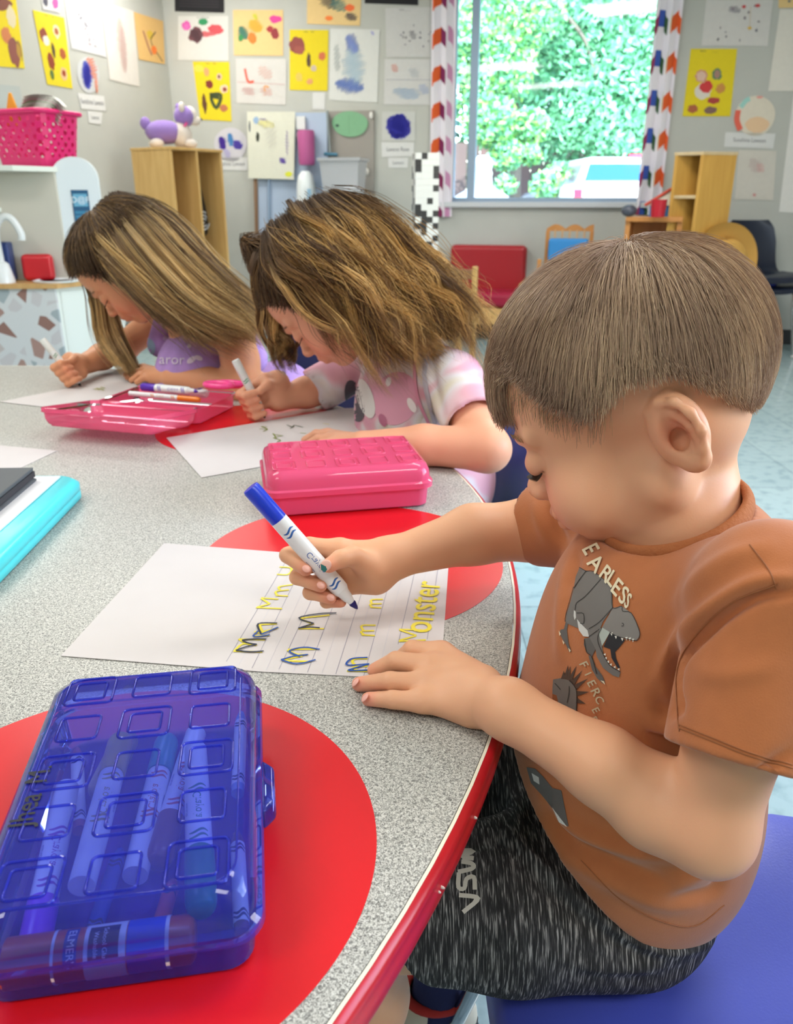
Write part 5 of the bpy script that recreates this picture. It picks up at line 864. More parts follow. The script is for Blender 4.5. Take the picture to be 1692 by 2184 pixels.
# ------------------------------------------------------------------ organic surfaces (implicit bodies turned into one mesh)
def smin(a, b, k):
    h = np.maximum(k - np.abs(a - b), 0) / k; return np.minimum(a, b) - h * h * k * .25
class Sdf:
    def __init__(s): s.ops = []
    def op(s, fn, lo, hi, k, mode='u'): s.ops.append((fn, np.asarray(lo, float), np.asarray(hi, float), k, mode)); return s
    def cap(s, a, b, ra, rb=None, k=.01, mode='u', sq=None):
        a = np.asarray(a, float); b = np.asarray(b, float); rb = ra if rb is None else rb; ab = b - a; L2 = ab @ ab + 1e-12; rm = max(ra, rb)
        def f(P):
            p = P - a; t = np.clip(p @ ab / L2, 0, 1); v = p - t[:, None] * ab
            if sq is not None:
                n, q = sq; c = v @ n; v = v + np.outer(c * (1 / q - 1), n)
            return np.sqrt((v * v).sum(1)) - (ra + (rb - ra) * t)
        return s.op(f, np.minimum(a, b) - rm * 1.5, np.maximum(a, b) + rm * 1.5, k, mode)
    def chain(s, pts, r, k=.01, mode='u', sq=None, ks=.012):
        r = np.full(len(pts), r) if np.isscalar(r) else r
        for i in range(len(pts) - 1): s.cap(pts[i], pts[i + 1], r[i], r[i + 1], k if i == 0 else min(k, ks) if k > .004 else k, mode, sq)
        return s
    def ell(s, c, r, R=None, k=.01, mode='u'):
        c = np.asarray(c, float); r = np.asarray(r, float) * np.ones(3); R = np.eye(3) if R is None else R; m = r.max() * 1.3
        def f(P):
            q = (P - c) @ R.T; k0 = np.sqrt(((q / r) ** 2).sum(1)); k1 = np.sqrt(((q / r ** 2) ** 2).sum(1)) + 1e-9; return k0 * (k0 - 1) / k1
        return s.op(f, c - m, c + m, k, mode)
    def plane(s, p, n, k=.004):      # remove everything on the +n side
        p = np.asarray(p, float); n = nrm(n); return s.op(lambda P: (P - p) @ n, [-9] * 3, [9] * 3, k, 'cut')
    def __call__(s, P, ops=None):
        D = np.full(len(P), 1.0)
        for fn, lo, hi, k, mode in (s.ops if ops is None else ops):
            d = fn(P)
            if mode == 'u': D = smin(D, d, k)
            elif mode == 's': D = -smin(-D, d, k)
            elif mode == 'cut': D = -smin(-D, -d, k)
        return D
    def mesh(s, h, N=28):
        U = [o for o in s.ops if o[4] == 'u']; lo = np.min([o[1] for o in U], 0) - .01; hi = np.max([o[2] for o in U], 0) + .01
        g0 = np.floor(lo / h).astype(int); nb = np.ceil((hi - lo) / (h * N)).astype(int) + 1; B = np.stack(np.meshgrid(*[np.arange(n) for n in nb], indexing='ij'), -1).reshape(-1, 3)
        Cc = (g0 + B * N + N / 2) * h; keep = np.abs(s(Cc)) < N * h * .9 + .012; B = B[keep]; K, PO, Q = [], [], []
        ax = np.arange(-1, N + 2); n = N + 3; BIG = 1 << 20; loc = np.stack(np.meshgrid(ax, ax, ax, indexing='ij'), -1)
        for b in B:
            G = loc + (g0 + b * N); bl, bh = (g0 + b * N - 1) * h, (g0 + b * N + N + 1) * h
            ops = [o for o in s.ops if o[4] == 'cut' or (np.all(o[1] - o[3] - .004 < bh) and np.all(o[2] + o[3] + .004 > bl))]
            if not any(o[4] == 'u' for o in ops): continue
            D = s((G * h).reshape(-1, 3).astype(float), ops).reshape(n, n, n); S = D < 0
            if S.all() or not S.any(): continue
            m = n - 1; acc = np.zeros((m, m, m, 3)); cnt = np.zeros((m, m, m))
            for axis in range(3):
                sl0 = [slice(None)] * 3; sl1 = [slice(None)] * 3; sl0[axis] = slice(0, m); sl1[axis] = slice(1, n); a, c = D[tuple(sl0)], D[tuple(sl1)]; cr = (a < 0) != (c < 0); t = np.where(cr, a / np.where(cr, a - c, 1), 0)
                o1, o2 = [x for x in range(3) if x != axis]
                for u in (0, 1):
                    for v in (0, 1):
                        sl = [slice(None)] * 3; sl[o1] = slice(u, u + m); sl[o2] = slice(v, v + m); cc, tt_ = cr[tuple(sl)], t[tuple(sl)]; cnt += cc; acc[..., axis] += cc * tt_; acc[..., o1] += cc * u; acc[..., o2] += cc * v
                # quads for edges owned by this block
                ow = [slice(1, N + 1)] * 3; I = np.argwhere(cr[tuple(ow)]) + 1
                if len(I):
                    e1 = np.zeros(3, int); e1[o1] = 1; e2 = np.zeros(3, int); e2[o2] = 1; cells = np.stack([I - e1 - e2, I - e2, I, I - e1], 1); ins = S[tuple(I.T)]; flip = ins if axis != 1 else ~ins
                    cells[~flip] = cells[~flip][:, ::-1]; gk = cells - 1 + (g0 + b * N) + 100000; Q.append((gk[..., 0] * BIG + gk[..., 1]) * BIG + gk[..., 2])
            M_ = cnt > 0; I = np.argwhere(M_); PO.append((I - 1 + (g0 + b * N) + acc[M_] / cnt[M_][:, None]) * h); gk = I - 1 + (g0 + b * N) + 100000; K.append((gk[:, 0] * BIG + gk[:, 1]) * BIG + gk[:, 2])
        K = np.concatenate(K); PO = np.concatenate(PO); Q = np.concatenate(Q); uk, ix = np.unique(K, return_index=True); V = PO[ix]; F = np.searchsorted(uk, Q)
        used = np.unique(F); re = np.zeros(len(V), int); re[used] = np.arange(len(used)); return V[used], re[F]
def fast_mesh(name, V, F, m, parent=None, col=None, label=None):
    """quads or triangles in one array"""
    me = bpy.data.meshes.new(name); V = np.asarray(V, np.float32); F = np.asarray(F, np.int32); k = F.shape[1]
    me.vertices.add(len(V)); me.vertices.foreach_set('co', V.ravel()); me.loops.add(F.size); me.loops.foreach_set('vertex_index', F.ravel()); me.polygons.add(len(F)); me.polygons.foreach_set('loop_start', np.arange(len(F), dtype=np.int32) * k)
    me.polygons.foreach_set('use_smooth', np.ones(len(F), bool)); me.update(calc_edges=True)
    if col is not None:
        ca = me.color_attributes.new('Col', 'FLOAT_COLOR', 'POINT'); c = np.ones((len(V), 4), np.float32); c[:, :3] = col; ca.data.foreach_set('color', c.ravel())
    me.materials.append(m); o = link_mesh(name, me, parent)
    if label: o['label'] = label
    return o
def vnormals(V, F):
    n = np.zeros_like(V); a = np.cross(V[F[:, 2]] - V[F[:, 0]], V[F[:, 3 if F.shape[1] > 3 else 1]] - V[F[:, 1 if F.shape[1] > 3 else 0]])
    for k in range(F.shape[1]): np.add.at(n, F[:, k], a)
    return n / (np.linalg.norm(n, axis=1)[:, None] + 1e-12)
def relax(V, F, it=2, lam=.5):
    E_ = np.concatenate([np.stack([F[:, k], F[:, (k + 1) % 4]], 1) for k in range(4)]); 
    for _ in range(it):
        s = np.zeros_like(V); c = np.zeros(len(V)); np.add.at(s, E_[:, 0], V[E_[:, 1]]); np.add.at(c, E_[:, 0], 1); np.add.at(s, E_[:, 1], V[E_[:, 0]]); np.add.at(c, E_[:, 1], 1); V = V + lam * (s / np.maximum(c, 1)[:, None] - V)
    return V
def pix(P): Q = np.asarray(P) - C0; d = Q @ FW; return np.stack([846 + FPX * Q[:, 0] / d, 1092 - FPX * (Q @ UP) / d], 1)
def folds(V, F, lines):
    """cloth creases: raise or lower the cloth beside the given fold lines"""
    nv = vnormals(V, F); px = pix(V); vis = np.clip(-(nv * ((V - C0) / np.linalg.norm(V - C0, axis=1)[:, None])).sum(1) * 3, 0, 1); off = np.zeros(len(V))
    for pts, amp, w in lines:
        P = smooth_pts(np.asarray(pts, float), 6); best = np.full(len(V), 1e9); tt_ = np.zeros(len(V))
        for i in range(len(P) - 1):
            a, b = P[i], P[i + 1]; ab = b - a; q = px - a; t = np.clip(q @ ab / (ab @ ab + 1e-9), 0, 1); dd = np.hypot(*(q - t[:, None] * ab).T); upd = dd < best; best[upd] = dd[upd]; tt_[upd] = (i + t[upd]) / (len(P) - 1)
        off += amp * np.exp(-(best / w) ** 2) * np.sin(np.pi * np.clip(tt_ * .9 + .05, 0, 1)) ** .6
    return V + nv * (off * vis)[:, None]
def decal(name, polys, tree, parent, col, m=None, lift=.0006, step=5.0):
    """thin print that follows the cloth; polys are outlines that are laid on the surface seen from the front"""
    V = []; F = []; C = []
    for ip, pc in enumerate(polys):
        pts, c = pc[0], pc[1]; lf = lift + (pc[2] if len(pc) > 2 else ip * .000015)
        bm = bmesh.new(); vs = [bm.verts.new((x, y, 0)) for x, y in pts]
        try: bm.faces.new(vs)
        except ValueError: bm.free(); continue
        bmesh.ops.triangulate(bm, faces=bm.faces)
        for _ in range(5):
            ed = [e for e in bm.edges if e.calc_length() > step]
            if not ed: break
            bmesh.ops.subdivide_edges(bm, edges=ed, cuts=1); bmesh.ops.triangulate(bm, faces=bm.faces)
        bm.verts.ensure_lookup_table(); ok = {}; base = len(V)
        for v in bm.verts:
            r = ray(v.co.x, v.co.y); h = tree.ray_cast(Vector(C0), Vector(nrm(r)))
            if h[0] is None: ok[v.index] = None; continue
            n = np.array(h[1]); n = n if n @ r < 0 else -n; ok[v.index] = len(V); V.append(np.array(h[0]) + n * lf)
        bm.verts.index_update()
        for f in bm.faces:
            ids = [ok.get(v.index) for v in f.verts]
            if None in ids: continue
            if max(np.linalg.norm(V[ids[0]] - V[ids[1]]), np.linalg.norm(V[ids[1]] - V[ids[2]])) > .02: continue
            F.append(ids); C.append(hexl(c))
        bm.free()
    if not F: return None
    mb = MB(); mb.add(V, F); mb.C = C; mb.open = True; return mb.build(name, m or INK(), parent, smooth=60)
def tree_of(V, F): return BVHTree.FromPolygons([tuple(v) for v in V], [tuple(int(i) for i in f) for f in F])
def px_text(s, c, ex, ey, size):
    """glyph outlines (as triangles) placed at c with direction vectors ex, ey"""
    k = (s,)
    if k not in TXT: TXT[k] = text_polys(s, 1.0)
    V, F = TXT[k]; c, ex, ey = np.asarray(c, float), np.asarray(ex, float), np.asarray(ey, float); P = c + (V[:, :1] * ex + V[:, 1:2] * ey) * size; return [[tuple(P[i]) for i in f] for f in F]
# ---- skin, hair
def skin_mat(name, base):
    m = mat(name, base, .48, vcol=True, spec=.35, sss=.12, bump=.12, bscale=700, bdist=.0004); return m
def head_axes(yaw, pitch, roll=0.):
    y, p, r = map(math.radians, (yaw, pitch, roll)); F_ = A(-math.cos(y) * math.cos(p), math.sin(y) * math.cos(p), -math.sin(p)); L = A(-math.sin(y), -math.cos(y), 0); U = np.cross(L, F_) ; U = -U if U[2] < 0 else U
    return np.stack([math.cos(r) * L + math.sin(r) * U, F_, math.cos(r) * U - math.sin(r) * L])
def head(S, o, R, s=1., cheek=1., ear=True):
    T = lambda x, y, z: o + s * A(x, y, z) @ R
    e = lambda c, r, k=.012, mode='u', Rl=None: S.ell(T(*c), np.asarray(r) * s, R if Rl is None else Rl @ R, k * s, mode)
    c_ = lambda a, b, ra, rb=None, k=.006, mode='u': S.cap(T(*a), T(*b), ra * s, (ra if rb is None else rb) * s, k * s, mode)
    e((0, -.008, .036), (.073, .088, .076)); e((0, .040, .034), (.060, .047, .054), .02); e((0, .040, -.020), (.056, .046, .056), .02); e((0, -.022, -.018), (.056, .048, .045), .02)
    for x in (-1, 1):
        e((x * .036, .054, -.040), (.028 * cheek, .028, .030), .018); c_((x * .051, .0, -.046), (x * .021, .054, -.078), .021, .018, .02)
    e((0, .066, -.080), (.021, .018, .015), .016); e((0, .03, -.066), (.035, .035, .022), .02)
    e((0, .082, -.050), (.022, .014, .020), .012)
    c_((0, .080, .012), (0, .096, -.026), .0075, .0085, .012); e((0, .100, -.029), (.0095, .0085, .0085), .006)
    for x in (-1, 1):
        e((x * .0095, .095, -.032), (.0065, .0075, .006), .005); e((x * .0052, .0995, -.0385), (.0028, .004, .0028), .002, 's')
        e((x * .031, .096, .000), (.017, .014, .012), .010, 's'); e((x * .030, .0755, -.004), (.0150, .0145, .0125), .003); c_((x * .014, .088, .016), (x * .046, .070, .018), .006, .006, .010)
        c_((x * .018, .0875, -.0105), (x * .043, .0745, -.0095), .0010, .0010, .0015, 's')
    c_((-.015, .089, -.0525), (.015, .089, -.0525), .0052, .0052, .005); c_((-.007, .0945, -.0515), (.007, .0945, -.0515), .0042, .0042, .004); c_((-.012, .0885, -.0615), (.012, .0885, -.0615), .0056, .0056, .005); c_((-.021, .0905, -.0565), (0, .1015, -.0565), .0014, .0014, .0016, 's'); c_((.021, .0905, -.0565), (0, .1015, -.0565), .0014, .0014, .0016, 's')
    if ear:
        for x in (-1, 1):
            a = math.radians(24); E = lambda u, v, w: (x * (.0665 + w * math.cos(a) + (-u) * math.sin(a) * 1), -.026 + u * math.cos(a) * 1, -.014 + v)
            # u forward, v up, w outwards; the rim stands away from the head at the back
            K = lambda u, v, w: T(*E(u * .95 + v * .12, v * .90, w))
            rim = [(.010, -.002, .003), (.0125, .010, .003), (.008, .021, .006), (-.002, .027, .009), (-.013, .0245, .011), (-.0195, .014, .012), (-.0195, .0, .011), (-.013, -.014, .009), (-.006, -.022, .008)]
            S.ell(K(-.003, .002, .0025), A(.011, .0185, .0265) * s, np.stack([R[0], R[1], R[2]]) , .006 * s)
            S.chain([K(*p) for p in rim], .0034 * s, .003 * s); S.ell(K(-.004, -.022, .007), A(.0055, .0095, .0085) * s, R, .006 * s)
            S.ell(K(-.003, .004, .0165), A(.0078, .0115, .0160) * s, R, .004 * s, 's')
            S.chain([K(-.013, -.012, .008), K(-.014, .004, .009), K(-.008, .016, .008), K(.003, .020, .006)], .0026 * s, .003 * s); S.ell(K(.010, -.004, .007), A(.004, .004, .006) * s, R, .004 * s); S.ell(K(-.001, -.004, .006), A(.006, .006, .008) * s, R, .003 * s, 's')
    return T
def tint(V, base, spots):
    c = np.tile(np.array(hexl(base)), (len(V), 1))
    for p, r, h, a in spots:
        w = np.clip(a * np.exp(-(((V - p) ** 2).sum(1)) / (r * r)), 0, 1)[:, None]; c = c * (1 - w) + np.array(hexl(h)) * w
    return c
def strand_mesh(name, P, rad, cols, m, parent, k=3):
    """P (n, m, 3) strand points, cols (n, 3) or (n, m, 3)"""
    n, q, _ = P.shape; T_ = np.gradient(P, axis=1); T_ /= np.linalg.norm(T_, axis=2)[..., None] + 1e-9; ref = nrm(A(.3, .5, .81)); X = np.cross(T_, ref); X /= np.linalg.norm(X, axis=2)[..., None] + 1e-9; Y = np.cross(T_, X)
    prof = np.interp(np.linspace(0, 1, q), [0, .1, .7, 1], [.8, 1, .85, .15]); R_ = rad * prof[None, :, None]; V = np.stack([P + R_ * (math.cos(a) * X + math.sin(a) * Y) for a in np.arange(k) * 2 * math.pi / k], 2).reshape(-1, 3)
    i = np.arange(n)[:, None, None] * q * k; j = np.arange(q - 1)[None, :, None] * k; a = np.arange(k)[None, None]; b = (a + 1) % k; F = np.stack(np.broadcast_arrays(i + j + a, i + j + b, i + j + k + b, i + j + k + a), -1).reshape(-1, 4)
    cols = np.broadcast_to(cols[:, None] if cols.ndim == 2 else cols, (n, q, 3)); C_ = np.repeat(cols, k, axis=1).reshape(-1, 3); return fast_mesh(name, V, F, m, parent, C_)
def hair_mat(name): return mat(name, '#8a6a4a', .42, vcol=True, spec=.35)
def lashes(T, s, par, col='#3a2a20', brow='#9a7a58', seed=1):
    r = np.random.default_rng(seed); P = []
    for x in (-1, 1):
        for i in range(34):
            u = i / 33; b = A(x * (.017 + .028 * u), .0895 - .013 * u ** 1.3, -.0105 + .001 * math.sin(u * 3)); d = nrm(A(x * (.2 + .9 * u), 1 - .4 * u, -.55)) * .0095
            P.append([T(*(b + d * q + A(0, 0, .0018 * q * q))) for q in np.linspace(-.1, 1, 6)])
    strand_mesh('eyelashes', np.array(P), .00035 * s, np.tile(hexl(col), (len(P), 1)), hair_mat('lash_hair'), par); P = []
    for x in (-1, 1):
        for i in range(90):
            u = r.random(); b = A(x * (.013 + .034 * u), .0955 - .018 * u ** 1.4, .0185 + .004 * math.sin(u * 3) + r.normal() * .0013); d = nrm(A(x * .9, -.35, .2 - .5 * u)) * .006; P.append([T(*(b + d * q)) for q in np.linspace(0, 1, 4)])
    strand_mesh('eyebrows', np.array(P), .0003 * s, np.tile(hexl(brow), (len(P), 1)), hair_mat('lash_hair'), par)
def guide_hair(name, guides, par, m, n, rad, roots, tips, seed=1, spread=.016, wave=0., freq=9., q=18, thick=(.5, 1, 1, .8), cl=55, tight=.28):
    """locks that follow an ordered list of guide curves"""
    r = np.random.default_rng(seed); G = []
    for g in guides:
        c = smooth_pts(g, 8); d = np.concatenate([[0], np.cumsum(np.linalg.norm(np.diff(c, axis=0), axis=1))]); t = np.linspace(0, d[-1], q); G.append(np.stack([np.interp(t, d, c[:, i]) for i in range(3)], 1))
    G = np.array(G); u = r.random(n) * (len(G) - 1); nc = n // cl; cid = r.integers(0, nc, n); cu = r.random(nc) * (len(G) - 1); u = np.where(r.random(n) < .72, np.clip(cu[cid] + r.normal(size=n) * .05, 0, len(G) - 1.001), np.clip(u, 0, len(G) - 1.001)); i = u.astype(int); f = (u - i)[:, None, None]
    P = G[i] * (1 - f) + G[i + 1] * f; th = np.interp(np.linspace(0, 1, q), np.linspace(0, 1, len(thick)), thick)[None, :, None]
    off = r.normal(size=(nc, 3)) * spread * .9; o = off[cid] + r.normal(size=(n, 3)) * spread * tight; P = P + o[:, None] * th
    if wave:
        ph = r.random(nc) * 6.28; d1 = r.normal(size=(nc, 3)); d1 /= np.linalg.norm(d1, axis=1)[:, None]; d2 = np.roll(d1, 1, axis=1); s = np.linspace(0, 1, q)[None]
        a = freq * s + ph[cid][:, None] + r.normal(size=(n, 1)) * .25; P = P + wave * (s ** 1.25)[..., None] * (np.sin(a)[..., None] * d1[cid][:, None] + np.cos(a)[..., None] * d2[cid][:, None])
    L = 1 - .48 * r.random(n) ** 1.5; s = np.linspace(0, 1, q); S_ = L[:, None] * s[None] * (q - 1); i0 = np.minimum(S_.astype(int), q - 2); fr = (S_ - i0)[..., None]; ar = np.arange(n)[:, None]; P = P[ar, i0] * (1 - fr) + P[ar, i0 + 1] * fr
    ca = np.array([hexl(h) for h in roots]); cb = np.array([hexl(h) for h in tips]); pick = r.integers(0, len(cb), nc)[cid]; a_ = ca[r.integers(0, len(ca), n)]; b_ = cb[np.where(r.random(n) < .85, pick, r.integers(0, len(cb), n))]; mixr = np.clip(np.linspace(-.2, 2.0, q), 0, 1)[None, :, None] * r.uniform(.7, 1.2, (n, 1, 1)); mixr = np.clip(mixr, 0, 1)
    return strand_mesh(name, P, rad, a_[:, None] * (1 - mixr) + b_[:, None] * mixr, m, par)
HQ = float(os.environ.get('HQ', 1))
# ------------------------------------------------------------------ the boy
SKB = '#e2a983'
boy = thing('person', (.2, .58, .34), 'small boy in a rust-brown dinosaur T-shirt and dark shorts drawing with a blue marker', 'person')
HR = head_axes(23, 30, -2); HS = 1.05; HO = J(1444, 936, .540) - HS * (A(.0745, -.026, -.016) @ HR)
S = Sdf(); BT = head(S, HO, HR, HS, 1.22)
nb = A(.220, .572, .748); ch = A(.224, .575, .67); hp_ = A(.20, .59, .43)
S.chain([BT(0, -.010, -.045), BT(0, -.004, -.072), nb], [.042, .037, .039], .007)
sN, eN, wN = J(1645, 1285, .505), J(1512, 1768, .530), onz(1085, 1512, .6265); sF, eF, wF = A(.205, .67, .705), J(1145, 1128, .80), J(826, 1193, .765)
S.chain([nb, ch - A(0, 0, .02), hp_], [.042, .070, .08], .02); S.cap(nb - A(0, 0, .06), sN - A(0, 0, .03), .032, .032, .02); S.cap(nb - A(0, 0, .06), sF - A(0, 0, .03), .032, .032, .02)
S.chain([sN, (sN + eN) / 2, eN], [.035, .0315, .0275], .02); S.chain([eN, J(1400, 1712, .553), (eN + wN) / 2, wN], [.029, .0305, .0265, .0205], .014)
S.chain([sF, eF], [.034, .030], .02); S.chain([eF, J(1010, 1140, .79), wF], [.0315, .0285, .0185], .014, sq=None)
# resting hand, palm down
f7 = lambda x, y, h=.6075: onz(x, y, h)
for pts, r in (([f7(898, 1497, .613), f7(838, 1492, .612), f7(786, 1491, .6065)], [.0086, .0072, .0058]), ([f7(908, 1458, .617), f7(832, 1453, .617), f7(766, 1459, .6068)], [.0092, .0078, .0062]),
               ([f7(918, 1420, .621), f7(845, 1410, .620), f7(800, 1430, .6070)], [.0096, .0082, .0066]), ([f7(940, 1392, .620), f7(880, 1385, .618), f7(858, 1400, .6075)], [.0092, .0080, .0066]), ([f7(1010, 1450, .612), f7(950, 1432, .6085), f7(900, 1430, .6075)], [.010, .0085, .007])): S.chain(pts, r, .0022, ks=.0022)
S.chain([f7(905, 1490, .613), f7(1000, 1510, .614)], [.0105, .013], .006); S.chain([f7(915, 1455, .615), f7(1010, 1490, .617)], [.0125, .016], .008); S.chain([f7(928, 1420, .616), f7(1020, 1470, .619)], [.0125, .016], .008); S.chain([f7(945, 1398, .616), f7(1030, 1460, .619)], [.011, .015], .008); S.cap(f7(1015, 1485, .617), wN, .019, .0205, .014)
# hand holding the marker
hand_pts = {'index': ([(722, 1172, .752), (660, 1163, .748), (613, 1184, .738), (652, 1215, .7275)], [.0095, .0078, .0072, .0062]), 'middle': ([(728, 1198, .760), (652, 1206, .757), (634, 1231, .745), (684, 1250, .732)], [.0095, .0078, .0072, .006]),
            'ring': ([(738, 1222, .766), (672, 1243, .764), (661, 1264, .752), (705, 1276, .740)], [.0088, .0072, .0066, .0056]), 'little': ([(752, 1245, .768), (702, 1270, .767), (696, 1284, .758), (728, 1285, .748)], [.0078, .0064, .0058, .005]), 'thumb': ([(796, 1212, .748), (752, 1186, .730), (726, 1192, .7165), (702, 1206, .7105)], [.0125, .0095, .0082, .0068])}
for nme, (pts, r) in hand_pts.items(): S.chain([J(*p) for p in pts], r, .0025 if nme != 'thumb' else .006, ks=.0025)
S.chain([J(728, 1176, .755), J(800, 1192, .760)], [.0125, .016], .007); S.chain([J(735, 1205, .765), J(800, 1215, .765)], [.0135, .017], .008); S.chain([J(752, 1238, .766), J(800, 1232, .764)], [.0125, .016], .008); S.cap(J(800, 1208, .762), wF, .020, .0195, .014)
# legs
kN, aN, kF, aF = A(-.05, .52, .398), A(-.035, .545, .10), A(.02, .69, .395), A(.052, .695, .115)
S.chain([hp_ - A(0, .06, .01), kN], [.066, .046], .03); S.chain([kN, kN * .6 + aN * .4 + A(.012, .006, 0), aN], [.044, .042, .027], .02); S.chain([hp_ + A(0, .07, -.01), kF], [.066, .046], .03); S.chain([kF, kF * .6 + aF * .4 + A(.01, .0, 0), aF, aF - A(0, 0, .06)], [.044, .041, .026, .026], .02); S.chain([aN, aN - A(0, 0, .06)], .026, .02)
t0 = time.time(); V, F = S.mesh(.0019 / HQ); 
SP = [(BT(x * .042, .078, -.04), .028, '#e58a74', .75) for x in (-1, 1)] + [(BT(0, .112, -.030), .012, '#e08a72', .6), (BT(0, .096, -.057), .015, '#c9605c', .8)] + [(BT(x * .078, -.028, -.01), .016, '#e28a68', .6) for x in (-1, 1)] + [(BT(.078, -.027, -.012), .008, '#b8604a', .6)] + [(BT(x * .032, .086, -.006), .012, '#cf8a74', .5) for x in (-1, 1)]
SP += [(J(*hand_pts[k][0][3]), .009, '#e5876f', .7) for k in hand_pts] + [(f7(786, 1491), .009, '#e88c7a', .8), (f7(766, 1459), .009, '#e88c7a', .8), (f7(800, 1430), .009, '#e5886f', .6), (eN, .03, '#e09a78', .5)]
SKM = skin_mat('skin_boy', SKB); body = fast_mesh('body', V, F, SKM, boy, tint(V, SKB, SP)); print('boy', len(V), time.time() - t0)
lashes(BT, HS, boy, '#33241c', '#a88462')
# nails
def nail(c, n, d, w, l, col='#f0b0a0', name='fingernail', lab=None):
    m = MB().col(col); m.ell(c, (w, l, .0008), frame(n, np.cross(d, n)), 14); o = m.build(name, mat('nail_gloss', rough=.3, vcol=True), boy, smooth=80)
    if lab: o['label'] = lab
cam_dir = lambda p: nrm(C0 - p)
for (x, y, h, w) in ((781, 1490, .6105, .0036), (761, 1457, .611, .0038)): p = f7(x, y, h); nail(p + A(-.001, 0, .0008), nrm(A(-.75, -.1, .7)), A(-1, 0, -.3), w, .0042)
p = J(700, 1205, .7105); nn = nrm(cam_dir(p) + A(-.35, 0, -.1)); nail(p + nn * .0060, nn, J(690, 1215, .71) - J(725, 1190, .71), .0050, .0060, '#f0bfae')
m = MB().col('#1f6a66'); q = p + nn * .0069 + (J(694, 1212, .71) - J(700, 1205, .71)); m.add([q + (J(a, b, .71) - J(694, 1210, .71)) for a, b in ((690, 1199), (706, 1207), (700, 1217), (691, 1212))], [(0, 1, 2, 3)]); m.open = True; m.build('paint_stain', INK(), boy)
for (a, b, c, x2) in ((657, 1216, .7235, 1), (688, 1251, .7285, 1), (709, 1277, .737, 1)): p = J(a - 4, b - 1, c); nn = nrm(cam_dir(p) + A(.1, 0, .2)); nail(p + nn * .0045, nn, J(a, b, c) - J(a - 40, b - 20, c), .0034, .0042, '#eeb09e')
# ---------------- T-shirt
RU = '#b0683a'
S = Sdf(); cu, cl_ = A(.226, .570, .690), A(.205, .578, .565); hm_ = A(.205, .585, .455)
Rt = head_axes(90 - 90, 0); S.ell(A(.222, .568, .660), (.098, .122, .098), None, .03); S.ell(A(.205, .575, .56), (.100, .118, .12), None, .05); S.ell(A(.208, .578, .47), (.108, .130, .115), None, .05)
S.ell(A(.250, .57, .698), (.052, .095, .072), None, .03); S.cap(A(.232, .51, .700), A(.228, .63, .698), .044, .043, .03)
hN = J(1578, 1622, .492); S.chain([A(.232, .50, .706), sN + A(.0, -.001, .003), hN + (hN - sN) * .25], [.046, .048, .0455], .022); hF = J(1150, 1118, .80); S.chain([A(.222, .63, .69), sF, hF + (hF - sF) * .15], [.045, .044, .042], .022)
S.plane(hN, hN - sN, .002); 
# far sleeve opening, hem and neck opening
dF = nrm(hF - sF)
def loc_cut(p, n, c, r):       # cut beyond a plane, only near c
    p = np.asarray(p); n = nrm(n); c = np.asarray(c)
    S.op(lambda P: np.minimum((P - p) @ n, r - np.linalg.norm(P - c, axis=1)), [-9] * 3, [9] * 3, .002, 'cut')
S.ops.pop(); loc_cut(hN, hN - sN, hN, .075); loc_cut(hF, dF, hF, .07)
hp1, hp2, hp3 = J(1125, 1662, .655) - A(0, 0, .012), J(1350, 1992, .583) - A(0, 0, .034), J(1560, 1962, .67) - A(0, 0, .03); hn_ = nrm(np.cross(hp2 - hp1, hp3 - hp1)); hn_ = -hn_ if hn_[2] > 0 else hn_
S.plane(hp1, hn_, .002)
S.cap(hN - nrm(hN - sN) * .02, hN + nrm(hN - sN) * .05, .0385, .0415, .002, 's'); S.cap(hF - dF * .02, hF + dF * .04, .036, .039, .002, 's')
neck_c = nb + A(-.004, .0, .002); nn_ = nrm(A(-.40, .02, .92)); S.cap(neck_c - nn_ * .012, neck_c + nn_ * .08, .052, .075, .006, 's')
V, F = S.mesh(.0024 / HQ); V = relax(V, F, 2)
FL = [([(1692, 1230), (1600, 1245), (1500, 1310), (1430, 1390), (1405, 1440)], .004, 16), ([(1692, 1262), (1610, 1278), (1520, 1335), (1448, 1410), (1432, 1500)], -.005, 12), ([(1640, 1165), (1560, 1190), (1490, 1240), (1440, 1300)], .003, 20), ([(1455, 1380), (1438, 1450), (1446, 1520)], -.004, 10),
      ([(1400, 1490), (1420, 1520), (1446, 1500)], -.004, 18), ([(1160, 1740), (1220, 1800), (1330, 1850), (1420, 1880)], -.005, 16), ([(1160, 1700), (1230, 1770), (1350, 1815), (1450, 1830)], .004, 16), ([(1200, 1830), (1300, 1880), (1400, 1925), (1480, 1930)], .003, 18), ([(1540, 1860), (1520, 1900), (1440, 1915)], -.003, 14),
      ([(1560, 1760), (1500, 1850), (1400, 1900)], .004, 22), ([(1600, 1700), (1640, 1640), (1692, 1600)], -.003, 18), ([(1165, 1690), (1180, 1760), (1215, 1810)], -.004, 12), ([(1215, 1180), (1200, 1300), (1195, 1400)], .003, 14), ([(1232, 1180), (1215, 1260)], -.003, 10), ([(1170, 1075), (1185, 1120), (1205, 1160)], -.004, 12), ([(1140, 1070), (1150, 1110), (1165, 1150)], .002, 12), ([(1480, 1430), (1550, 1440), (1640, 1420)], .002, 26)]
V = folds(V, F, [(a, b * 1.5, c) for a, b, c in FL])
cloth = mat('rust_cotton', RU, .9, sheen=.25, bump=.35, bscale=900, bdist=.0006, noise=.04, nscale=60)
shirt = fast_mesh('t_shirt', V, F, cloth, boy); TS = tree_of(V, F)
def ring_on(parent, name, pts, r, m, h=.0):
    mb = MB(); mb.tube(smooth_pts(pts, 6), r, 8, x=(0, 0, 1)); return mb.build(name, m, parent, smooth=70)
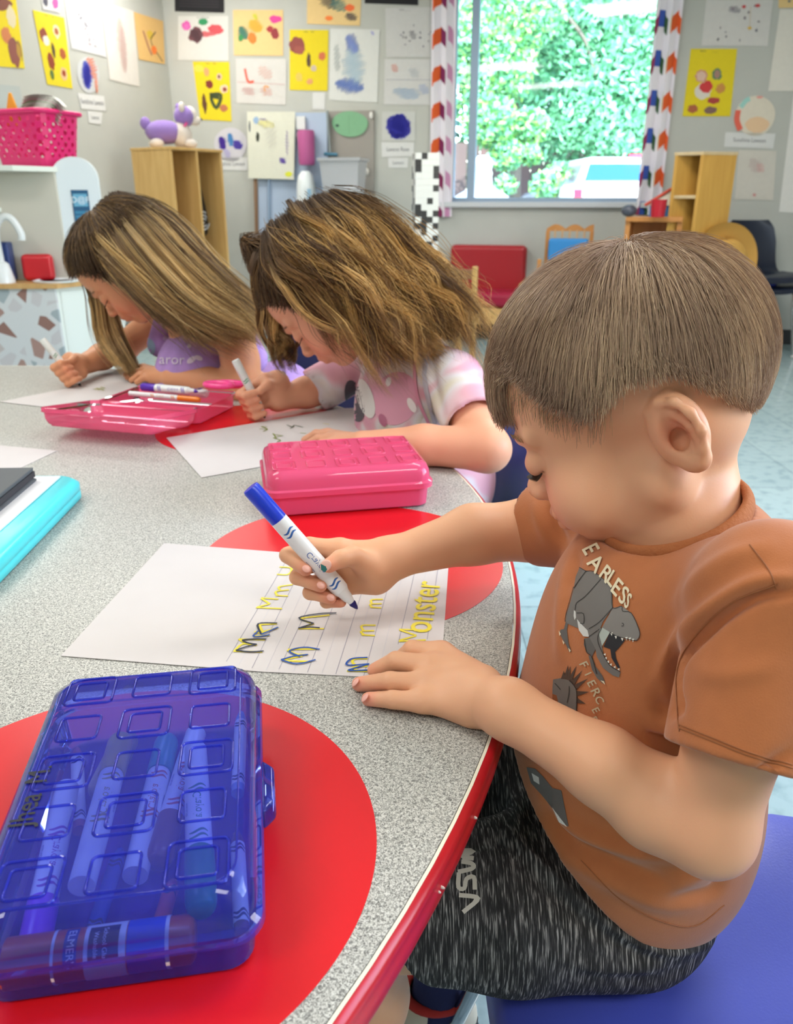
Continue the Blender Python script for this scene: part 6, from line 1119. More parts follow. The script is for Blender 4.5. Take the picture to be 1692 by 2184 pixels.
def on_cloth(poly, tr, lift=.0008):
    out_ = []
    for p in smooth_pts([(a, b) for a, b in poly], 6):
        r = ray(*p); h = tr.ray_cast(Vector(C0), Vector(nrm(r)))
        if h[0] is not None: n = np.array(h[1]); n = n if n @ r < 0 else -n; out_.append(np.array(h[0]) + n * lift)
    return out_
cm2 = mat('rust_rib', '#a66236', .9, bump=.9, bscale=350, bdist=.001)
Fr = frame(nn_, (1, 0, 0)); m = MB(); P = [neck_c + nn_ * .004 + (.0535 * math.cos(a) * Fr[0] + .060 * math.sin(a) * Fr[1]) for a in np.linspace(0, 2 * np.pi, 49)]; m.tube(P, .0075, 12, flat=.55, x=nn_); m.build('collar', cm2, shirt, smooth=70)
st = MB().col('#96592f')
for L in ([(1448, 1552), (1520, 1580), (1600, 1612), (1690, 1638)], [(1448, 1545), (1520, 1573), (1600, 1605), (1690, 1631)], [(1600, 1162), (1640, 1215), (1656, 1255)], [(1240, 1835), (1320, 1915), (1400, 1960), (1480, 1975), (1545, 1930)], [(1660, 1245), (1560, 1285), (1480, 1360), (1445, 1430), (1446, 1520), (1450, 1560)]):
    q = on_cloth(L, TS, .0004)
    if len(q) > 3: st.tube(q, .00045, 6)
st.build('stitch_seam', INK(), shirt)
# print on the chest
Z = lambda l: [(1180 + x / 3.258, 1130 + y / 3.26) for x, y in l]
G1, G2, G3, BK, IV = '#6d6863', '#7d7771', '#5c5854', '#1d1b1e', '#dccfae'
pol = [(Z([(190, 262), (235, 290), (290, 295), (340, 335), (390, 380), (412, 430), (416, 500), (418, 545), (350, 640), (330, 690), (255, 745), (215, 700), (170, 620), (135, 620), (108, 655), (90, 640), (95, 590), (125, 500), (150, 400), (160, 330)]), G1),
       (Z([(418, 545), (480, 532), (488, 568), (548, 580), (600, 690), (604, 740), (580, 770), (520, 755), (450, 740), (400, 712), (345, 680)]), G2), (Z([(330, 690), (345, 680), (400, 712), (345, 808), (322, 790), (318, 740)]), '#a9b0a6'), (Z([(400, 712), (450, 740), (505, 765), (470, 810), (435, 850), (440, 890), (470, 960), (452, 960), (410, 890), (402, 830), (355, 812)]), BK),
       (Z([(322, 720), (318, 790), (345, 808), (352, 860), (400, 940), (472, 985), (462, 1025), (420, 1012), (352, 960), (308, 880), (295, 800), (300, 760)]), G1), (Z([(255, 745), (330, 690), (318, 740), (300, 830), (270, 800)]), G1), (Z([(222, 755), (258, 750), (300, 830), (275, 880), (240, 850), (218, 800)]), G3),
       (Z([(250, 870), (275, 880), (300, 950), (345, 1010), (365, 1060), (350, 1068), (310, 1030), (275, 970)]), G3), (Z([(92, 640), (108, 655), (100, 700), (112, 790), (130, 845), (118, 850), (95, 800), (70, 760), (50, 720), (55, 695), (80, 690)]), G3),
       (Z([(172, 622), (195, 650), (245, 700), (255, 745), (215, 740), (185, 700)]), '#c9c8c2'), (Z([(150, 560), (162, 570), (165, 610), (155, 628), (148, 600)]), '#c9c8c2'), (Z([(5, 1040), (60, 1030), (120, 1045), (165, 1100), (172, 1180), (165, 1305), (100, 1270), (0, 1190), (0, 1100)]), G1), (Z([(0, 1140), (30, 1150), (40, 1200), (20, 1215), (0, 1200)]), '#8a4f2c')]
pol += [(Z([(x, y), (x + 18, y - 3), (x + 10, y + 22)]), '#eee9dc') for x, y in ((402, 716), (432, 738), (476, 752), (505, 748), (528, 752), (550, 760))] + [(Z([(x, y), (x + 14, y + 10), (x + 14, y - 8)]), '#eee9dc') for x, y in ((356, 865), (364, 890), (380, 915), (398, 935), (425, 952), (452, 968))]
pol += [(Z([(45, 700), (60, 725), (50, 738)]), '#e0cfae'), (Z([(68, 765), (85, 785), (78, 798)]), '#e0cfae'), (Z([(112, 820), (130, 838), (122, 852)]), '#e0cfae'), (Z([(335, 1045), (360, 1050), (368, 1075)]), '#e0cfae'), (Z([(0, 1795), (60, 1810), (68, 1850), (55, 1890), (62, 1950), (110, 2065), (60, 2030), (0, 1930)]), G3), (Z([(-180, 1650), (-120, 1660), (-60, 1720), (0, 1795), (0, 1935), (-70, 1850), (-150, 1760)]), G3), (Z([(-145, 1690), (-95, 1720), (-90, 1770), (-130, 1745)]), '#c9c8c2'), (Z([(0, 1930), (20, 1960), (100, 2065), (45, 2030)]), '#d9d8d2')]
for (x, y, s_) in ((110, 960, 1), (140, 930, 1), (175, 955, 1.1), (205, 1000, 1.1), (225, 1060, 1.1), (235, 1130, 1), (225, 1200, .9), (80, 990, .8)): a = math.atan2(y - 1150, x - 70); pol.append((Z([(70 + 105 * math.cos(a - .16), 1150 + 115 * math.sin(a - .16)), (70 + 190 * s_ * math.cos(a), 1150 + 215 * s_ * math.sin(a)), (70 + 105 * math.cos(a + .16), 1150 + 115 * math.sin(a + .16))]), '#4c3a30'))
pj = [i for i, q in enumerate(pol) if max(y for x, y in q[0]) < 1600 and not (min(y for x, y in q[0]) > 1400 and max(x for x, y in q[0]) < 1256)]
decal('dinosaur_print', [pol[i] for i in pj], TS, shirt, None, lift=.0006); decal('spiky_dinosaur_print', [q for i, q in enumerate(pol) if i not in pj and min(y for x, y in q[0]) < 1600], TS, shirt, None, lift=.0006); decal('tail_print', [q for q in pol if min(y for x, y in q[0]) >= 1600], TS, shirt, None, lift=.0006)
ln = []
def thick(L, w): 
    P = np.array(smooth_pts(L, 3)) if len(L) > 2 else np.array(L, float); o_ = []
    T_ = np.gradient(P, axis=0); T_ /= np.linalg.norm(T_, axis=1)[:, None] + 1e-9; N_ = np.stack([-T_[:, 1], T_[:, 0]], 1) * w / 2; return [tuple(p) for p in P + N_] + [tuple(p) for p in (P - N_)[::-1]]
for L in ([(190, 262), (235, 290), (290, 295), (390, 380), (412, 430), (418, 545), (480, 532), (488, 568), (548, 580), (600, 690), (604, 740), (580, 770), (450, 740), (400, 712)], [(338, 345), (230, 465), (170, 510), (160, 560)], [(235, 290), (190, 350), (150, 410)], [(418, 545), (330, 640), (255, 690)], [(345, 680), (318, 740), (322, 790), (352, 860), (400, 940), (472, 985)], [(90, 640), (95, 590), (150, 400)], [(172, 580), (218, 585), (220, 650), (195, 650)], [(483, 650), (495, 655), (493, 668), (480, 670)], [(120, 1085), (118, 1140), (105, 1200)], [(20, 1065), (60, 1110)], [(255, 745), (330, 690)], [(120, 1045), (165, 1100), (172, 1180), (165, 1305)], [(225, 760), (240, 850), (275, 880), (310, 1000)]): ln.append((thick(Z(L), 1.3), '#25211f'))
decal('outline_print', ln, TS, shirt, None, lift=.0010, step=8)
lt = []
for s_, c_, ex_, ey_, sz in (('E', (262, 140), (.35, .62), (.80, -.38), 44), ('A', (300, 240), (.62, .72), (.62, -.70), 40), ('R', (370, 312), (.68, .72), (.55, -.80), 36), ('L', (410, 345), (.6, .8), (.5, -.85), 34), ('E', (445, 405), (.66, .76), (.5, -.85), 38), ('S', (492, 462), (.62, .70), (.45, -.95), 38), ('S', (522, 500), (.4, .55), (.40, -.95), 34)):
    for kb_, (bx, by_) in enumerate(((0, 0), (1.6, .4), (.6, 1.6))): lt += [([(a + bx, b + by_) for a, b in q], IV, kb_ * .00012) for q in px_text(s_, (1180 + c_[0] / 3.258, 1130 + c_[1] / 3.26), A(*ex_) * 1.15, A(*ey_) * 1.25, sz)]
for s_, c_, sz in (('F', (218, 935), 30), ('I', (248, 1000), 26), ('E', (272, 1065), 30), ('R', (300, 1125), 32), ('C', (325, 1180), 28), ('E', (300, 1250), 26), ('E', (290, 1310), 22)):
    for kb_, (bx, by_) in enumerate(((0, 0), (1.2, .3))): lt += [([(a + bx, b + by_) for a, b in q], '#b9ab8c', kb_ * .00012) for q in px_text(s_, (1180 + c_[0] / 3.258, 1130 + c_[1] / 3.26), A(.45, .75), A(.75, -.35), sz)]
decal('lettering_print', lt, TS, shirt, None, lift=.0013, step=6)
# ---------------- shorts
S = Sdf(); S.ell(A(.205, .592, .435), (.102, .112, .092), None, .03)
hemN, hemF = A(.012, .52, .395), A(.03, .685, .40); S.chain([A(.20, .526, .414), A(.10, .518, .414), A(-.02, .518, .414)], [.074, .069, .058], .03); S.chain([A(.20, .66, .425), A(.10, .67, .42), A(-.02, .69, .41)], [.078, .072, .066], .03)
S.op(lambda P: -(P[:, 0] - .012 + .55 * (P[:, 2] - .40)), [-9] * 3, [9] * 3, .003, 'cut'); S.cap(A(-.06, .518, .4135), A(.035, .518, .4155), .052, .056, .003, 's'); S.cap(A(-.06, .69, .405), A(.03, .687, .41), .060, .061, .003, 's')
S.op(lambda P: .3395 - P[:, 2], [-9] * 3, [9] * 3, .012, 'cut')
V, F = S.mesh(.003 / HQ); V = relax(V, F, 2)
V = folds(V, F, [([(1090, 1775), (1140, 1830), (1240, 1920), (1330, 1990), (1430, 2030), (1530, 2010)], .005, 12), ([(1080, 1800), (1130, 1860), (1240, 1960), (1340, 2030), (1430, 2065)], -.004, 14), ([(1050, 1640), (1100, 1700), (1110, 1770)], .004, 16), ([(1100, 1620), (1140, 1700), (1130, 1760)], -.004, 14), ([(950, 1800), (1040, 1790), (1090, 1800)], -.006, 20), ([(900, 1900), (1000, 1960), (1150, 2010)], .0025, 30), ([(1250, 2080), (1400, 2090), (1500, 2050)], -.003, 16), ([(1180, 2040), (1300, 2070), (1420, 2060)], .003, 16)])
sm = mat('space_dyed_knit', '#2c2b2c', .9, bump=.3, bscale=800, bdist=.0006); n, l, b = nodes_of(sm); tc = n.new('ShaderNodeTexCoord'); mp = n.new('ShaderNodeMapping'); mp.inputs['Scale'].default_value = (850, 75, 50); mp.inputs['Rotation'].default_value = (0.35, .25, .1)
nz = n.new('ShaderNodeTexNoise'); nz.inputs['Scale'].default_value = 1; nz.inputs['Detail'].default_value = 3; nz.inputs['Distortion'].default_value = .5; l.new(tc.outputs['Object'], mp.inputs[0]); l.new(mp.outputs[0], nz.inputs['Vector'])
cr = n.new('ShaderNodeValToRGB'); cr.color_ramp.elements[0].position = .42; cr.color_ramp.elements[0].color = (*hexl('#1d1b1c'), 1); cr.color_ramp.elements[1].position = .68; cr.color_ramp.elements[1].color = (*hexl('#a09c99'), 1); e = cr.color_ramp.elements.new(.54); e.color = (*hexl('#3d3b3c'), 1); l.new(nz.outputs['Fac'], cr.inputs[0]); l.new(cr.outputs[0], b.inputs['Base Color'])
shorts = fast_mesh('shorts', V, F, sm, boy); TSh = tree_of(V, F)
W_ = lambda l: [(792 + x / 1.88, 1584 + y / 1.88) for x, y in l]; NW = '#c9c2b6'
worm = [thick(W_(L), 7.5) for L in ([(412, 436), (372, 440), (352, 448)], [(414, 452), (372, 462), (355, 470), (362, 482), (414, 470)], [(340, 512), (412, 496), (356, 524)][:0] or [(412, 492), (352, 515), (350, 520), (398, 545)], [(345, 535), (348, 580), (372, 583), (375, 545), (412, 542), (418, 585)], [(366, 680), (428, 632), (422, 622), (360, 612)])]
worm = [thick(W_(L), 9.5) for L in ([(352, 436), (412, 438), (360, 458), (412, 466)], [(362, 478), (398, 484), (412, 496), (400, 508), (348, 520)], [(352, 522), (350, 580), (374, 584), (382, 548), (412, 540), (416, 590)], [(352, 612), (415, 618), (426, 632), (368, 680)])]
decal('white_logo_print', [(w_, NW) for w_ in worm], TSh, shorts, None, lift=.0008)
# ---------------- hair
def cap_hair(T, s, par, name, hl, whorl, n, rad, cols, lift=.010, seed=3, L0=.05, L1=.075, jit=.012, ctr=A(0, -.002, .034), rr=A(.0775, .093, .082), q=11, down=.35, sel=None):
    r = np.random.default_rng(seed); Rt_ = rr; d = r.normal(size=(n * 3, 3)); d /= np.linalg.norm(d, axis=1)[:, None]; p = ctr + d * Rt_; keep = p[:, 2] > hl(p[:, 1]) + .0; keep = keep & sel(p) if sel else keep; p = p[keep][:n]; n = len(p); out_ = np.zeros((n, q, 3)); L = r.uniform(L0, L1, n); u = (p - ctr) / Rt_; jt = r.normal(size=(n, 3)) * .10; lim = r.uniform(-1, 1, n) * jit; alive = np.ones(n, bool); dd = r.random(n) ** 1.5; clm = np.sin(p[:, 0] * 95 + np.sin(p[:, 1] * 70) * 2 + p[:, 2] * 50) 
    for k in range(q):
        sc = 1 + (lift * (.12 + .88 * np.sin(min(1, k / (q - 1) * 1.1) * 1.35)) * (.25 + dd) - .012 * (k == 0)) / .085
        out_[:, k] = ctr + u * Rt_ * sc[:, None]
        pw = ctr + u * Rt_; fl = pw - whorl; fl = fl / (np.linalg.norm(fl, axis=1)[:, None] + 1e-6) + A(0, .18, -down) + jt; fl[:, 0] += .05 * clm
        nr = u / Rt_; nr /= np.linalg.norm(nr, axis=1)[:, None]; fl -= (fl * nr).sum(1)[:, None] * nr; fl /= np.linalg.norm(fl, axis=1)[:, None] + 1e-9
        nu_ = (pw + fl * (L / (q - 1))[:, None] - ctr) / Rt_; nu_ /= np.linalg.norm(nu_, axis=1)[:, None]; ok = (ctr + nu_ * Rt_)[:, 2] > hl((ctr + nu_ * Rt_)[:, 1]) - np.abs(lim); alive &= ok; u = np.where(alive[:, None], nu_, u + (nu_ - u) * .08)
    P = T(0, 0, 0) + s * (out_.reshape(-1, 3) @ HRr[0]); C_ = np.array([hexl(h) for h in cols]); blend = .5 + .5 * clm * .45 + r.normal(size=n) * .22; idx = np.clip((blend * len(cols)).astype(int), 0, len(cols) - 1)
    return strand_mesh(name, P.reshape(n, q, 3), rad, C_[idx] * r.uniform(.9, 1.1, (n, 1)), hair_mat('scalp_hair'), par)
hb_ = lambda y: np.interp(y, [-.11, -.085, -.07, -.056, -.040, -.012, .008, .018, .042, .056, .070, .082, .1], [-.048, -.042, -.024, .012, .038, .046, .036, .034, .058, .082, .078, .052, .040])
S = Sdf(); c0_ = BT(0, -.010, .034)
def capf(T, s, R, hl, ctr, rr):
    def f(P):
        q_ = (P - T(0, 0, 0)) @ R.T / s; k0 = np.sqrt((((q_ - ctr) / rr) ** 2).sum(1)); k1 = np.sqrt((((q_ - ctr) / rr ** 2) ** 2).sum(1)) + 1e-9
        return np.maximum(k0 * (k0 - 1) / k1 * s, (hl(q_[:, 1]) + .002 - q_[:, 2]) * .8 * s)
    return f
S.op(capf(BT, HS, HR, hb_, A(0, -.002, .034), A(.077, .0915, .0815)), c0_ - .12, c0_ + .12, .001); V, F = S.mesh(.003); HRr = [HR]
hr = fast_mesh('hair', V, F, mat('hair_under_boy', '#957c69', .6), boy)
cap_hair(BT, HS, hr, 'hair_strands', hb_, A(.004, -.040, .116), int(52000 * HQ), .00019, ['#9a7c68', '#a68973', '#b3967e', '#c4a689', '#dabd9a'], lift=.010, jit=.020)
cap_hair(BT, HS, hr, 'hair_strands', lambda y: hb_(y) - np.interp(y, [-.03, .01, .05, .07, .09], [.0, .020, .034, .030, .0]), A(.004, -.040, .116), 60000, .00016, ['#9c8068', '#b0946f'], lift=.003, jit=.022, L0=.03, L1=.055, seed=9, sel=lambda p: (p[:, 2] < hb_(p[:, 1]) + .002) & (np.random.default_rng(1).random(len(p)) < .035))
# ---------------- sock and shoe
m = MB().col('#1d2350'); m.loft([np.array([aF + A(x * r + ox, y * r, z) for x, y in ((math.cos(a), math.sin(a)) for a in np.linspace(0, 2 * np.pi, 20, endpoint=False))]) for r, z, ox in ((.034, -.055, -.004), (.032, -.03, 0), (.0305, .0, 0), (.0295, .012, 0))]); m.build('sock', mat('sock_knit', '#1d2350', .9, bump=.5, bscale=500), boy, smooth=60)
def shoe(c, R):
    L = lambda x, y, z: c + A(x, y, z) @ R; prof = lambda a, w, l, f: (l * (math.cos(a) + (.0 if math.cos(a) > 0 else 0)), w * math.sin(a) * (1 - .18 * max(0, -math.cos(a))))
    ring = lambda w, l, z, ox=0, tz=0: np.array([L(-(l * math.cos(a)) + ox, w * math.sin(a) * (1 + .12 * math.cos(a)), z + tz * max(0, math.cos(a)) * -1) for a in np.linspace(0, 2 * np.pi, 36, endpoint=False)])
    m = MB(); m.loft([ring(.036, .083, .0), ring(.038, .086, .006), ring(.038, .086, .018), ring(.035, .083, .022)]); m.build('sole', mat('shoe_sole', '#1c1c22', .6), boy, smooth=50)
    m = MB(); m.loft([ring(.035, .083, .020), ring(.036, .084, .034, 0, .004), ring(.034, .076, .050, .006, .012), ring(.031, .056, .066, .020, .012), ring(.029, .040, .078, .034, 0)], cap=False); m.open = True; m.build('upper', mat('shoe_upper', '#d8cdb6', .7), boy, smooth=60)
    m = MB(); r_ = ring(.0295, .0405, .079, .034); m.tube(list(r_) + [r_[0]], .006, 8); m.build('shoe_collar', mat('shoe_red', '#b52a22', .8), boy, smooth=60)
    m = MB(); m.loft([ring(.0365, .0845, .018), ring(.0368, .0848, .030, 0, .004)], cap=False); m.open = True; m.build('shoe_band', mat('shoe_navy', '#20253a', .6), boy, smooth=60)
SR = rz(math.radians(0)); shoe(aF * A(1, 1, 0) + A(-.035, 0, .001), SR); shoe(aN * A(1, 1, 0) + A(-.035, 0, .001), SR)
# the marker he holds
MK_T, MK_B = J(763, 1299, .748), J(534, 1040, .706); marker(MK_T, MK_B, '#1f3fd0', 'blue washable marker held above the ruled sheet by the boy', r=.0082, nib='#1a1466')
# ------------------------------------------------------------------ the two girls
def pen_hand(S, c, ax, s, wrist, depth=.0, k=.0035):
    """fist closed round a pen: c is the pen point held, ax the pen direction upwards, wrist where the arm comes from"""
    w = nrm(wrist - c); v = nrm(np.cross(ax, w)); v = v if v @ (C0 - c) > 0 else -v; u = nrm(w - ax * (w @ ax))     # u towards the wrist, v towards the viewer
    P = lambda a, b, d: c + s * (a * u + b * ax + d * v)
    for j in range(4):
        b = .012 - .0135 * j; r = [.0082, .0076, .0068][0:3]
        S.chain([P(.034, b + .002, .008), P(.010, b, -.014), P(-.016, b - .001, -.012), P(-.020, b - .003, .006), P(-.004, b - .006, .0115)], np.array([.0092, .0082, .0078, .0072, .0062]) * s * (1 - .05 * j), k * s, ks=k * s)
    S.chain([P(.048, -.008, .012), P(.026, .006, .017), P(.006, .004, .0155)], np.array([.011, .0088, .0070]) * s, .004 * s)
    S.chain([P(.034, .010, .002), P(.055, .004, .004)], .0135 * s, .008 * s); S.chain([P(.034, -.008, .003), P(.058, -.004, .004)], .0145 * s, .008 * s); S.chain([P(.034, -.024, .003), P(.058, -.012, .004)], .0125 * s, .008 * s); S.chain([P(.056, -.004, .004), wrist], [.0175 * s, .0185 * s], .012)
    return P
def flat_hand(S, tips, knuck, wrist, r=.0075, k=.003):
    for a, b in zip(tips, knuck): m_ = (a + b) / 2 + A(0, 0, .006); S.chain([b, m_, a], [r * 1.15, r, r * .82], k, ks=k)
    for b in knuck: S.chain([b, wrist], [r * 1.5, r * 2.1], .008)
# -------- girl with curly hair, T-shirt
g2 = thing('person', (.12, 1.42, .34), 'girl with wavy golden-brown hair in a pink and white T-shirt drawing with a green-ended marker', 'person'); SK2 = '#e3a382'
O2 = J(703, 622, 1.35); R2 = head_axes(4, 52); S = Sdf(); T2 = head(S, O2, R2, 1.06, 1.15)
nb2 = J(868, 735, 1.40); sN2, eN2, wN2 = J(965, 815, 1.31), J(1040, 958, 1.195), J(775, 948, 1.24); sF2, eF2, wF2 = J(795, 765, 1.55), J(712, 822, 1.56), J(592, 852, 1.495); hip2 = A(.085, 1.45, .42); ch2 = J(880, 880, 1.44)
S.chain([T2(0, -.025, -.045), T2(0, -.035, -.08), nb2], [.046, .042, .048], .02); S.chain([nb2, ch2, hip2], [.05, .075, .085], .03); S.cap(nb2, sN2, .04, .036, .03); S.cap(nb2, sF2, .04, .034, .03)
S.chain([sN2, eN2], [.038, .033], .02); S.chain([eN2, (eN2 + wN2) / 2 + A(0, 0, .003), wN2], [.034, .030, .021], .014); S.chain([sF2, eF2], [.036, .032], .02); S.chain([eF2, (eF2 + wF2) / 2, wF2], [.0335, .029, .021], .014)
flat_hand(S, [onz(650, 938, .608), onz(655, 948, .608), onz(665, 958, .608), onz(682, 966, .608)], [onz(700, 928, .618), onz(705, 938, .618), onz(712, 948, .617), onz(722, 958, .614)], wN2)
MT2, MB2 = J(566, 892, 1.478), J(502, 768, 1.43); ax2 = nrm(MB2 - MT2); P2 = pen_hand(S, MT2 + ax2 * .048, ax2, 1.05, wF2)
for kx_, ky_ in ((.06, 0), (-.0, .12)): S.chain([hip2 + A(0, ky_ - .05, 0), A(-.03, 1.36 + ky_, .39), A(-.02, 1.38 + ky_, .10), A(-.05, 1.37 + ky_, .03)], [.07, .05, .03, .026], .03)
V, F = S.mesh(.0026 / HQ); fast_mesh('body', V, F, skin_mat('skin_girl_two', SK2), g2, tint(V, SK2, [(T2(x * .042, .078, -.04), .03, '#e8846c', .8) for x in (-1, 1)] + [(T2(0, .112, -.03), .012, '#df8a74', .6), (T2(0, .096, -.057), .015, '#cf5f5e', .8), (P2(-.02, -.01, .008), .02, '#e58a6c', .6)])); lashes(T2, 1.06, g2, '#2c201a', '#6f4f36')
marker(MT2, MB2, '#e6eae8', 'white marker with green waves and black nib held by the curly-haired girl', r=.0075, nib='#16181a', mk='#2f9a6a')
S = Sdf(); S.ell(ch2 + A(.0, 0, -.0), (.105, .125, .14), rz(.2), .03); S.ell(hip2 + A(0, 0, .06), (.105, .12, .12), None, .05); S.chain([nb2 + A(0, 0, -.03), sN2 + A(.0, 0, 0)], [.055, .049], .03); S.chain([nb2 + A(0, 0, -.03), sF2], [.055, .045], .03)
hN2 = J(1012, 903, 1.235); hF2 = J(668, 836, 1.55); S.chain([sN2, hN2 + (hN2 - sN2) * .2], [.047, .050], .02); S.chain([sF2, hF2 + (hF2 - sF2) * .2], [.045, .045], .02)
for h_, d_, c_r in ((hN2, nrm(hN2 - sN2), .08), (hF2, nrm(hF2 - sF2), .08)):
    S.op(lambda P, h_=h_, d_=d_, c_r=c_r: np.minimum((P - h_) @ d_, c_r - np.linalg.norm(P - h_, axis=1)), [-9] * 3, [9] * 3, .003, 'cut'); S.cap(h_ - d_ * .02, h_ + d_ * .05, .040, .043, .003, 's')
S.plane(hip2 - A(0, 0, .02), (0, 0, -1), .003); n2 = nrm(A(-.45, 0, .9)); S.cap(nb2 + n2 * .0, nb2 + n2 * .09, .052, .08, .006, 's')
V, F = S.mesh(.0034 / HQ); V = relax(V, F, 2); V = folds(V, F, [([(900, 720), (905, 800), (940, 900)], .005, 12), ([(930, 730), (925, 800), (955, 920)], -.004, 8), ([(980, 860), (1000, 890), (1030, 900)], .004, 10), ([(660, 800), (700, 830), (720, 860)], .005, 12), ([(700, 790), (720, 830)], -.004, 10), ([(760, 880), (840, 910), (920, 920)], .003, 14)])
sm2 = mat('tie_dye_jersey', '#e3c6c8', .9, bump=.3, bscale=500, bdist=.0008); n, l, b = nodes_of(sm2); tc = n.new('ShaderNodeTexCoord'); nz = n.new('ShaderNodeTexNoise'); nz.inputs['Scale'].default_value = 9; nz.inputs['Detail'].default_value = 2; nz.inputs['Distortion'].default_value = .8; l.new(tc.outputs['Object'], nz.inputs['Vector'])
cr = n.new('ShaderNodeValToRGB'); E_ = cr.color_ramp.elements; E_[0].position = .34; E_[0].color = (*hexl('#d9cfb6'), 1); E_[1].position = .48; E_[1].color = (*hexl('#dcd4d6'), 1); e = E_.new(.58); e.color = (*hexl('#dca9b4'), 1); e = E_.new(.68); e.color = (*hexl('#d99cb0'), 1); l.new(nz.outputs['Fac'], cr.inputs[0]); l.new(cr.outputs[0], b.inputs['Base Color'])
sh2 = fast_mesh('t_shirt', V, F, sm2, g2); T2s = tree_of(V, F)
cir = lambda x, y, a, b, t=0: [(x + a * math.cos(q) * math.cos(t) - b * math.sin(q) * math.sin(t), y + a * math.cos(q) * math.sin(t) + b * math.sin(q) * math.cos(t)) for q in np.linspace(0, 2 * np.pi, 20, endpoint=False)]
decal('pink_blotch_print', [(cir(845, 850, 48, 58, .3), '#dd9db2')], T2s, sh2, None, lift=.0010, step=8)
decal('dot_print', [(cir(879, 864, 8, 17, -.45), '#efe6e4'), (cir(830, 815, 6, 10, .2), '#efe6e4'), (cir(818, 896, 8, 14, -.4), '#b56a86'), (cir(905, 900, 6, 9), '#efe6e4')], T2s, sh2, None, lift=.0018, step=8)
decal('grey_patch_print', [(cir(757, 855, 20, 46, -.25), '#55525a'), (cir(781, 850, 17, 44, -.3), '#dcd8d4')], T2s, sh2, None, lift=.0014, step=8)
seam = [thick([(905, 712), (888, 760), (890, 840), (915, 905)], 7)]; decal('raglan_seam', [(seam[0], '#dd94ac')], T2s, sh2, None, lift=.002, step=8); decal('stripe_print', [(thick([(922, 735), (906, 800), (928, 905)], 9), '#b9b6bf')], T2s, sh2, None, lift=.0016, step=8)
# hair: under-volume plus locks
def girl_hair(par, T, s, R, hl, guides, solid, mname, base, n, scalp, roots, tips, wave, spread, seed, freq=9., rad=.00055, clt=(55, .28), ctr=A(0, -.010, .034), rr=A(.079, .099, .084)):
    S = Sdf(); c0 = T(0, -.010, .034); S.op(capf(T, s, R, hl, ctr, rr), c0 - .13, c0 + .13, .01)
    for g, r in solid: S.chain([J(*p) for p in g], r, .03)
    V, F = S.mesh(.0042 / HQ); o = fast_mesh('hair', V, F, mat(mname, base, .6), par); GW = [[J(*p) for p in g] for g in guides]
    k = 0
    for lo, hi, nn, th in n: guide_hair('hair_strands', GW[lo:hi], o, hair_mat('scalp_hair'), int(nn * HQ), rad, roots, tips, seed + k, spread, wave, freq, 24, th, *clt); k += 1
    HRr[0] = R; cap_hair(T, s, o, 'hair_strands', hl, A(.0, -.045, .112), int(scalp * HQ), rad * .9, roots + tips[:1], lift=.012, L0=.05, L1=.09, seed=seed, ctr=ctr, rr=rr); return o
h2 = lambda y: np.interp(y, [-.11, -.08, -.05, -.02, .02, .04, .055, .07, .085, .1], [-.08, -.07, -.06, -.05, -.02, .028, .056, .074, .078, .08])
G2 = [[(726, 425, 1.36), (800, 455, 1.36), (870, 540, 1.36), (945, 610, 1.34), (1000, 680, 1.32), (1022, 745, 1.30)], [(705, 425, 1.33), (785, 490, 1.31), (860, 590, 1.31), (930, 660, 1.29), (985, 730, 1.28)], [(680, 432, 1.31), (750, 510, 1.285), (825, 610, 1.275), (890, 690, 1.27), (930, 745, 1.27)],
      [(655, 442, 1.30), (710, 530, 1.27), (780, 620, 1.26), (840, 700, 1.255), (885, 762, 1.26)], [(630, 455, 1.29), (675, 530, 1.262), (745, 605, 1.25), (805, 680, 1.25), (852, 765, 1.255)], [(600, 475, 1.29), (640, 540, 1.262), (705, 600, 1.25), (770, 665, 1.25), (815, 745, 1.26)],
      [(575, 495, 1.30), (605, 555, 1.27), (660, 600, 1.26), (720, 640, 1.255), (775, 700, 1.26)], [(550, 520, 1.32), (560, 570, 1.30), (590, 605, 1.285), (640, 622, 1.28), (690, 640, 1.275)],
      [(545, 560, 1.40), (560, 640, 1.42), (575, 700, 1.44), (590, 745, 1.44), (596, 785, 1.43)], [(560, 600, 1.42), (580, 660, 1.44), (605, 710, 1.45), (622, 750, 1.45), (612, 790, 1.44)]]
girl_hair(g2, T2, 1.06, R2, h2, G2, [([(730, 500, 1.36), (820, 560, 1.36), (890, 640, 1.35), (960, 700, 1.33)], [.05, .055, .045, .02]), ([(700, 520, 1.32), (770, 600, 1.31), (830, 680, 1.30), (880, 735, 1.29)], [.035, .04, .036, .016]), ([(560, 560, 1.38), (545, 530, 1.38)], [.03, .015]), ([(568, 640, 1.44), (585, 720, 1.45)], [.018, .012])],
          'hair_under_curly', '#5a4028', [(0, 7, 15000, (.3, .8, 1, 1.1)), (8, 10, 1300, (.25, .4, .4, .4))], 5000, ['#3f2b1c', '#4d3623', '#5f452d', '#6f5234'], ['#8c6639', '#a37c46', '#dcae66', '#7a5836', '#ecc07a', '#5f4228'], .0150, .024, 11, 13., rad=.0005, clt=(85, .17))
m = MB(); tf = []; rg_ = np.random.default_rng(5)
for i in range(500):
    b_ = J(560 + rg_.normal() * 8, 520 + rg_.normal() * 10, 1.36 + rg_.normal() * .012); e_ = J(524 + rg_.normal() * 5, 512 + rg_.normal() * 5, 1.36); f_ = J(534 + rg_.normal() * 6, 560 + rg_.normal() * 8, 1.36); tf.append(smooth_pts([b_, e_, f_], 5))
strand_mesh('hair_strands', np.array(tf), .0006, np.array([hexl(['#3f2b1c', '#5f452d', '#7a5a38'][i % 3]) for i in range(len(tf))]), hair_mat('scalp_hair'), g2)
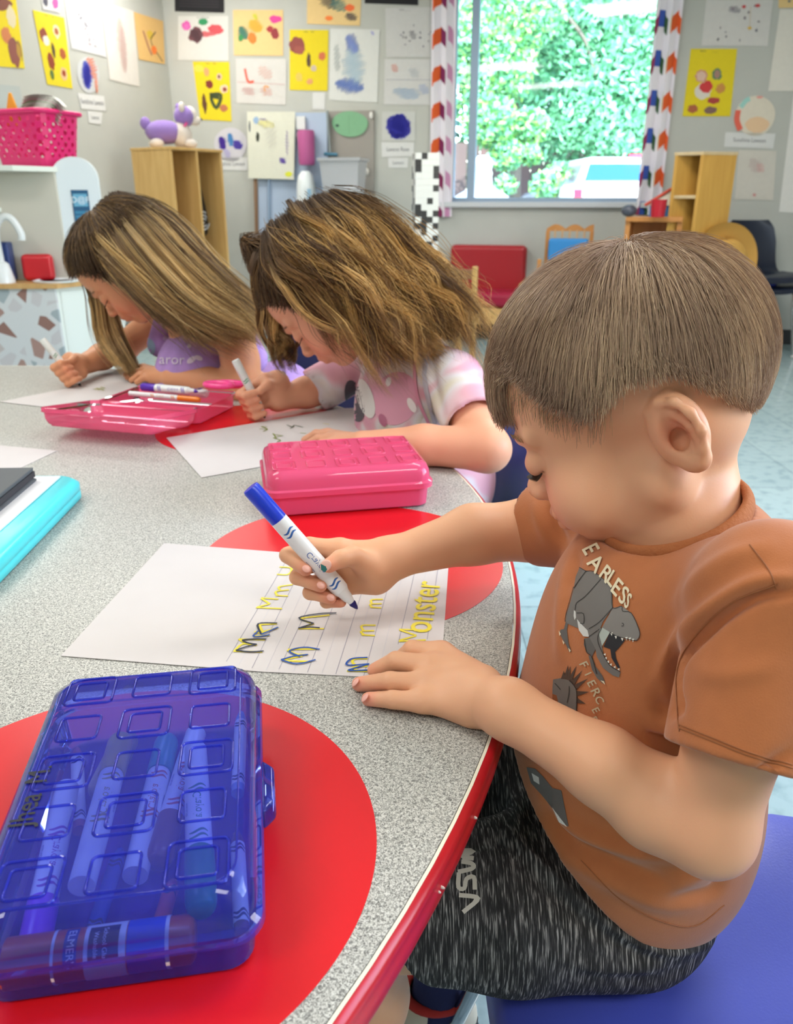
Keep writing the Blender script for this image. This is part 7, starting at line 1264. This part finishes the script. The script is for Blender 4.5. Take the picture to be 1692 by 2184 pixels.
# -------- girl with long straight hair, tank top
g1 = thing('person', (-.38, 1.95, .34), 'girl with long light-brown straight hair in a lilac tank top drawing with a white marker', 'person'); SK1 = '#dd9c74'
O1 = J(272, 566, 1.70); R1 = head_axes(-10, 50); S = Sdf(); T1 = head(S, O1, R1, 1.03, .95)
nb1 = J(415, 690, 1.74); sN1, eN1, wN1 = J(498, 712, 1.66), J(528, 826, 1.63), J(368, 806, 1.70); sF1, eF1, wF1 = J(350, 672, 1.90), J(262, 742, 1.93), J(168, 782, 1.78); hip1 = A(-.30, 2.02, .42); ch1 = J(440, 790, 1.78)
S.chain([T1(0, -.025, -.045), T1(0, -.035, -.08), nb1], [.043, .040, .046], .02); S.chain([nb1, ch1, hip1], [.05, .078, .085], .03); S.cap(nb1, sN1, .040, .038, .03); S.cap(nb1, sF1, .04, .036, .03)
S.chain([sN1, (sN1 + eN1) / 2, eN1], [.042, .038, .033], .02); S.chain([eN1, (eN1 + wN1) / 2, wN1], [.034, .030, .021], .014); S.chain([sF1, eF1], [.038, .032], .02); S.chain([eF1, (eF1 + wF1) / 2, wF1], [.033, .029, .021], .014)
flat_hand(S, [onz(268, 800, .608), onz(272, 806, .608), onz(280, 811, .608), onz(292, 815, .608)], [onz(306, 786, .622), onz(310, 792, .622), onz(316, 799, .620), onz(324, 806, .616)], wN1)
MT1, MB1 = J(173, 824, 1.735), J(90, 724, 1.70); ax1 = nrm(MB1 - MT1); P1 = pen_hand(S, MT1 + ax1 * .050, ax1, 1.06, wF1)
for ky_ in (-.06, .07): S.chain([hip1 + A(0, ky_, 0), A(-.50, 1.86 + ky_, .39), A(-.49, 1.88 + ky_, .10), A(-.52, 1.84 + ky_, .03)], [.07, .05, .03, .026], .03)
V, F = S.mesh(.003 / HQ); fast_mesh('body', V, F, skin_mat('skin_girl_one', SK1), g1, tint(V, SK1, [(T1(x * .042, .078, -.04), .03, '#df7c5c', .7) for x in (-1, 1)] + [(T1(0, .112, -.03), .012, '#d88468', .6), (T1(0, .096, -.057), .015, '#c25f56', .8), (P1(-.02, -.01, .008), .02, '#e38868', .6)])); lashes(T1, 1.03, g1, '#2c201a', '#8a6a4a')
marker(MT1, MB1, '#e9ebe6', 'white marker with a black nib held by the long-haired girl', r=.0075, nib='#16181a', mk='#5f9a7a')
S = Sdf(); S.ell(ch1 + A(0, .0, -.015), (.112, .128, .118), rz(.35), .03); S.ell(hip1 + A(0, 0, .06), (.105, .12, .12), None, .05)
for a_, z_ in ((sN1, 0), (sF1, 0)): p_ = nb1 * .45 + a_ * .55; S.chain([ch1 + (a_ - ch1) * .45 + A(-.06, 0, .0), p_ + A(-.02, 0, .040), p_ + A(.045, 0, .03), ch1 + (a_ - ch1) * .3 + A(.08, .02, -.0)], [.030, .016, .018, .035], .018)
S.plane(hip1 - A(0, 0, .02), (0, 0, -1), .003); V, F = S.mesh(.0036 / HQ); V = relax(V, F, 2); tk = mat('lilac_jersey', '#b38fd0', .9, noise=.10, nscale=40, bump=.3, bscale=400, bdist=.0008); tt1 = fast_mesh('tank_top', V, F, tk, g1); T1s = tree_of(V, F)
lt = [(q, '#ddcfe0') for q in px_text('aror', (368, 768), A(1, .02), A(0, -1), 30)]; decal('lettering_print', lt, T1s, tt1, None, lift=.0015, step=8); decal('leaf_print', [(cir(409, 768, 11, 6, -.6), '#ddcfe0'), (cir(424, 764, 9, 5, .4), '#ddcfe0'), (cir(404, 739, 4, 4), '#e6dcea'), (cir(352, 722, 5, 4), '#cdb9dc'), (cir(316, 742, 16, 20), '#8fa6c0')], T1s, tt1, None, lift=.0015, step=8)
h1 = lambda y: np.interp(y, [-.11, -.08, -.05, -.02, .02, .04, .055, .07, .085, .1], [-.08, -.07, -.06, -.05, -.02, .028, .056, .074, .078, .08])
G1 = [[(262, 418, 1.72), (335, 440, 1.74), (400, 500, 1.73), (455, 570, 1.70), (520, 630, 1.66), (582, 690, 1.66)], [(250, 418, 1.69), (330, 470, 1.66), (400, 550, 1.64), (470, 625, 1.62), (545, 690, 1.60)], [(240, 420, 1.665), (310, 490, 1.63), (380, 570, 1.61), (450, 640, 1.60), (510, 680, 1.585), (560, 735, 1.575)],
      [(228, 428, 1.65), (285, 510, 1.615), (350, 590, 1.60), (415, 655, 1.59), (470, 690, 1.58), (535, 712, 1.565)], [(212, 445, 1.64), (262, 530, 1.607), (325, 610, 1.595), (385, 668, 1.585), (440, 700, 1.575), (505, 735, 1.565)], [(198, 465, 1.64), (240, 545, 1.61), (298, 610, 1.598), (350, 662, 1.59), (395, 695, 1.585), (430, 745, 1.58)],
      [(184, 472, 1.65), (224, 528, 1.62), (278, 578, 1.607), (332, 625, 1.60), (376, 678, 1.60)], [(166, 492, 1.67), (190, 530, 1.65), (234, 562, 1.635), (286, 600, 1.63)],
      [(172, 560, 1.77), (200, 630, 1.79), (208, 700, 1.80), (222, 745, 1.79), (262, 790, 1.76)], [(190, 580, 1.79), (222, 650, 1.81), (235, 710, 1.82), (262, 760, 1.80), (285, 800, 1.76)], [(200, 600, 1.80), (236, 660, 1.82), (258, 720, 1.82), (280, 760, 1.81), (292, 785, 1.79)]]
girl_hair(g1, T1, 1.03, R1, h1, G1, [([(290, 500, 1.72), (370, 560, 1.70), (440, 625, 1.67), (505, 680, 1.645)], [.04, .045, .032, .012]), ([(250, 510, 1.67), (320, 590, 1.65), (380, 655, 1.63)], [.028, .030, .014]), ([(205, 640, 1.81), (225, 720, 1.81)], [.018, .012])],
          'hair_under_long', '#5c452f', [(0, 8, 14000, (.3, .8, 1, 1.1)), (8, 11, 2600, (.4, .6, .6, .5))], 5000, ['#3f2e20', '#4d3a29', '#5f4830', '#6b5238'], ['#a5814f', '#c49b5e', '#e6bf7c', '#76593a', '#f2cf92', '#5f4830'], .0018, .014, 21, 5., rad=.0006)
